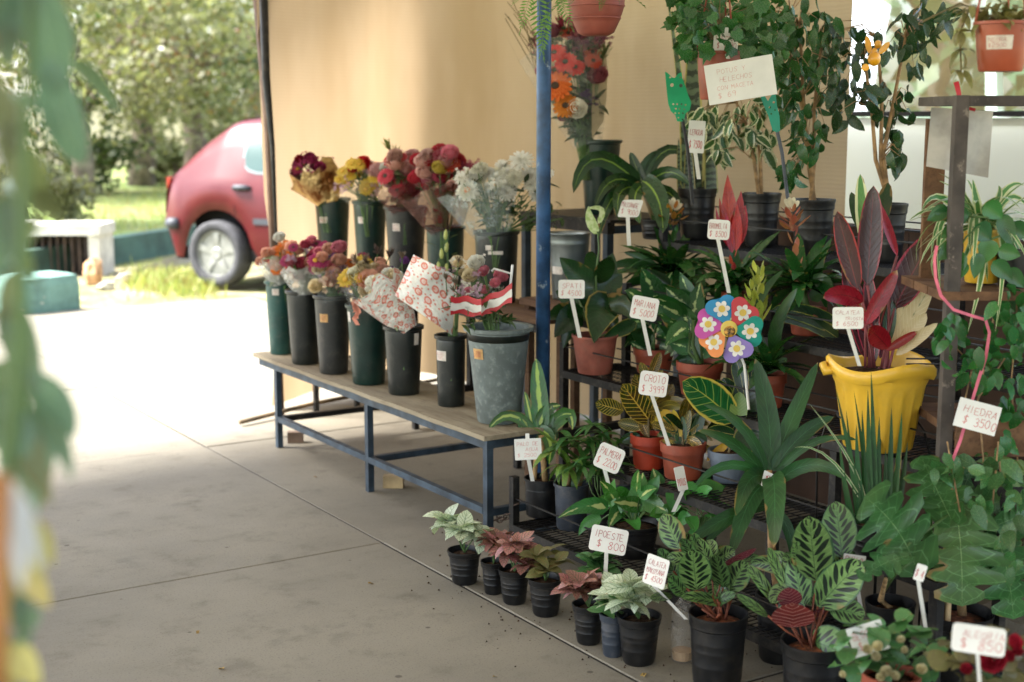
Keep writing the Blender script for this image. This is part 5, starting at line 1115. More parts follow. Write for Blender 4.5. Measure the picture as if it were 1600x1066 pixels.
# feather-marked plants ----------------------------------------------------------------------------
GC = 'feather marked foliage plants'
T, d, c = potted(1073, 1166, 968, 1082, 0, M_POTB, 'bushy plant with dark feather marks on green leaves in the larger black pot', ratio=.84, group=GC, soil=M_SOILR)
leaves(T, M_CALA, d, [(1062,858,1036,803,40),(1088,922,1082,858,54,{'dd':(0,-.08)}),(1052,892,1028,858,26,{'dd':(0,-.02),'tw':30}),(1112,893,1092,840,30,{'tw':-30}),(1130,918,1118,866,34,{'tw':-20,'dd':(0,-.05)}),(1138,924,1166,876,40,{'dd':(0,-.04)}),(1130,944,1064,934,24,{'tw':35,'dd':(0,-.12),'bow':(0,-4)}),(1050,930,1016,936,17,{'tw':30,'dd':(.02,-.08)}),(1070,928,1044,902,28,{'tw':20,'dd':(0,-.06)}),(1085,870,1066,832,32,{'dd':(.05,.03)}),(1100,902,1130,852,30,{'dd':(.08,.06)}),(1060,905,1040,880,26),(1118,940,1150,930,22,{'tw':-40,'dd':(0,-.08)})], 'ellip', fold=.2)
leaf_px(T, M_CALR, d, 1128, 884, 1182, 857, 17, 'ellip', dd=(0, -.02), tw=50)
b = []
for x, y in ((1062,858),(1088,922),(1052,892),(1112,893),(1130,918),(1138,924),(1085,870),(1100,902),(1070,928),(1128,884),(1130,944),(1118,940),(1060,905)): b.append(([c+Vector((rnd.uniform(-.03, .03), rnd.uniform(-.03, .03), -.01)), at(x+(1118-x)*.4, y+(965-y)*.45, d), at(x, y, d)], .0022))
for k in range(9): b.append(([c+Vector((rnd.uniform(-.03, .03), rnd.uniform(-.03, .03), -.01)), c+Vector((rnd.uniform(-.06, .06), rnd.uniform(-.06, .06), rnd.uniform(.03, .07)))], .0032))
stems(T, M_REDST, b)
filler(T, M_CALA, d, 1105, 888, 50, 40, 13, 46, 28, 'ellip', 301)
T, d, c = potted(1216, 1322, 1014, 1130, 0, M_POTB, 'tall plant with round feather marked leaves and red undersides at the front', ratio=.86, group=GC, soil=M_SOILR)
leaves(T, M_CALA, d, [(1275,908,1264,806,66,{'dd':(0,-.05)}),(1316,872,1306,783,56,{'dd':(.05,.05)}),(1256,948,1238,868,42,{'tw':15}),(1278,948,1346,876,64,{'dd':(0,-.06)}),(1296,948,1352,962,44,{'tw':-20,'dd':(0,-.02)}),(1234,928,1200,856,24,{'tw':45,'dd':(0,-.05),'bow':(-5,-6)}),(1213,944,1166,886,26,{'tw':40,'dd':(0,-.05),'bow':(-3,-8)}),(1200,962,1150,930,20,{'tw':40,'dd':(0,-.1)}),(1264,1000,1330,1030,66,{'dd':(0,-.14),'bow':(0,-3)}),(1300,900,1335,862,44,{'dd':(.1,.08)}),(1245,905,1228,862,30,{'dd':(.08,.05)})], 'ellip', fold=.16)
leaves(T, M_CALR, d, [(1240,980,1238,942,66,{'dd':(-.02,-.1)}),(1236,948,1231,918,38,{'dd':(-.02,-.08)}),(1274,962,1314,938,15,{'tw':50}),(1256,968,1290,952,16,{'tw':45})], 'ellip', fold=.15)
stems(T, M_REDST, [([c+Vector((rnd.uniform(-.03, .03), rnd.uniform(-.03, .03), -.01)), at(x+(1262-x)*.45, y+(1015-y)*.45, d), at(x, y, d)], .0028) for x, y in ((1275,908),(1316,872),(1256,948),(1278,948),(1296,948),(1234,928),(1213,944),(1200,962),(1264,1000),(1240,980),(1274,962),(1300,900))])
filler(T, M_CALA, d, 1265, 910, 50, 50, 12, 52, 32, 'ellip', 302)
# clear bottle between the pots
bo = onz(1066, 1032); btl = thing('plastic_bottle', bo, 'empty clear plastic bottle standing between the floor pots', 'bottle')
MB().lathe([(0, .004), (.028, 0), (.032, .01), (.031, .06), (.033, .07), (.031, .1), (.031, .13), (.02, .165), (.012, .175), (.012, .19), (.0, .19)], 20).build('body', film('bottle_plastic', '#c9c2b6', .2), btl, smooth=True)
MB().lathe([(0, .006), (.026, .006), (.028, .03), (0, .034)], 16).build('residue', plain('tan_residue', '#9a7d58', .8), btl)
# big strap-leaved cordyline -----------------------------------------------------------------------
T, d, c = potted(1178, 1250, 935, 1040, 0, M_POTB, 'large cordyline with long dark strap leaves in the middle of the rack', ratio=.82)
dc = d-.0
leaves(T, M_STRAP, dc, [(r_[0], r_[1], r_[2], r_[3], r_[4]*1.0, r_[5]) for k_, r_ in enumerate([(1204,736,1180,560,34,{'dd':(0,.06),'bow':(8,0)}),(1207,734,1278,566,28,{'dd':(0,.05),'bow':(-6,8)}),(1206,730,1220,585,19,{'dd':(.02,.08)}),(1197,738,1098,632,17,{'dd':(0,-.04),'bow':(12,-18)}),(1192,738,1090,673,18,{'dd':(0,-.1),'bow':(2,-14)}),(1208,736,1302,652,26,{'dd':(0,.0),'bow':(-2,-14)}),(1212,742,1340,688,13,{'dd':(0,-.06),'bow':(-4,-24)}),(1216,752,1328,752,22,{'dd':(0,-.1),'bow':(0,-26)}),(1214,760,1296,762,15,{'bow':(0,-14),'dd':(0,.05)}),(1206,744,1209,856,35,{'dd':(-.05,-.22),'bow':(3,-26),'dm':-.1}),(1192,745,1150,806,28,{'dd':(0,-.16),'bow':(-2,-22)}),(1190,760,1143,866,32,{'dd':(0,-.08),'bow':(0,-20)}),(1193,742,1086,760,15,{'dd':(0,-.1),'bow':(-4,-24)}),(1200,790,1100,852,20,{'dd':(.05,0),'bow':(0,-16)}),(1210,765,1290,810,16,{'dd':(.05,.1),'bow':(4,-16)}),(1200,740,1150,600,18,{'dd':(.05,.15),'bow':(6,-6)}),(1180,800,1072,852,24,{'dd':(0,-.1),'bow':(4,-14)}),(1213,780,1275,850,18,{'dd':(.06,.12),'bow':(6,-12)}),(1196,770,1120,800,16,{'dd':(.1,.1),'bow':(0,-16)}),(1215,800,1250,745,15,{'dd':(.06,.1)}),(1205,800,1180,900,20,{'dd':(.0,-.05),'bow':(-8,-14)}),(1210,800,1240,890,18,{'dd':(.02,.0),'bow':(8,-14)})]) if k_ not in (2, 8, 14, 15, 17, 18, 19, 20)], 'strap', fold=.3, n=9)
stems(T, M_TRUNKB, [([c, at(1206, 860, d), at(1202, 735, d)], [.012, .011, .008])], n=8)
# lowest step ---------------------------------------------------------------------------------------
Z0, Z1, Z2, Z3, Z4 = [z for _, z in RZ]
T, d, c = potted(818, 875, 752, 811, Z0, M_POTB, 'cane plant with yellow striped leaves on the lowest step by the blue pole', ratio=.9, kind='plain')
leaves(T, M_MASS, d, [(846,672,838,560,29,{'prof':'strap'}),(836,678,763,672,18,{'bow':(-2,-26)}),(838,690,820,612,16),(842,680,876,634,20,{'bow':(-8,-12)}),(846,690,894,672,24,{'bow':(14,-34)}),(846,694,897,648,18,{'bow':(-6,-16)}),(840,672,857,726,22,{'bow':(10,-12),'dd':(0,-.08)}),(834,686,774,692,14,{'bow':(0,-14)}),(850,695,862,632,18),(848,684,868,690,16,{'bow':(6,-12)}),(838,690,808,700,14,{'bow':(-2,-12)}),(840,680,866,652,16),(832,690,812,652,14,{'bow':(-4,0)})], 'strap', fold=.3)
stems(T, M_TRUNK, [([at(834, 758, d), at(840, 690, d)], .0085), ([at(852, 758, d-.02), at(846, 680, d-.02)], .0105)], 'cane', 9)
T, d, c = potted(864, 922, 760, 831, Z0, M_POTG, 'cane plant with drooping yellow green leaves in the slate pot on the lowest step', ratio=.84, kind='plain')
stems(T, M_TRUNK, [([at(884, 775, d), at(890, 728, d)], .0105), ([at(900, 775, d), at(910, 732, d)], .0105)], 'cane', 9)
for x, y, n, s_ in ((886, 728, 14, 3), (908, 725, 14, 4), (870, 700, 9, 5), (925, 700, 10, 6), (895, 690, 10, 8)): rosette(T, U_YEL if s_ % 2 else U_PALM, at(x, y, d), n, 58*d/FPX, (-10, 60), s_, s_, .005)
T, d, c = potted(914, 968, 790, 846, Z0, M_POTB, 'parlour palm with thin stems in a black pot on the lowest step', ratio=.84)
stems(T, M_STEM, [([c, at(x1, y1, d), at(x2, y2, d)], .0022) for x1, y1, x2, y2 in ((930, 760, 926, 690), (938, 760, 942, 680), (934, 770, 934, 720), (945, 770, 952, 725), (925, 770, 912, 730))])
for k, (x, y) in enumerate(((926, 690), (942, 680), (934, 720), (952, 725), (912, 730), (928, 665), (950, 690), (938, 745), (955, 700))): rosette(T, U_PALM, at(x, y, d), 7, 46*d/FPX, (-15, 55), k, k+20, .004)
T, d, c = potted(948, 1032, 824, 876, Z0, M_POTB, 'pothos with cream marbled heart leaves in a wide black pot', ratio=.72)
leaves(T, M_POTH, d, [(994,800,1005,738,36,{'dd':(0,.03)}),(950,796,871,810,27,{'bow':(4,-12),'dd':(0,-.05)}),(1002,790,958,784,27,{'dd':(0,-.06)}),(1008,782,1044,800,30,{'dd':(0,-.05),'mat':M_POTH}),(1030,760,1020,732,24,{'dd':(.05,.05)}),(960,806,968,776,20)], 'heart')
leaves(T, M_POTHG, d, [(1042,796,1014,806,24,{'dd':(0,-.05)}),(940,812,904,838,20,{'bow':(-4,-8)}),(1022,806,1065,790,26,{'dd':(0,-.05)}),(975,800,945,770,22),(1015,770,1030,742,20,{'mat':M_POTHG}),(950,792,960,748,19),(985,812,1000,780,18)], 'heart')
stems(T, M_STEM, [([c, at(x*.6+990*.4, y-14, d), at(x, y, d)], .0024) for x, y in ((994,800),(950,796),(1002,790),(1008,782),(940,812),(1022,806),(1042,796),(975,800),(960,806))])
filler(T, M_POTHG, d, 985, 795, 34, 22, 10, 40, 22, 'heart', 312); filler(T, M_POTH, d, 985, 790, 34, 24, 8, 42, 25, 'heart', 313)
T, d, c = potted(1062, 1118, 845, 880, Z0, M_POTB, 'second pothos with small bright green leaves behind the feather marked plant', ratio=.8)
leaves(T, M_POTHG, d, [(1088,765,1122,774,26,{'bow':(2,-4)}),(1102,792,1106,762,20),(1070,760,1096,792,22,{'bow':(4,-6)}),(1118,808,1070,840,24),(1060,790,1040,770,24),(1128,770,1100,748,20),(1075,800,1058,825,20)], 'heart')
stems(T, M_STEM, [([c, at(1090+k*4, 810, d), at(x, y, d)], .0022) for k, (x, y) in enumerate(((1088,765),(1102,792),(1070,760),(1118,808),(1060,790),(1128,770)))])
filler(T, M_POTHG, d, 1085, 795, 40, 35, 16, 34, 22, 'heart', 303)
# second step: crotons --------------------------------------------------------------------------------
T, d, c = potted(984, 1042, 684, 736, Z1, M_POTO, 'croton with yellow veined bronze leaves in a bright orange red pot', 'rimmed', .82)
leaves(T, M_CROTY, d, [(974,642,930,630,27,{'dd':(0,-.03)}),(1018,662,972,600,42,{'dd':(0,-.08)}),(1030,662,1000,640,15,{'mat':M_YELLOW}),(1016,590,1032,550,17,{'tw':20}),(1010,630,992,585,26,{'dd':(.05,.03)}),(1020,670,1045,640,22),(1002,668,965,660,20),(1030,640,1052,600,20,{'dd':(.06,.05)}),(1000,680,968,690,18,{'mat':M_SPATH}),(1020,610,1000,566,18,{'dd':(.06,.05)}),(1012,682,1000,650,16)], 'ellip')
stems(T, M_STEMB, [([c, at(1013, 640, d), at(1015, 590, d)], .004)])
filler(T, M_CROTY, d, 1010, 640, 30, 40, 10, 46, 20, 'ellip', 304)
T, d, c = potted(1030, 1103, 697, 753, Z1, M_POTT, 'small croton with thin yellow and green leaves in a terracotta pot', 'rimmed', .8)
leaves(T, M_CROTY, d, [(1062,690,1052,640,16,{'mat':M_YELLOW}),(1058,688,1040,672,14),(1070,695,1098,662,16),(1075,690,1110,672,14),(1064,695,1078,640,15),(1055,695,1030,690,12,{'mat':M_CROTS}),(1080,700,1112,700,13,{'mat':M_CROTS}),(1066,698,1066,650,15,{'mat':M_BROM}),(1060,698,1036,650,14,{'mat':M_BROM}),(1078,698,1100,640,18,{'mat':M_SPATH}),(1050,700,1068,668,16,{'mat':M_SPATH}),(1084,704,1104,684,14,{'mat':M_SPATH}),(1046,660,1036,640,20,{'mat':M_YELLOW})], 'ellip')
stems(T, M_STEMB, [([c, at(1066, 680, d)], .003)])
filler(T, M_CROTY, d, 1068, 675, 24, 26, 10, 38, 14, 'ellip', 305); filler(T, M_SPATH, d, 1068, 675, 24, 26, 8, 36, 13, 'ellip', 306)
T, d, c = potted(1104, 1170, 708, 757, Z1, M_POTBL, 'broad leafed croton with yellow edged leaves in a blue grey pot', 'rimmed', .72)
leaves(T, M_CROTB, d, [(1146,660,1066,596,58,{'dd':(0,-.06),'bow':(4,-4)}),(1160,662,1176,575,50,{'mat':M_CROTD,'dd':(.04,.04)}),(1152,668,1156,612,28,{'mat':M_CROTL,'dd':(-.02,-.02)}),(1165,660,1172,730,56,{'mat':M_CROTD,'dd':(-.02,-.06),'bow':(6,-6)}),(1244,684,1190,704,36,{'mat':M_CROTS,'dd':(.06,.06)}),(1150,680,1105,672,24,{'mat':M_CROTD}),(1160,650,1130,590,34,{'mat':M_CROTD,'dd':(.08,.1)}),(1170,665,1208,622,30,{'mat':M_CROTD,'dd':(.05,.06)}),(1140,690,1104,720,13,{'mat':M_YELLOW})], 'ellip', fold=.22)
stems(T, M_STEMB, [([c, at(1145, 690, d), at(1158, 655, d)], .005), ([at(1165, 700, d), at(1230, 695, d+.05)], .003)])
filler(T, M_CROTD, d, 1158, 650, 26, 34, 8, 58, 30, 'ellip', 307, dz=.16); filler(T, M_CROTS, d, 1175, 695, 24, 16, 6, 34, 14, 'ellip', 308, dz=.12)
# third step -----------------------------------------------------------------------------------------
T, d, c = potted(892, 966, 528, 587, Z2, M_POTP, 'peace lily with dark glossy leaves in a faded pink pot', 'plain', .74)
leaves(T, M_SPATH, d, [(928,452,874,402,40,{'dd':(0,-.03)}),(952,474,928,537,56,{'mat':M_SPATHY,'dd':(0,-.12),'bow':(-2,-16)}),(910,488,866,528,42,{'dd':(0,-.08),'bow':(0,-8)}),(994,504,942,528,24,{'mat':M_SPATHY,'dd':(0,-.05)}),(938,466,972,428,40,{'dd':(.03,.06)}),(895,495,856,500,34,{'dd':(.04,.02),'bow':(0,-8)}),(905,470,868,455,34,{'dd':(.05,.05)}),(950,480,986,500,34,{'dd':(0,-.02),'bow':(2,-14)}),(930,480,905,440,34,{'dd':(.08,.1)}),(940,500,960,520,30,{'bow':(4,-10)}),(900,505,880,545,26,{'bow':(-2,-8)}),(945,440,958,395,30,{'dd':(.08,.1)})], 'ovate', fold=.22)
sp = [(933, 470), (931, 430), (936, 390), (934, 362)]
stems(T, M_STEM, [([at(x, y, d-.02) for x, y in sp], [.0045, .004, .0035, .003])]+[([c, at(x, y, d)], .003) for x, y in ((928,452),(952,474),(910,488),(938,466),(905,470),(950,480),(994,504))])
M_SPW = petalmat('white_green_spathe', '#c9d3a4', '#9fb870')
leaf_px(T, M_SPW, d-.02, 934, 366, 920, 322, 18, 'ovate', bow=(-5, 0), name='spathe', tw=25); leaf_px(T, M_SPW, d-.02, 934, 350, 918, 326, 9, 'strap', bow=(14, -10), name='spathe')
filler(T, M_SPATH, d, 928, 470, 34, 36, 14, 52, 32, 'ovate', 309, dz=.18)
T, d, c = potted(988, 1054, 548, 587, Z2, M_POTT, 'dumb cane with cream centred leaves in a terracotta pot on the third step', 'rimmed', .8)
leaves(T, M_DIEF, d, [(1034,478,1002,418,38,{'dd':(0,-.03)}),(1082,486,1032,442,28,{'dd':(0,-.05)}),(1082,534,1026,502,30,{'dd':(0,-.06)}),(1046,448,1010,420,22,{'mat':M_SPATH}),(1020,530,985,520,32,{'mat':M_SPATH,'dd':(0,-.04)}),(1025,520,1050,460,30),(1018,545,996,505,26),(1030,540,1070,548,26,{'dd':(0,-.05)}),(1012,550,985,535,24),(1030,500,1060,465,26,{'dd':(.05,.08)}),(1015,510,990,470,26,{'dd':(.06,.08)})], 'ovate', fold=.22)
stems(T, M_STEM, [([c, at(1022, 520, d), at(x, y, d)], .004) for x, y in ((1034,478),(1025,520),(1018,545),(1046,448))], n=6)
filler(T, M_DIEF, d, 1022, 500, 28, 40, 12, 50, 25, 'ovate', 310, dz=.18)
T, d, c = potted(1055, 1130, 570, 622, Z2, M_POTT, 'taller dumb cane behind the toy windmill in a terracotta pot', 'rimmed', .78)
leaves(T, M_DIEF, d, [(1086,580,1078,496,22,{'prof':'strap'}),(1080,560,1048,570,22,{'mat':M_SPATH}),(1090,520,1050,470,32,{'dd':(.02,.02)}),(1085,530,1110,470,30,{'dd':(.04,.06)}),(1080,500,1095,440,30,{'dd':(.05,.08)}),(1076,520,1030,490,30,{'dd':(.04,.02)}),(1095,560,1120,520,24),(1075,480,1040,450,30,{'dd':(.06,.06)}),(1090,490,1062,425,28,{'dd':(.08,.1)}),(1082,545,1044,535,28),(1098,540,1135,560,24)], 'ovate', fold=.22)
stems(T, M_STEM, [([c, at(1082, 540, d), at(1084, 500, d)], .007), ([c+Vector((.02, .01, 0)), at(1094, 540, d), at(1092, 520, d)], .005), ([c, at(1076, 550, d), at(1078, 520, d)], .005)], n=7)
filler(T, M_DIEF, d, 1085, 510, 32, 50, 14, 54, 27, 'ovate', 311, dz=.18)
T, d, c = potted(1165, 1228, 588, 640, Z2, M_POTT, 'bromeliad with a yellow green flower spike beside the toy windmill', 'rimmed', .8)
rosette(T, U_BROMW, c+Vector((0, 0, .02)), 26, 100*d/FPX, (15, 75), 0, 31, .006)
leaves(T, M_BROM, d, [(1212,552,1246,450,21,{'dd':(0,-.05),'bow':(-14,4),'prof':'strap'}),(1184,484,1224,422,12,{'dd':(-.04,-.02),'bow':(-8,0)}),(1195,590,1160,500,20,{'dd':(0,.05)}),(1195,580,1230,560,18)], 'strap')
def spike(T, d, pts, rpx, mat, nb, lpx, wpx, seed, name='bract', up=.75):
    r2 = random.Random(seed); P = [at(x, y, d) for x, y in pts]; me = leaf_unit('bract', mat, 4, .42, -.25, .5, (.5, .6)); m = nb
    for i in range(m):
        f_ = (i+.3)/m; p = P[0].lerp(P[1], f_); ax = (P[1]-P[0]).normalized(); a = i*2.4; e1 = ax.orthogonal().normalized(); e2 = ax.cross(e1); o = e1*math.cos(a)+e2*math.sin(a)
        dr = (ax*up+o*(1-up)*(1.5-f_)).normalized(); z = o
        x = dr.cross(z).normalized(); z = x.cross(dr); R3 = Matrix((x, dr, z)).transposed().to_4x4()
        link(name, me, T, mat4=Matrix.Translation(p+o*rpx*.25*d/FPX-T.location) @ R3 @ Matrix.Scale(lpx*(1.1-.45*f_)*r2.uniform(.85, 1.1)*d/FPX, 4))
M_SPKY = lm('yellow_green_bract', '#a8ac48', '#8a9a3c', rough=.35); M_SPKR = lm('scarlet_bract', '#b8201f', '#94141a', mid=('#c85a50', .08), rough=.3, trans=.3); M_SPKO = lm('orange_yellow_bract', '#c08a3a', '#a0602f', rough=.4); M_SPKP = lm('rosy_bract', '#a8504a', '#8a6a3c', rough=.4); M_CRM = petalmat('cream_tips', '#dcd3b4')
spike(T, d-.02, ((1186, 512), (1184, 420)), 14, M_SPKY, 24, 30, 8, 5, up=.82); spike(T, d-.03, ((1176, 500), (1172, 446)), 10, M_SPKY, 14, 22, 6, 6, up=.85)
# fourth step: bromeliads ------------------------------------------------------------------------------
def brom(pxl, pxr, ytop, ybot, label, cc, n, lpx, seed):
    T, d, c = potted(pxl, pxr, ytop, ybot, Z3, M_POTO if seed == 41 else M_POTT, label, 'rimmed', .8, group='bromeliads on the fourth step'); rosette(T, U_BROM if seed != 43 else U_BROMW, at(cc[0], cc[1], d), n, lpx*d/FPX, (5, 72), 0, seed, .008); 
    stems(T, M_STEM, [([c, at(cc[0], cc[1]-4, d)], .012)], 'rosette_core', 8); return T, d
T, d = brom(1048, 1094, 440, 478, 'bromeliad with a yellow orange flower head in an orange pot', (1052, 428), 44, 104, 41)
spike(T, d-.03, ((1052, 425), (1052, 330)), 8, M_BROM, 9, 26, 6, 7, up=.9); spike(T, d-.04, ((1052, 352), (1052, 325)), 18, M_SPKO, 13, 26, 8, 8, up=.55)
leaves(T, M_CRM, d-.04, [(1052,326,1044,312,9,{}),(1052,326,1052,308,9,{}),(1052,326,1061,312,9,{}),(1051,328,1038,318,8,{}),(1053,328,1066,318,8,{})], 'ellip', name='floret')
leaves(T, M_BROM, d, [(1056,440,1092,402,28,{'prof':'ovate','dd':(-.05,-.1)}),(1070,420,1092,480,20,{'dd':(-.05,-.12),'bow':(12,-10)}),(1040,440,950,420,18,{'bow':(0,-18),'dd':(0,-.05)}),(1040,445,960,470,16,{'bow':(0,-22),'dd':(0,-.08)}),(1045,440,975,395,14,{'bow':(0,-10)})], 'strap')
T, d = brom(1126, 1172, 460, 511, 'bromeliad with a scarlet feather shaped flower spike', (1148, 446), 40, 102, 42)
spike(T, d-.03, ((1146, 432), (1146, 380)), 6, M_SPKR, 4, 20, 6, 9, up=.93)
leaves(T, M_SPKR, d-.04, [(1148,385,1137,272,27,{'bow':(-3,0)}),(1149,388,1158,298,24,{}),(1146,390,1124,308,13,{'bow':(-3,2)}),(1146,392,1118,322,10,{'bow':(-4,4)}),(1150,388,1165,320,16,{'bow':(3,0)}),(1144,395,1134,330,14,{'dd':(-.01,-.02)}),(1150,392,1152,318,18,{'dd':(-.01,-.02)})], 'lance', name='bract', tw=10, fold=.4)
T, d = brom(1230, 1290, 485, 526, 'bromeliad with a rosy flower head and cream tips', (1252, 450), 40, 100, 43)
spike(T, d-.03, ((1246, 450), (1238, 340)), 8, M_SPKP, 10, 26, 6, 10, up=.9); spike(T, d-.04, ((1240, 362), (1236, 328)), 18, M_SPKP, 14, 27, 8, 11, up=.6)
leaves(T, M_CRM, d-.04, [(1236,324,1226,311,9,{}),(1236,324,1233,308,9,{}),(1236,324,1241,308,9,{}),(1236,326,1249,314,9,{})], 'ellip', name='floret')
leaves(T, M_CROTD, d, [(1308,512,1206,484,30,{'dd':(-.05,-.12),'bow':(0,-8)}),(1310,530,1215,500,24,{'dd':(-.05,-.1),'bow':(0,-12)}),(1282,470,1300,372,14,{'mat':M_BROM,'bow':(-12,0)}),(1268,470,1302,430,22,{'mat':M_BROM}),(1270,440,1296,462,22,{'mat':M_BROM,'dd':(-.05,-.12),'bow':(6,-10)})], 'strap')
# fifth step: dracaena, snake plant, figs ----------------------------------------------------------------
T, d, c = potted(1000, 1045, 345, 375, Z4, M_POTB, 'dark dracaena with long arching leaves left of the bromeliads', ratio=.85)
leaves(T, M_DRAC, d, [(1000,290,896,302,27,{'bow':(-16,-48),'dd':(0,-.12)}),(1006,290,1080,250,18,{'bow':(-4,-34)}),(1004,282,1036,364,34,{'bow':(8,-12),'dd':(-.05,-.22)}),(1000,292,930,325,20,{'bow':(-8,-26),'dd':(0,-.2)}),(1000,285,958,268,18,{'bow':(-6,-16)}),(1005,280,1030,236,20,{'bow':(-6,-2)}),(1004,295,968,345,22,{'bow':(-16,-20),'dd':(0,-.2)}),(1008,290,1070,275,18,{'bow':(0,-14)}),(1008,296,1078,290,20,{'bow':(0,-24),'dd':(0,-.1)}),(1004,290,1000,350,22,{'bow':(-10,-10),'dd':(-.05,-.25)}),(1003,285,985,238,18,{}),(1010,300,1060,345,20,{'bow':(14,-18),'dd':(0,-.15)}),(1000,300,935,372,20,{'bow':(-8,-30),'dd':(0,-.2)})], 'strap', fold=.3, n=9)
stems(T, M_STEMB, [([c, at(1004, 290, d)], .012)], n=8)
T, d, c = potted(1058, 1118, 298, 376, Z4, M_POTB, 'snake plant with tall dark banded blades behind the hanging pot', ratio=.85)
leaves(T, M_SANS, d, [(1070,300,1040,-20,17,{'bow':(12,30),'dd':(0,-.05)}),(1082,300,1082,20,38,{'dd':(0,.02)}),(1112,310,1108,160,21,{'dd':(-.05,-.08)}),(1090,310,1068,120,24,{'dd':(.05,.05)}),(1078,310,1075,200,18,{'dd':(-.05,-.06)}),(1100,310,1118,90,24,{'dd':(.05,.05)}),(1066,310,1060,215,14,{})], 'blade', fold=.3, n=9)
def fig(pot, label, trunks, blobs, n, mat, lpx, seed, zf=Z4, d0=None, width=.45, mats=None):
    T, d, c = potted(*pot, zf, M_POTB, label, ratio=.8, d=d0); r2 = random.Random(seed)
    U = [leaf_unit('fig_leaf', m, 5, width, dr, .25, (.55, .85)) for m in (mats or [mat]) for dr in (.25, .7)]
    tops = []; b = MB()
    for tr in trunks:
        pts = [c+Vector((r2.uniform(-.015, .015), 0, -.02))]+[at(x, y, d) for x, y in tr]; b.tube([p-T.location for p in pts], [.008-.004*i/len(pts) for i in range(len(pts))], 7); tops += pts[1:]
    for i in range(n):
        bl = blobs[i % len(blobs)]
        while True:
            x, y, z = r2.uniform(-1, 1), r2.uniform(-1, 1), r2.uniform(-1, 1)
            if x*x+y*y+z*z < 1: break
        p = at(bl[0]+x*bl[2], bl[1]+y*bl[3], d+z*.26)
        if i % 3 == 0:
            q = min(tops, key=lambda t_: (t_-p).length); m_ = (p+q)/2+Vector((0, 0, .03)); b.tube([q-T.location, m_-T.location, p-T.location], [.0025, .0018, .001], 4, cap=False)
        v = Vector((r2.gauss(0, .5), r2.gauss(0, .5), -1+r2.gauss(0, .35))).normalized(); nn = (EYE-p).normalized()*.5+Vector((r2.gauss(0, .7), r2.gauss(0, .7), r2.uniform(.2, 1)))
        X = v.cross(nn).normalized(); Zv = X.cross(v); R3 = Matrix((X, v, Zv)).transposed().to_4x4()
        link('leaf', U[i % len(U)], T, mat4=Matrix.Translation(p-T.location) @ R3 @ Matrix.Scale(lpx*r2.uniform(.7, 1.25)*d/FPX, 4))
    b.build('branch', M_TRUNKB, T, smooth=True); return T
GF = 'weeping fig trees in black pots'
fig((1158, 1218, 306, 388), 'fig with cream edged leaves and two thin tan stems', [[(1178, 250), (1165, 190), (1150, 160)], [(1188, 250), (1184, 200), (1190, 150)]], [(1150, 185, 36, 34), (1178, 170, 26, 30), (1128, 225, 14, 26), (1110, 180, 22, 26), (1190, 215, 26, 34)], 110, M_FICV, 32, 51)
fig((1233, 1302, 316, 405), 'bushy weeping fig with glossy leaves hanging left of the van', [[(1262, 250), (1255, 150), (1250, 40)], [(1272, 255), (1272, 170), (1285, 60)], [(1266, 240), (1240, 100), (1235, 20)]], [(1245, 60, 50, 70), (1255, 140, 48, 60), (1232, 110, 34, 80), (1262, 210, 34, 45), (1275, 40, 50, 55), (1238, 262, 16, 22), (1290, 110, 36, 60), (1220, 30, 40, 40)], 295, M_FIC, 30, 52)
fig((1362, 1414, 322, 412), 'sparse dark weeping fig standing out against the white van', [[(1376, 250), (1378, 150), (1370, 60)], [(1368, 250), (1362, 170), (1350, 90)], [(1380, 240), (1396, 160), (1415, 60)]], [(1345, 110, 46, 60), (1385, 70, 62, 48), (1430, 60, 46, 50), (1395, 150, 44, 40), (1325, 150, 32, 42), (1400, 225, 12, 40), (1310, 60, 36, 50), (1450, 20, 40, 30)], 200, M_FICD, 31, 53)
# ------------------------------------------------------------------ right side: philodendrons, blades, yellow pot
def wire_ring(mb, c, r, th=.003, n=20):
    return mb.tube([c+Vector((r*math.cos(2*PI*i/n), r*math.sin(2*PI*i/n), 0)) for i in range(n+1)], th, 5, cap=False)
dY = 3.92; yc = at(1371, 566, dY); ry = 80*dY/FPX
YP = thing('potted_plant', at(1371, 697, dY), 'big yellow plastic pot of burgundy and cream leaved plants', 'plant')
hY = 136*dY/FPX; M_POTY = plain('bright_yellow_plastic', '#e2b338', .34, var=.06, dust=.12, wear=('#b98f3a', .14, 30))
mb = MB(); n = 72; prof = [(0, .004), (.64, 0), (.66, .01), (.70, .25), (.80, .62), (.845, .72), (.9, .79), (.91, .84), (1.0, .85), (1.04, .9), (1.045, .97), (1.0, 1.0), (.95, .985), (.88, .8), (.75, .5)]
vs = []; 
for i, (r, z) in enumerate(prof):
    for j in range(n):
        fl = .022*(1 if (j//2) % 2 else -1) if .2 < z < .7 else 0
        rim_lift = 1.0
        a = 2*PI*j/n; rr = (r+fl)*ry; zz = z*hY+(.012*math.sin(3*a+.6) if z > .84 else 0); vs.append((rr*math.cos(a), rr*math.sin(a), zz))
mb.add(vs, [(i*n+j, i*n+(j+1) % n, (i+1)*n+(j+1) % n, (i+1)*n+j) for i in range(len(prof)-1) for j in range(n)]).build('pot', M_POTY, YP, smooth=True, auto=45)
lug = MB()
for j in range(9):
    a = PI*.1+PI*1.1*j/8; lug.add([(0, 0, 0)], [])
lpts = [at(1290, 566, dY-.03), at(1286, 570, dY-.05), at(1290, 580, dY-.06), at(1302, 578, dY-.06), at(1316, 572, dY-.05)]
MB().tube([p-YP.location for p in lpts], [.004, .011, .014, .013, .006], 8).build('rim_scroll', M_POTY, YP, smooth=True)
MB().lathe([(.9*ry, .84*hY), (.4*ry, .88*hY), (0, .88*hY)], 20).build('soil', M_SOIL, YP)
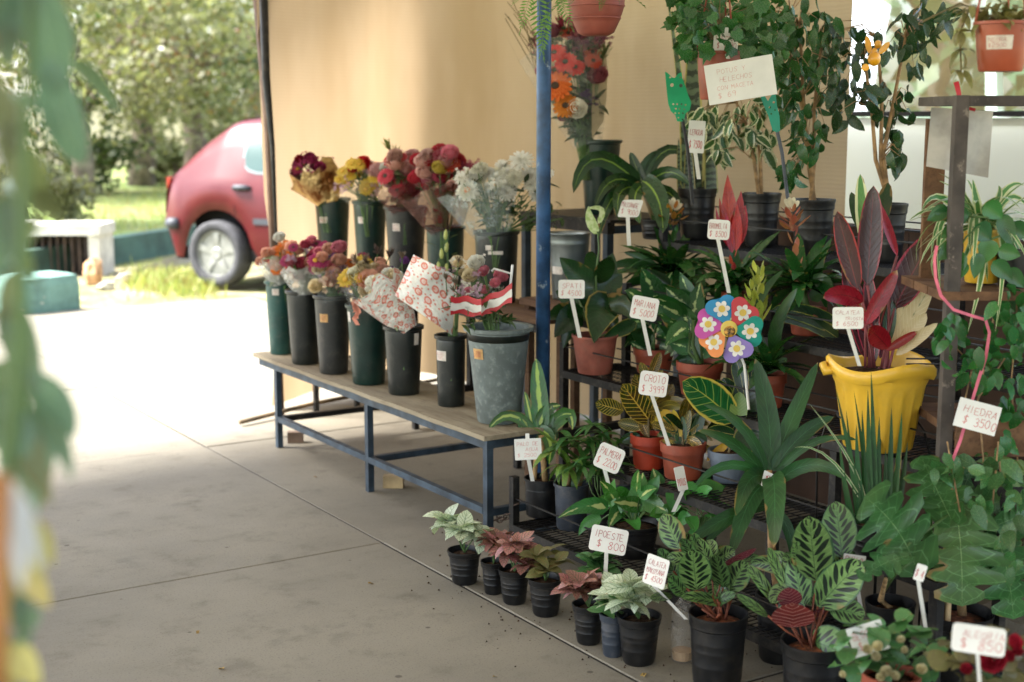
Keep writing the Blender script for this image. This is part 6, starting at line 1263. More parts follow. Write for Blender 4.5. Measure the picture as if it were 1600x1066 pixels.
leaves(YP, M_CORD, dY, [(1340,452,1308,330,33,{'dd':(0,-.02)}),(1355,446,1365,290,38,{'dd':(0,-.02)}),(1402,400,1372,315,16,{'mat':M_CORDR,'tw':30}),(1398,482,1464,362,54,{'dd':(0,-.02),'tw':-10,'bow':(-4,2)}),(1352,508,1402,422,25,{'mat':M_CORDR,'dd':(-.03,-.06)}),(1348,472,1286,466,31,{'mat':M_CORDR,'dd':(-.02,-.1),'bow':(0,-8)}),(1388,545,1356,516,33,{'mat':M_CORDR,'dd':(-.04,-.1),'bow':(-2,-6)}),(1385,548,1434,518,14,{'mat':M_CORDR,'dd':(-.04,-.06)}),(1352,560,1318,410,24,{'dd':(.03,.03)}),(1362,565,1338,440,26,{'dd':(.0,.02)}),(1368,565,1356,420,24),(1375,560,1405,440,26,{'dd':(.05,.05)}),(1360,520,1330,470,24,{'mat':M_CORDR}),(1430,470,1458,368,20,{'mat':M_CORD,'tw':40,'dd':(.04,.03)})], 'ellip', fold=.25)
leaves(YP, M_CREAM, dY, [(1396,545,1456,444,30,{'dd':(-.01,-.03)}),(1406,540,1448,490,24,{'dd':(-.03,-.06)}),(1390,545,1416,470,24),(1400,555,1465,505,18,{'dd':(-.02,-.08)}),(1384,540,1395,470,20,{'mat':M_SPATH}),(1350,384,1344,272,22,{'mat':M_SPID,'dd':(.08,.1)}),(1372,360,1388,285,26,{'mat':M_SPATH,'dd':(.15,.18)}),(1345,360,1330,300,18,{'mat':M_FICD,'dd':(.15,.18)})], 'ellip')
stems(YP, M_PINKST, [([at(1352+k*5, 575, dY), at(x+(1372-x)*.4, y+40, dY), at(x, y, dY)], .0042) for k, (x, y) in enumerate(((1340,452),(1355,446),(1352,508),(1348,472),(1388,545),(1398,482),(1396,545),(1402,400),(1385,545)))])
ws = thing('wire_plant_stand', at(1371, 655, dY), 'black wire ring stand holding the big yellow pot', 'plant stand')
cr = yc.copy(); cr.z = YP.location.z+hY*.32; b = MB(); wire_ring(b, cr-ws.location, ry*.735, .0032)
b.build('ring', M_WIRE, ws)
for a in (2.3, 4.0, 5.6, .6):
    o = Vector((math.cos(a), math.sin(a), 0)); f_ = cr+o*ry*.74
    foot = Vector((f_.x+o.x*.04, f_.y+o.y*.04, 0)); pts = [f_, f_+o*.03+Vector((0, 0, -.04)), f_+o*.05+Vector((0, 0, -.12)), foot]
    MB().tube([p-ws.location for p in pts], .0032, 6).build('leg', M_WIRE, ws, smooth=True)
wire_ring(MB(), Vector((cr.x, cr.y, YP.location.z-.004))-ws.location, ry*.62, .0032).build('ring', M_WIRE, ws)
# blade-leaved clump
T, d, c = potted(1324, 1406, 822, 892, Z1, M_POTB, 'clump of stiff dark blade leaves in front of the yellow pot', ratio=.8)
leaves(T, M_BLADE, d, [(1348,855,1306,608,13,{'bow':(8,18)}),(1360,855,1356,608,13),(1366,855,1361,578,13,{'bow':(2,10)}),(1378,855,1393,636,14,{'bow':(4,4)}),(1384,855,1409,644,14,{'bow':(4,0)}),(1352,855,1338,662,13,{'bow':(-3,0)}),(1370,855,1374,650,13),(1355,855,1347,640,12,{'dd':(.05,.05)}),(1342,855,1312,690,11,{'bow':(-5,-4)}),(1390,855,1418,690,12,{'bow':(4,-4)}),(1364,855,1350,700,13),(1374,855,1362,680,13),(1382,855,1384,700,12),(1345,855,1322,640,9,{'dd':(.06,.05)}),(1393,855,1406,720,11),(1358,855,1334,610,9,{'dd':(.08,.1),'bow':(6,10)}),(1350,790,1240,700,5,{'bow':(0,-30),'mat':M_SPID}),(1352,790,1262,628,6,{'bow':(20,10),'mat':M_SPID})], 'blade', fold=.5, n=7)
# philodendrons
T, d, c = potted(1348, 1424, 948, 1062, 0, M_POTB, 'lobed philodendron on a pale stem in the black pot right of the feather marked plant', ratio=.82)
d1 = d-.27
leaves(T, M_PHIL, d1, [(1430,884,1350,776,128,{'dd':(.02,-.06),'bow':(8,-8),'tw':8}),(1486,812,1438,712,92,{'dd':(.06,.0),'tw':-10}),(1420,868,1342,905,56,{'dd':(.0,-.05),'bow':(0,-6),'tw':25})], 'lobed', fold=.14)
stems(T, M_TRUNK, [([c, at(1376, 938, d), at(1384, 905, d1)], [.009, .008, .005])], 'cane', 8); stems(T, M_STEM, [([at(1378, 930, d), at(1400, 895, d1), at(1426, 876, d1)], .004), ([at(1378, 925, d), at(1420, 850, d1), at(1480, 806, d1+.06)], .004)])
T, d, c = potted(1434, 1545, 968, 1075, 0, M_POTB, 'lobed philodendron hanging big leaves over a staked black pot at the right', ratio=.84, soil=M_SOILR)
d2 = d-.12
leaves(T, M_PHIL, d2, [(1495,806,1503,948,140,{'dd':(-.02,-.12),'bow':(3,-8)}),(1556,832,1584,968,110,{'dd':(.05,-.05),'bow':(4,-6)}),(1498,818,1578,782,70,{'dd':(.05,.02),'bow':(0,-8),'tw':20}),(1480,815,1430,902,84,{'dd':(.06,.0),'bow':(-6,-6)}),(1530,830,1528,915,80,{'dd':(.06,.02)}),(1560,820,1610,800,60,{'tw':25}),(1490,800,1520,730,70,{'dd':(.1,.1)})], 'lobed', fold=.14)
leaves(T, M_YELF, d2, [(1600,742,1524,722,24,{'bow':(0,-10)}),(1600,758,1538,766,20,{'bow':(0,-12)}),(1605,730,1555,752,24,{'bow':(0,-8)})], 'ovate')
stems(T, M_TRUNKB, [([c+Vector((.02, 0, 0)), at(1500, 900, d), at(1488, 810, d2+.05), at(1490, 735, d2+.1)], [.012, .012, .012, .009])], 'trunk', 9)
stems(T, plain('bamboo', '#c9a978', .6, var=.15), [([at(1479, 1005, d-.05), at(1482, 925, d-.05)], .0085)], 'support_cane', 8)
stems(T, M_STEM, [([at(1490, 850, d), at(x, y-10, d2+.02), at(x, y, d2)], .004) for x, y in ((1495,806),(1556,832),(1498,818),(1480,815),(1530,830))])
lf_ = MB().tube([at(1487, 780, d2-.03), at(1493, 800, d2-.03), at(1496, 808, d2-.03)], [.008, .012, .004], 7).build('red_sheath', plain('red_sheath', '#8a2a22', .5), T, smooth=True, world=True)
# begonias at the near right
M_BOARD = plank_mat('rough_brown_board', '#5b4231', '#75573f', '#3a2a20')
U_BEG = unit3('begonia_leaf', lm('begonia_leaf', '#4a7a48', '#3a683c', rough=.35), .85, dr=(.2, .5, .8), ab=(.4, .6)); U_BEG2 = unit3('begonia_leaf', lm('bronze_begonia_leaf', '#6a6a3c', '#5a4a34', rough=.35), .85, dr=(.2, .5, .8), ab=(.4, .6))
def begonia(cx, ybase, rpx, hpx, d, label, U, fcol, nl, nf, seed, pot, fkind='rose', ell=None):
    T, d, c = potted(cx-rpx*.62, cx+rpx*.62, ybase, ybase+95, 0, pot, label, 'rimmed', .8, d=d, group='flowering begonias at the front'); r2 = random.Random(seed)
    # the pot stands on the floor: drop it to z = 0
    for i in range(nl):
        x, y = r2.uniform(-1, 1), r2.uniform(-1, .55)
        if x*x+y*y > 1: continue
        p = at(cx+x*rpx, ybase-hpx*.45+y*hpx*.6, d+r2.uniform(-.1, .06)); R4 = Matrix.Rotation(r2.uniform(0, 6.28), 4, 'Z') @ Matrix.Rotation(r2.uniform(-.3, .9), 4, 'X') @ Matrix.Rotation(r2.uniform(-.5, .5), 4, 'Y')
        link('leaf', U[i % 3], T, mat4=Matrix.Translation(p-T.location) @ R4 @ Matrix.Scale(r2.uniform(26, 44)*d/FPX, 4))
    for x, y, s_ in ell:
        p = at(x, y, d-.12); face = ((EYE-p).normalized()+Vector((r2.uniform(-.5, .5), r2.uniform(-.5, .5), .3))).normalized()
        link('blossom', flower(fkind, fcol), T, mat4=Matrix.Translation(p-T.location) @ face.to_track_quat('Z', 'Y').to_matrix().to_4x4() @ Matrix.Scale(s_*d/FPX, 4))
    stems(T, M_STEM, [([c, at(cx+r2.uniform(-.7, .7)*rpx, ybase-r2.uniform(.2, .9)*hpx, d)], .003) for _ in range(9)]); return T
BG1 = begonia(1388, 1062, 74, 88, 2.98, 'green leaved begonia with cream flowers at the bottom right', U_BEG, '#d8cfa6', 90, 0, 61, M_POTT, 'rose', [(1355,1015,8),(1372,1010,9),(1368,1026,8),(1385,1050,10),(1398,1056,8),(1440,1046,9),(1408,1000,7),(1376,1058,7),(1316,1054,6),(1414,1016,6)])
BG2 = begonia(1545, 1085, 84, 92, 2.72, 'bronze leaved begonia with red flowers under the white price sign', U_BEG2, '#b02a3c', 80, 0, 62, M_POTB, 'rose', [(1552,1030,24),(1585,1004,13),(1590,1018,9),(1510,1046,10),(1575,1026,10)])
for bg_, lab_ in ((BG1, 'low wooden crate under the cream flowered begonia'), (BG2, 'low wooden crate under the red flowered begonia')):
    q = bg_.location; cr_ = thing('wooden_crate', (q.x, q.y, 0), lab_, 'crate'); z_ = q.z-.004; cr_.rotation_euler = (0, 0, -YAW)
    for sy in (-1, 1):
        for k_ in range(2): MB().box((-.15, sy*.11-.006, .012+k_*(z_/2)), (.15, sy*.11+.006, (k_+1)*(z_/2)-.008)).build('slat', M_BOARD, cr_)
    for k_ in range(4): MB().box((-.15, -.117+.06*k_, z_-.008), (.15, -.117+.06*k_+.054, z_)).build('slat', M_BOARD, cr_)
    for sx in (-1, 1):
        for sy in (-1, 1): MB().box((sx*.135-.012, sy*.09-.012, 0), (sx*.135+.012, sy*.09+.012, z_-.009)).build('corner_post', M_BOARD, cr_)
cb = thing('concrete_block', onz(1590, 1012), 'grey concrete block on the floor behind the red begonia', 'concrete block'); q = cb.location
MB().box((q.x-.05, q.y-.35, 0), (q.x+.3, q.y+.12, .09)).build('block', M_CONC, cb, world=True)
# ------------------------------------------------------------------ right hand shelf unit
dS = 3.6; ex = _R.copy(); ez = Vector((0, 0, 1)); ey = Vector((math.sin(YAW), math.cos(YAW), 0))
S0 = at(1470, 800, dS); S0.z = 0
shu = thing('shelf_unit', S0, 'tall weathered steel and board shelf unit at the right edge', 'shelf unit'); M_STEELB = plain('weathered_dark_steel', '#4d453f', .7, .2, wear=('#7f7468', .35, 20), var=.25); pass
def sbox(mb, a0, a1, b0, b1, z0, z1):
    P = lambda a, b_, z: S0+ex*a+ey*b_+ez*z
    return mb.add([P(a0,b0,z0),P(a1,b0,z0),P(a1,b1,z0),P(a0,b1,z0),P(a0,b0,z1),P(a1,b0,z1),P(a1,b1,z1),P(a0,b1,z1)],[(0,3,2,1),(4,5,6,7),(0,1,5,4),(1,2,6,5),(2,3,7,6),(3,0,4,7)])
zt = at(1540, 158, dS).z; zs = at(1540, 448, dS).z; zl_ = at(1540, 668, dS).z
for a in (0, .62): 
    for b_ in ((0, .34) if a else (0,)): sbox(MB(), a-.016, a+.016, b_-.016, b_+.016, 0, zt+.012).build('post', M_STEELB, shu, world=True)
sbox(MB(), .017, .603, -.015, .015, zt-.012, zt+.011).build('top_rail', M_STEELB, shu, world=True); sbox(MB(), .017, .603, .325, .355, zt-.012, zt+.011).build('top_rail', M_STEELB, shu, world=True)
sbox(MB(), -.012, .012, .017, .323, zt-.012, zt+.011).build('side_rail', M_STEELB, shu, world=True)
for z in (zs, zl_):
    for k in range(3): sbox(MB(), -.03 if z == zs else .02, .7, -.018+.125*k, .1+.125*k, z-.022, z).build('shelf_board', M_BOARD, shu, world=True)
sbox(MB(), .02, .7, -.034, -.018, zl_-.06, zl_+.03).build('front_board', M_BOARD, shu, world=True)
for z in (zs-.24, zs-.3, zl_+.13): sbox(MB(), -.02, .7, .3, .304, z, z+.004).build('guard_wire', M_WIRE, shu, world=True)
b = MB(); P = at(1463, 300, dS+.12); 
bd = thing('plank', at(1458, 300, dS+.16), 'rough brown upright plank behind the shelf post against the van', 'plank')
w0 = 15*3.8/FPX; z1 = at(1458, 186, dS+.16).z
MB().box((-w0, -.01, zs-bd.location.z), (w0, .01, z1-bd.location.z)).build('board', M_BOARD, bd).rotation_euler = (0, 0, -YAW)
sh = thing('plastic_sheet', at(1500, 220, dS-.03), 'grey plastic sheet hanging from the top rail of the shelf unit', 'sheet'); vs = []
for i in range(8):
    for j in range(6):
        u, v = i/7, j/5; x = 1455+(97-8*v)*u-8*v*(1-u); y = 168+(92+12*u)*v+6*u; vs.append(at(x, y, dS-.035+.012*math.sin(u*7+v*3)))
MB().add(vs, [(i*6+j, (i+1)*6+j, (i+1)*6+j+1, i*6+j+1) for i in range(7) for j in range(5)]).build('sheet', plain('cloudy_plastic', '#aaa79e', .4, var=.15, scale=12), sh, smooth=True, world=True)
def ribbon(pts, wpx, d, mat, name, label, wob=0, T=None):
    T = T or thing(name, at(pts[0][0], pts[0][1], d), label, 'ribbon'); vs = []
    P = [at(x, y, d-.04+.01*math.sin(i*1.3)) for i, (x, y) in enumerate(pts)]
    for i, p in enumerate(P):
        t_ = (P[min(i+1, len(P)-1)]-P[max(i-1, 0)]).normalized(); s_ = t_.cross((EYE-p).normalized()).normalized(); s_ = Matrix.Rotation(wob*math.sin(i*1.1), 3, t_) @ s_; vs += [p-s_*wpx*.5*d/FPX, p+s_*wpx*.5*d/FPX]
    MB().add(vs, [(i*2, i*2+1, i*2+3, i*2+2) for i in range(len(P)-1)]).build('strip', mat, T, smooth=True, world=True); return T
M_RRIB = plain('red_ribbon', '#b51f30', .5); M_PRIB = plain('pink_ribbon', '#cc5f74', .5, var=.2)
tr_ = ribbon([(1494, 128), (1498, 145), (1499, 158), (1496, 168)], 8, dS-.05, M_RRIB, 'red_ribbon', 'red ribbon knotted on the top rail of the shelf unit', .5)
ribbon([(1497, 160), (1508, 168), (1524, 172)], 5, dS-.05, M_RRIB, '', '', .3, tr_)
ribbon([(1494, 162), (1495, 190), (1495, 220), (1496, 245), (1497, 262), (1496, 278)], 6, dS-.06, M_PRIB, 'pink_ribbon', 'straight pink ribbon hanging from the top rail', .5)
ribbon([(1464, 384), (1460, 405), (1462, 435), (1470, 462), (1490, 484), (1520, 494), (1540, 500), (1546, 520), (1540, 560), (1530, 590), (1515, 640), (1500, 690), (1488, 720)], 5, dS-.1, M_PRIB, 'pink_ribbon', 'long pink ribbon looping below the shelf to the hanging white sign', .5)
# spider plant in its yellow pot, waxy climber, trailing plants
T, d, c = potted(1500, 1566, 362, 444, zs, M_POTY, 'spider plant with arching striped leaves in a small yellow pot on the shelf', 'plain', .8, d=dS+.02)
rosette(T, U_SPID, c+Vector((0, 0, .02)), 46, 150*d/FPX, (0, 78), 0, 71, .02)
leaves(T, M_SPID, d, [(1512,345,1440,330,14,{'bow':(-8,-30),'dd':(0,-.1)}),(1520,345,1500,280,14,{'bow':(-4,-4)}),(1530,340,1520,280,16),(1540,345,1560,290,14,{'bow':(10,-8)}),(1535,350,1555,520,14,{'bow':(22,-60),'dd':(0,-.2)}),(1515,350,1470,460,12,{'bow':(-20,-60),'dd':(0,-.12)}),(1530,380,1512,520,13,{'bow':(14,-30),'dd':(-.1,-.18)}),(1510,345,1420,345,10,{'bow':(0,-20)}),(1545,345,1600,290,13,{'bow':(0,-22)}),(1550,345,1610,330,13,{'bow':(0,-30)}),(1500,350,1455,400,10,{'bow':(-8,-30)})], 'blade', n=9)
T = thing('potted_plant', at(1590, 360, dS-.02), 'waxy leaved climber spreading over the spider plant pot at the right edge', 'plant'); d = dS-.1
link('pot', pot_mesh(.05, .04, .1, M_POTB, 'plain'), T, (0, 0, zs-T.location.z+.001)); MB().lathe([(.044, zs-T.location.z+.085), (0, zs-T.location.z+.09)], 14).build('soil', M_SOIL, T)
leaves(T, M_HOYA, d, [(1514,338,1458,332,32),(1524,352,1548,376,36),(1540,318,1566,342,32),(1502,385,1466,408,34,{'bow':(0,-6)}),(1496,392,1498,434,29,{'mat':M_POTHG}),(1548,374,1538,412,32,{'mat':M_POTHG}),(1552,408,1582,438,28),(1566,335,1582,388,28),(1530,395,1522,436,22),(1482,325,1448,345,26),(1500,350,1470,372,26),(1560,390,1595,400,28),(1580,350,1606,372,30),(1510,410,1490,440,20),(1575,420,1600,450,26)], 'ovate', fold=.2)
stems(T, M_STEM, [([T.location+Vector((0, 0, .02)), at(1540, 340, d), at(1514, 338, d)], .003), ([T.location, at(1560, 370, d), at(1548, 374, d)], .003), ([at(1540, 345, d), at(1510, 370, d), at(1496, 392, d)], .0025)])
def trail(label, pxtop, blobs, n, m, lpx, seed, d, name='trailing_plant', vines=(), vm=None, pot=None, width=.5):
    T = thing(name, at(pxtop[0], pxtop[1], d), label, 'plant'); r2 = random.Random(seed); U = [leaf_unit('leaf', m, 5, width, dr, .2, (.45, .8)) for dr in (.2, .6)]
    for i in range(n):
        bl = blobs[i % len(blobs)]
        while True:
            x, y = r2.uniform(-1, 1), r2.uniform(-1, 1)
            if x*x+y*y < 1: break
        p = at(bl[0]+x*bl[2], bl[1]+y*bl[3], d+r2.uniform(-.12, .08)); v = Vector((r2.gauss(0, .6), r2.gauss(0, .6), -1+r2.gauss(0, .5))).normalized(); nn = (EYE-p).normalized()+Vector((r2.gauss(0, .5), r2.gauss(0, .5), r2.uniform(0, .8)))
        X = v.cross(nn).normalized(); R3 = Matrix((X, v, X.cross(v))).transposed().to_4x4()
        link('leaf', U[i % 2], T, mat4=Matrix.Translation(p-T.location) @ R3 @ Matrix.Scale(lpx*r2.uniform(.7, 1.25)*d/FPX, 4))
    b = MB()
    for vn in vines: b.tube([at(x, y, d+.01)-T.location for x, y in vn], .0022, 5)
    if vines: b.build('vine', vm or M_TRUNKB, T, smooth=True)
    return T
trail('leafy green trailing plant hanging below the right shelf', (1570, 470), [(1560, 520, 42, 50), (1575, 600, 34, 60), (1480, 515, 26, 34), (1540, 560, 30, 40), (1590, 480, 24, 40), (1500, 560, 30, 40), (1585, 660, 28, 40)], 130, M_HOYA, 34, 81, dS-.05, vines=[[(1500, 440), (1496, 520), (1492, 600), (1480, 700)], [(1560, 450), (1545, 540), (1525, 640), (1500, 760)], [(1482, 450), (1490, 540), (1520, 570), (1500, 660)], [(1590, 460), (1580, 600), (1590, 720)], [(1540, 640), (1560, 700), (1565, 760)], [(1570, 560), (1530, 620), (1505, 690)]])
trail('low tangle of green leaves under the hanging white sign', (1540, 740), [(1480, 720, 34, 30), (1560, 720, 40, 30), (1530, 770, 50, 26), (1590, 790, 20, 50), (1585, 850, 20, 40)], 52, M_PHIL, 40, 82, 3.45, vines=[[(1480, 690), (1500, 800)], [(1560, 690), (1550, 800)], [(1530, 640), (1540, 760)]])
# ------------------------------------------------------------------ hanging pots
def hangpot(cx, ytop, ybot, wpx, d, mat, label, kind, top=2.75, ratio=.7, wires=3):
    rt = wpx/2*d/FPX; p = at(cx, ybot, d); h = (ybot-ytop)*d/FPX; T = thing('hanging_plant', p, label, 'hanging plant')
    if kind == 'bowl':
        prof = [(0, .003), (.45, 0), (.62, .06)]+[(.62+.36*math.sin(f_*PI/2), .06+.7*f_) for f_ in (.25, .5, .75, 1.0)]+[(.99, .8), (1.02, .84), (1.02, 1.0), (.95, 1.0), (.9, .8)]
        mb = MB(); pr = []
        for r, z in prof: pr.append((r*rt, z*h))
        for z_ in (.34, .58): 
            k = [i for i, (r, z) in enumerate(pr) if z > z_*h][0]; f_ = (z_*h-pr[k-1][1])/(pr[k][1]-pr[k-1][1]); r_ = pr[k-1][0]+(pr[k][0]-pr[k-1][0])*f_
            pr[k:k] = [(r_, z_*h-.003), (r_+.003, z_*h-.001), (r_+.003, z_*h+.002), (r_, z_*h+.003)]
        me = mb.lathe(pr, 32).mesh('pot', mat, True); me.set_sharp_from_angle(angle=.6); link('pot', me, T)
    else: link('pot', pot_mesh(rt, rt*ratio, h, mat, 'plain'), T)
    MB().lathe([(rt*.9, h*.9), (0, h*.93)], 18).build('soil', M_SOIL, T)
    for k in range(wires):
        a = 2*PI*k/wires+.5; MB().tube([(rt*math.cos(a), rt*math.sin(a), h), (rt*.25*math.cos(a), rt*.25*math.sin(a), h+.3), (0, 0, max(h+.35, top-p.z))], .0028, 5).build('hanger', mat if kind != 'bowl' else M_WIRE, T)
    return T, d, p+Vector((0, 0, h))
T, d, c = hangpot(931, -22, 56, 92, 4.45, plain('dusky_terracotta', '#9a5145', .55, var=.12, dust=.12), 'dusky terracotta bowl of fern hanging at the top beside the blue pole', 'bowl')
frm = MB(); vs_ = []
r2 = random.Random(5)
for i in range(15):
    y = i/15
    for s_ in (-1, 1):
        l = .16*(math.sin(PI*min(1, y*1.1+.08)))**.8+.02
        z = -.45*y*y
        frm.add([(0, y-.02, z), (s_*l*.5, y-.005, z+.01), (s_*l, y+.05, z-.02), (s_*l*.5, y+.035, z)], [(0, 1, 2, 3) if s_ > 0 else (3, 2, 1, 0)], [(.5, y), (.7, y), (1, y), (.7, y)])
frm.tube([(0, y/10, -.45*(y/10)**2) for y in range(11)], .004, 4); FRM = frm.mesh('frond', M_FERN)
for i in range(16): 
    a = rnd.uniform(0, 6.28); link('frond', FRM, T, mat4=Matrix.Translation(c-T.location) @ Matrix.Rotation(a, 4, 'Z') @ Matrix.Rotation(rnd.uniform(-.2, .9), 4, 'X') @ Matrix.Scale(rnd.uniform(.14, .24), 4))
for (x0, y0, x1, y1, s_) in ((868, -20, 896, 48, 1), (840, -20, 850, 92, 1), (815, -12, 800, 8, 1), (830, -15, 812, 52, .6), (905, -20, 888, 10, 1), (880, -10, 872, 30, 1), (945, -15, 940, 14, 1), (965, -20, 968, 4, 1), (856, 20, 843, 90, 1)):
    A, B = at(x0, y0, d-.1), at(x1, y1, d-.12); v = (B-A); l = v.length; v.normalize(); X = v.cross((EYE-A).normalized()).normalized()
    link('frond', FRM, T, mat4=Matrix.Translation(A-T.location) @ Matrix((X, v, X.cross(v))).transposed().to_4x4() @ Matrix.Diagonal((l*.9, l, l*.4, 1)))
T, d, c = hangpot(1122, 82, 156, 70, 4.35, M_POTT, 'terracotta pot of ivy hanging behind the big white handwritten card', 'cone', ratio=.8)
ivl = MB()
io = [(0, 0), (.28, -.12), (.5, .12), (.36, .36), (.3, .62), (.1, .6), (0, 1), (-.1, .6), (-.3, .62), (-.36, .36), (-.5, .12), (-.28, -.12)]
ivl.add([(0, .3, .03)]+[(x, y, -.06*abs(x)) for x, y in io], [(0, i+1, (i+1) % 12+1) for i in range(12)], [(.5, .3)]+[(.5+x, y) for x, y in io]); IVL = ivl.mesh('ivy_leaf', M_IVY, True)
vb = MB()
for i in range(230):
    bl = ((1110, 22, 54, 34), (1085, 60, 26, 40), (1180, 25, 50, 34), (1200, 75, 22, 45), (1150, 60, 40, 26), (1075, 10, 22, 20))[i % 6]; x, y = rnd.gauss(0, .5), rnd.gauss(0, .5); p = at(bl[0]+x*bl[2], bl[1]+y*bl[3], d+rnd.uniform(-.15, .15))
    v = Vector((rnd.gauss(0, .7), rnd.gauss(0, .7), -1+rnd.gauss(0, .4))).normalized(); nn = (EYE-p).normalized()*1.2+Vector((rnd.gauss(0, .5), rnd.gauss(0, .5), rnd.uniform(0, .9))); X = v.cross(nn).normalized()
    link('leaf', IVL, T, mat4=Matrix.Translation(p-T.location) @ Matrix((X, v, X.cross(v))).transposed().to_4x4() @ Matrix.Scale(rnd.uniform(17, 30)*d/FPX, 4))
    if i % 6 == 0: vb.tube([c-T.location, (c+p)/2-T.location+Vector((0, 0, .05)), p-T.location], .0016, 4, cap=False)
vb.build('vine', M_STEMB, T)
T, d, c = hangpot(1563, 36, 112, 86, 3.15, plain('warm_terracotta_plastic', '#a04a2c', .4, var=.1), 'terracotta pot with a white sticker hanging at the top right corner', 'cone', ratio=.78)
cang = math.atan2(-T.location.y, -T.location.x); sticker_on(T, lambda z: .0615*(.78+.22*z/.108)-.002, cang-.1, .062, .056, .03, M_STW, [('NEGRA', 1, 0), ('$2500', 1, 0)], 9)
U_ = unit3('leaf', lm('dry_olive_leaf', '#8a8450', '#6a6a3c', rough=.5), .4, dr=(.3, .8, 1.2))
rosette(T, U_, c, 60, 42*d/FPX, (-30, 80), 0, 91, .04)
for x, y in ((1500, 20), (1498, 50), (1503, 80), (1500, 110), (1512, 10), (1540, 15), (1580, 12), (1560, 5)): rosette(T, U_, at(x, y, d), 6, 30*d/FPX, (-60, 60), x, int(x+y), .01)
stems(T, M_STEMB, [([c, at(1515, 15, d), at(1500, 50, d), at(1502, 112, d)], .0022), ([c, at(1500, 5, d), at(1440, 35, d)], .002)], 'vine')
# ------------------------------------------------------------------ price tags, cards, toys
M_TAG = plain('white_tag_plastic', '#d9d7ce', .42, var=.04, scale=20); M_CARD = plain('white_card', '#d6d6cf', .7, var=.05)
def price_tag(cx, cy, w, h, rot, d, foot, lines, label, ink=None, yaw=0, r=.16, stake=True, th=.13, seed=1, skew=0, stake_up=None, mat=None, group='handwritten price tags on white stakes', thick=.002, foot_dd=.03):
    c = at(cx, cy, d); T = thing('price_tag', c, label, 'price tag', group); W = w*d/FPX; H = h*d/FPX; V = (EYE-c).normalized()
    z = Vector((0, 0, 1)); x = z.cross(V).normalized(); up = V.cross(x); Rm = Matrix((x, -V, up)).transposed()     # local -Y faces the viewer
    Rm = Rm @ Matrix.Rotation(math.radians(yaw), 3, 'Z') @ Matrix.Rotation(math.radians(rot), 3, 'Y')
    R4 = Rm.to_4x4(); rr = min(W, H)*r; out = []
    for sx, sz, a0 in ((1, 1, 0), (-1, 1, 90), (-1, -1, 180), (1, -1, 270)):
        for k in range(5):
            a = math.radians(a0+k*22.5); out.append((sx*(W/2-rr)+rr*math.cos(a)+skew*(sz*(H/2-rr)+rr*math.sin(a)), sz*(H/2-rr)+rr*math.sin(a)))
    n = len(out); mb = MB().add([(x_, -thick/2, z_) for x_, z_ in out]+[(x_, thick/2, z_) for x_, z_ in out], [tuple(range(n-1, -1, -1)), tuple(range(n, 2*n))]+[(i, (i+1) % n, n+(i+1) % n, n+i) for i in range(n)])
    me = mb.mesh('plate', mat or M_TAG); pl = link('plate', me, T, mat4=R4)
    if lines:
        S4 = Matrix(((1, 0, skew, 0), (0, 1, 0, -thick/2-.0006), (0, 0, 1, 0), (0, 0, 0, 1))); lettering(lines, W, H, ink or M_INK, pl, seed, th, M4=S4)
    if stake:
        A = Rm @ Vector((-skew*H/2, .001, -H/2+.002)); F_ = at(foot[0], foot[1], d+foot_dd)-c; vs = []; sw = 6.2*d/FPX*.5; B0 = A+(F_-A)*.5+x*.0
        pts = [A, A.lerp(F_, .35)+Rm @ Vector((0, 0, -.0)), A.lerp(F_, .7), F_]
        if stake_up: pts = [Rm @ Vector((0, .002, H/2+stake_up*d/FPX))]+pts
        mb = MB()
        for p, q in zip(pts, pts[1:]):
            s_ = x*sw; b_ = V*-.0016
            mb.add([p-s_, p+s_, q+s_, q-s_, p-s_+b_, p+s_+b_, q+s_+b_, q-s_+b_], [(0, 3, 2, 1), (4, 5, 6, 7), (0, 4, 7, 3), (1, 2, 6, 5)])
        mb.build('stake', M_TAG, T)
    return T
I_ = M_INK; J = M_INKP
price_tag(951, 844, 58, 40, 10, 3.93, (945, 930), [('IPOESTE', .9, 0), ('$ 800', 1.0, .1)], 'tag reading IPOESTE $800 standing in the freckled plants', r=.13, seed=1)
price_tag(1025, 893, 38, 46, 18, 3.62, (1072, 968), [('CALATEA', .9, 0), ('MAKOYANA', .9, 0), ('$ 4500', 1, 0)], 'slanted tag reading CALATEA MAKOYANA by the feather marked plant', r=.1, seed=2, yaw=-20, skew=-.1)
price_tag(952, 716, 42, 40, 22, 4.42, (962, 800), [('PALMERA', .9, 0), ('$ 2200', 1, 0)], 'tilted tag with PALMERA $2200 above the parlour palm', J, r=.16, seed=3)
price_tag(825, 702, 42, 33, -3, 4.62, (832, 752), [('PALO DE', .9, 0), ('AGUA', .9, .3), ('$ 2500', .9, 0)], 'tag PALO DE AGUA on its stake in the striped cane plant', J, r=.05, seed=4, stake_up=8, mat=M_CARD)
price_tag(1021, 600, 44, 38, 7, 4.36, (1045, 697), [('CROTO', 1, .04), ('$ 3999', 1, .02)], 'tag reading CROTO beside the yellow veined croton leaf', J, r=.16, seed=5)
price_tag(1007, 482, 42, 36, 10, 4.6, (1016, 556), [('MARIANA', .9, 0), ('$ 5000', 1, 0)], 'tag reading MARIANA in front of the dumb cane', J, r=.14, seed=6)
price_tag(893, 452, 41, 29, 0, 4.86, (906, 528), [('SPATI', .9, .05), ('$ 4500', 1, 0)], 'tag partly behind a dark peace lily leaf next to the blue pole', J, r=.14, seed=7)
price_tag(985, 326, 33, 27, 0, 5.0, (983, 384), [('MASSANGE', .9, -.02), ('$ 9000', 1, 0)], 'leaning tag above the dark dracaena at the back left of the rack', I_, r=.14, skew=.3, seed=8)
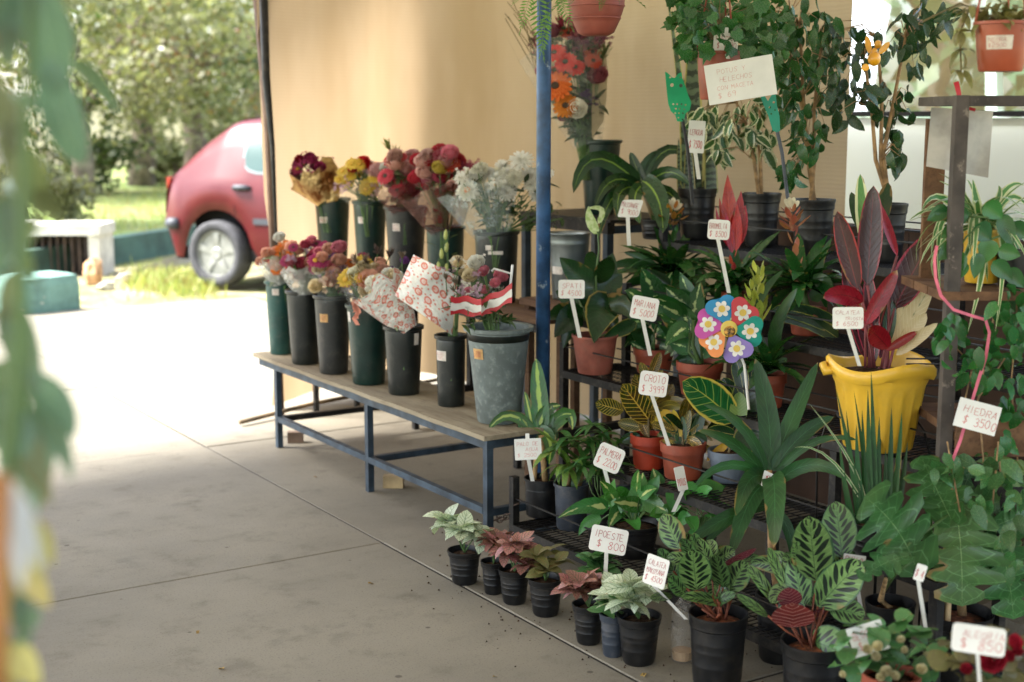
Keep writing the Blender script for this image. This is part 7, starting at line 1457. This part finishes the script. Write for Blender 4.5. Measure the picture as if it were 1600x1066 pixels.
price_tag(1123, 359, 34, 31, 3, 4.62, (1139, 458), [('BROMELIA', .9, -.02), ('$ 8500', 1, 0)], 'tag reading BROMELIA $8500 beside the scarlet flower spike', I_, r=.16, seed=9)
price_tag(1325, 497, 47, 34, -2, 3.6, (1343, 572), [('CALATEA', .9, 0), ('TRIOSTAR', .7, .3), ('$ 6500', 1, 0)], 'tag reading CALATEA stuck in the big yellow pot', I_, r=.13, seed=10)
price_tag(1529, 1000, 80, 44, 2, 2.6, (1533, 1100), [('ALEGRIA', .8, .1), ('$ 850', 1.2, .08)], 'large white sign with a faded 850 over the red begonia', J, r=.16, seed=11)
price_tag(1356, 998, 56, 46, -22, 2.95, (1345, 1060), [('BEGONIA', .8, .02), ('$ 950', 1, .1)], 'tilted white card behind the cream flowered begonia', J, r=.03, stake=False, seed=12, mat=M_CARD)
price_tag(1438, 895, 16, 26, 14, 3.12, (1448, 992), [('$ 4', .8, 0)], 'small narrow tag on a bent white stake under the philodendron', I_, r=.12, seed=13)
price_tag(1335, 876, 34, 18, 4, 3.5, (1345, 950), [('PHILO', 1, 0)], 'tag edge reading PHILO behind the round feather marked leaves', I_, r=.08, seed=14, mat=M_CARD)
price_tag(1207, 754, 34, 24, 24, 3.78, (1222, 800), [('TURQUIA', 1, 0)], 'curled tag half covered by the big dark cordyline leaf', I_, r=.06, seed=15, skew=-.2, mat=M_CARD)
price_tag(1064, 748, 17, 38, -14, 4.15, (1052, 800), [('POTUS', .5, 0)], 'thin tag turned edgeways between the pothos plants', J, r=.12, yaw=25, seed=16)
price_tag(1527, 651, 64, 46, 12, 3.4, (1540, 700), [('HIEDRA', .8, .05), ('$ 3500', 1, .1)], 'white paper sign hanging from the pink ribbon under the shelf', J, r=.02, stake=False, seed=17, mat=M_CARD)
price_tag(1157, 125, 106, 62, -9.5, 4.2, (0, 0), [('POTUS Y', .8, .08), ('HELECHOS', .8, .1), ('CON MACETA', .7, .05), ('$ 69', .9, .05)], 'large white handwritten card pinned to the hanging terracotta pot', J, r=.01, stake=False, th=.085, seed=18, mat=M_CARD)
price_tag(1134, 66, 38, 28, 2, 4.26, (1138, 92), [('HIEDRA', .9, 0), ('$ 1990', 1.1, .05)], 'small tag in the ivy just above the terracotta pot', I_, r=.1, seed=19, stake_up=26, foot_dd=0)
price_tag(1088, 214, 26, 50, 3, 4.9, (1092, 280), [('LENGUA', .6, 0), ('$ 7500', .8, 0)], 'paper tag hidden between the snake plant blades below the green owl', I_, r=.05, seed=20, mat=M_CARD)
# toy windmill ------------------------------------------------------------------------------------------
dW = 4.2; cW = at(1139, 514, dW); WM = thing('toy_windmill', cW, 'toy windmill flower with six coloured petals and white daisies', 'toy windmill'); V = (EYE-cW).normalized(); x = Vector((0, 0, 1)).cross(V).normalized(); Rw = Matrix((x, V.cross(x), V)).transposed()
s_ = dW/FPX; M_WPET = plain('white_daisy_print', '#dcdad2', .5)
for i, (col, ang, r) in enumerate((('#1380ac', 112, 1.0), ('#c23a42', 52, 1.0), ('#15907f', -4, 1.0), ('#7d68ae', -66, 1.0), ('#d98440', -136, .95), ('#b84a98', 170, 1.0))):
    R4 = Rw.to_4x4() @ Matrix.Rotation(math.radians(ang), 4, 'Z') @ Matrix.Rotation(.18, 4, 'X'); out = []
    # heart-shaped blade: narrow at the hub, two round lobes at the outside
    out = [(6, 0)]
    for k in range(8): a = math.radians(-115+k*175/7); out.append((39+13*math.cos(a), -11.5+13.5*math.sin(a)))
    for k in range(8): a = math.radians(-60+k*175/7); out.append((39+13*math.cos(a), 11.5+13.5*math.sin(a)))
    n = len(out); tk = .9
    mb = MB().add([(a*s_*r, b_*s_*r, (3+.06*b_)*s_) for a, b_ in out]+[(a*s_*r, b_*s_*r, (3+.06*b_-tk)*s_) for a, b_ in out], [tuple(range(n)), tuple(range(2*n-1, n-1, -1))]+[(j, n+j, n+(j+1) % n, (j+1) % n) for j in range(n)])
    pe = link('petal', mb.mesh('petal', plain('windmill_'+col.strip('#'), col, .4, var=.05)), WM, mat4=R4)
    dm = MB(); cc = (33*s_*r, 0)
    for k in range(6):
        a0 = 2*PI*k/6+.3; px_, py_ = cc[0]+8.2*s_*math.cos(a0), 8.2*s_*math.sin(a0)
        dm.add([(px_+5*s_*math.cos(a0)*math.cos(q)*1.05-4.2*s_*math.sin(a0)*math.sin(q), py_+5*s_*math.sin(a0)*math.cos(q)*1.05+4.2*s_*math.cos(a0)*math.sin(q), (3.5+.06*py_/s_)*s_) for q in [2*PI*j/10 for j in range(10)]], [tuple(range(10))])
    dm.cur = 1; dm.add([(cc[0]+5.6*s_*math.cos(q), 5.6*s_*math.sin(q), 4.0*s_) for q in [2*PI*j/12 for j in range(12)]], [tuple(range(12))])
    link('daisy', dm.mesh('daisy', [M_WPET, plain('daisy_eye_'+str(i), '#d8b84e', .5)]), pe)
hb_ = MB().lathe([(13*s_, 3.2*s_), (13*s_, 5*s_), (10*s_, 6*s_), (0, 6.4*s_)], 20); link('hub', hb_.mesh('hub', plain('hub_yellow', '#d9bf55', .5)), WM, mat4=Rw.to_4x4())
hb_ = MB().lathe([(9*s_, 6.3*s_), (6*s_, 8*s_), (0, 8.6*s_)], 14); link('bee', hb_.mesh('bee', plain('hub_amber', '#b8862a', .5, var=.5, scale=90)), WM, mat4=Matrix.Translation(Rw @ Vector((1*s_, -4*s_, 0))) @ Rw.to_4x4())
MB().tube([Vector((0, 0, 0))-V*.01, at(1163, 570, dW+.01)-cW, at(1170, 640, dW+.02)-cW], .004, 7).build('stick', M_TAG, WM)
# green garden stakes -------------------------------------------------------------------------------------
M_GRN = plain('green_plastic', '#1b9563', .4, var=.06); M_GRN.node_tree.nodes['Principled BSDF'].inputs['Specular IOR Level'].default_value = .4
def stake_shape(T, d, outline, holes, name, mat, thick=.004):
    """flat cut-out plate with real holes, triangulated from its outline"""
    import mathutils.geometry as mg
    loops = [[Vector((x_, y_, 0)) for x_, y_ in outline]]+[[Vector((hx+r*math.cos(-2*PI*k/7), hy+r*math.sin(-2*PI*k/7), 0)) for k in range(7)] for hx, hy, r in holes]
    tris = mg.tessellate_polygon(loops); flat = [p for l in loops for p in l]; vs = [at(p.x, p.y, d) for p in flat]+[at(p.x, p.y, d+thick) for p in flat]; n = len(flat); fs = [tuple(t_) for t_ in tris]+[tuple(n+i for i in reversed(t_)) for t_ in tris]; o = 0
    for l in loops:
        fs += [(o+i, o+(i+1) % len(l), n+o+(i+1) % len(l), n+o+i) for i in range(len(l))]; o += len(l)
    return MB().add(vs, fs).build(name, mat, T, world=True)
dO = 4.75
ow = thing('garden_stake', at(1060, 150, dO), 'green plastic owl shaped cut out on a dark stake', 'garden stake', 'green plastic stakes')
holes = [(1052, 163, 1.6), (1058, 163, 1.6), (1065, 163, 1.6), (1071, 164, 1.6), (1056, 170, 1.5), (1062, 170, 1.5), (1069, 171, 1.5), (1055, 177, 1.4), (1061, 177, 1.4), (1067, 177, 1.4), (1060, 184, 1.2), (1050, 133, 3), (1064, 134, 3), (1047, 121, 1.6), (1063, 121, 1.6)]
stake_shape(ow, dO, [(1039, 112), (1043, 114), (1050, 121), (1054, 122), (1060, 115), (1065, 113), (1066, 122), (1070, 132), (1075, 148), (1080, 160), (1078, 172), (1071, 178), (1068, 190), (1058, 190), (1055, 180), (1048, 174), (1044, 162), (1042, 145)], holes, 'owl', M_GRN)
MB().tube([at(1066, 186, dO+.005), at(1074, 230, dO+.01), at(1082, 320, dO+.02)], .006, 7).build('rod', M_BLACKM, ow, world=True)
bu = thing('garden_stake', at(1203, 175, 4.6), 'green plastic cut out on a grey stake under the white card', 'garden stake', 'green plastic stakes')
stake_shape(bu, 4.6, [(1188, 150), (1194, 148), (1200, 158), (1206, 148), (1212, 146), (1214, 165), (1218, 182), (1219, 205), (1213, 207), (1207, 204), (1200, 180), (1193, 165)], [(1203, 168, 2), (1209, 160, 2), (1205, 178, 1.6), (1211, 172, 1.6)], 'figure', plain('teal_plastic', '#128a6e', .4))
MB().tube([at(1214, 204, 4.605), at(1222, 240, 4.62), at(1232, 320, 4.66)], .006, 7).build('rod', plain('grey_rod', '#4a4f58', .5), bu, world=True)
# yellow bird ornament hung in the fig ---------------------------------------------------------------------
dB = 4.3; bd_ = thing('bird_ornament', at(1366, 92, dB), 'small orange yellow bird ornament with raised wings in the dark fig', 'ornament'); s_ = dB/FPX; M_BIRD = plain('orange_yellow_enamel', '#dd9c1c', .3, var=.2, coat=.5)
def ell(mb, c, r, n=12, m=8): return mb.add([Vector(c)+Vector((r[0]*math.sin(PI*i/m)*math.cos(2*PI*j/n), r[1]*math.sin(PI*i/m)*math.sin(2*PI*j/n), r[2]*math.cos(PI*i/m))) for i in range(m+1) for j in range(n)], [(i*n+j, i*n+(j+1) % n, (i+1)*n+(j+1) % n, (i+1)*n+j) for i in range(m) for j in range(n)])
ell(MB(), (0, 0, 0), (11*s_, 10*s_, 11.5*s_)).build('body', M_BIRD, bd_, smooth=True); ell(MB(), (4*s_, -3*s_, 22*s_), (6.5*s_, 6*s_, 6.5*s_)).build('head', M_BIRD, bd_, smooth=True)
ell(MB(), (0, 0, 11*s_), (5*s_, 5*s_, 6*s_)).build('neck', M_BIRD, bd_, smooth=True)
for sx in (-1, 1):
    leaf_px(bd_, M_BIRD, dB-.01, 1366+sx*7, 84, 1366+sx*(12 if sx < 0 else 24), 56 if sx < 0 else 66, 10, 'ellip', name='wing', tw=15)
MB().lathe([(2*s_, 0), (0, 7*s_)], 6, (6*s_, -8*s_, 22*s_)).build('beak', plain('brown_beak', '#6a3a1c', .5), bd_)
MB().tube([(0, 0, 28*s_), (0, 0, .5)], .0012, 4).build('thread', M_WIRE, bd_)
leaf_px(bd_, M_BIRD, dB-.01, 1358, 103, 1346, 108, 11, 'ellip', name='tail')
# ------------------------------------------------------------------ out of focus plant right by the viewer at the left
M_FORE = lm('soft_blue_green_leaf', '#688a72', '#567662', mid=('#8aaa92', .06), rough=.35, trans=.35, var=.12); M_FOREO = lm('olive_near_leaf', '#7d8560', '#6a7350', rough=.5, trans=.35); M_FOREY = lm('yellowed_near_leaf', '#bfb279', '#a39658', rough=.5, trans=.4); M_FORED = lm('dull_near_leaf', '#657f68', '#536d58', rough=.4, trans=.35)  # the duller green is mixed in among the other near leaves
FP = thing('foreground_plant', at(-20, 1100, 1.0), 'blurred leafy plant with an orange cane close at the left edge', 'plant')
leaves(FP, M_FORE, 1.22, [(50,-40,88,150,78,{'bow':(4,0),'prof':'ellip'}),(78,90,132,258,66,{'bow':(-8,8),'prof':'ellip'}),(60,-30,-10,80,60,{}),(112,95,188,185,34,{'dd':(.25,.3),'bow':(4,-10),'mat':M_FORED}),(70,10,122,80,50,{'mat':M_FORED,'dd':(.1,.1)}),(20,-40,10,110,60,{'mat':M_FORED})], 'ovate', fold=.25)
leaves(FP, M_FOREO, 1.18, [(30,240,-6,120,50,{}),(10,190,46,330,46,{'mat':M_FOREO}),(40,230,78,340,42,{'dd':(.15,.2)}),(50,300,100,340,44,{'dd':(.15,.2)}),(10,310,-10,440,60,{'mat':M_FORED}),(14,300,36,430,50,{'mat':M_FORED}),(24,420,8,560,44,{'mat':M_FOREO}),(10,470,62,630,60,{'mat':M_FORED}),(4,520,40,480,40,{'mat':M_FOREO}),(36,380,64,330,22,{'mat':M_FOREO}),(10,560,-10,700,70,{'mat':M_FORED}),(30,590,116,688,54,{'bow':(16,-10),'mat':M_FORE}),(50,625,112,752,40,{'bow':(8,-8),'mat':M_FORED}),(44,640,58,806,72,{'mat':M_FORE}),(20,640,80,790,50,{'mat':M_FOREO}),(12,600,20,760,60,{'mat':M_FORED}),(60,950,20,1010,26,{'mat':M_FORED}),(30,930,44,1012,34,{'mat':M_FORED})], 'ovate', fold=.25)
leaves(FP, M_FOREY, 1.18, [(52,812,84,884,32,{}),(50,850,66,915,26,{}),(36,890,78,950,40,{}),(16,900,30,985,46,{}),(30,960,14,880,30,{}),(10,1010,64,1070,52,{}),(0,1000,20,1090,60,{}),(18,820,34,880,22,{})], 'ovate', fold=.2)
r9 = random.Random(77)
for i in range(44):
    y = r9.uniform(120, 1060); x = r9.uniform(-14, 26 if y < 760 else 44); ln = r9.uniform(34, 70); m_ = M_FOREY if y > 780 and r9.random() < .65 else r9.choice((M_FOREO, M_FORED, M_FORE))
    leaf_px(FP, m_, 1.24, x, y, x+ln*r9.uniform(.0, .75), y+ln*r9.uniform(.2, 1.0), r9.uniform(18, 32), 'ovate', bow=(r9.uniform(-4, 6), -8), dd=(r9.uniform(-.05, .12), r9.uniform(-.08, .12)), tw=r9.uniform(-40, 40), seed=i)
stems(FP, M_STEM, [([at(-20, 1100, .97), at(8, 800, .97), at(30, 560, .97), at(36, 380, .98), at(40, 200, .99), at(50, -40, 1.0)], [.006, .006, .005, .004, .004, .003]), ([at(30, 590, .96), at(50, 640, .95)], .002), ([at(10, 800, .96), at(50, 850, .95)], .002)])
stems(FP, plain('orange_cane', '#a8713f', .55, var=.1), [([at(-6, 1110, .9), at(2, 740, .9)], .0062)], 'cane', 8)
leaf_px(FP, plain('white_plastic_strip', '#d3d8dc', .4), .93, 14, 745, 34, 925, 26, 'strap', name='strip', fold=.1); leaf_px(FP, plain('pale_plastic_strip', '#c3c9cf', .4), .93, 30, 770, 60, 890, 26, 'strap', name='strip', fold=.1)

# scraps on the floor
M_DRYL = lm('dry_leaf', '#a8864a', '#7a5a34', rough=.8)
DRY = leaf_unit('dry_leaf', M_DRYL, 4, .45, .5, .5)
for x, y, s__, w__ in ((575, 912, .03, 'on the open concrete left of the floor pots'), (310, 985, .022, 'low at the left on the concrete'), (350, 1045, .03, 'at the bottom edge of the photo on the concrete'), (1010, 1052, .035, 'at the foot of the nearest white freckled plant'), (770, 1058, .02, 'on the concrete below the floor pots'), (490, 745, .022, 'under the bench near the middle leg')):
    p = onz(x, y, .004); o = link('dry_leaf', DRY, None, p, (0.05, .1, rnd.uniform(0, 6)), s__); tag(o, 'dry brown leaf scrap lying '+w__, 'leaf', 'dry leaf scraps on the floor')

cm = MB()
for i in range(240):
    base = rnd.choice(((2.2, 3.6), (2.2, 3.3), (2.25, 3.05), (2.28, 2.85), (2.35, 2.65), (2.3, 2.5), (2.5, 4.0)))
    x, y, r = base[0]+rnd.gauss(-.02, .12), base[1]+rnd.gauss(0, .14), rnd.uniform(.0012, .0042)
    cm.add([(x-r, y-r*.6, .0025), (x+r, y-r*.5, .0025), (x+rnd.uniform(-r, r), y+r, .0025), (x, y, .0025+r*1.2)], [(0, 1, 3), (1, 2, 3), (2, 0, 3)])
tag(cm.build('spilled_soil', M_SOIL), kind='stuff')
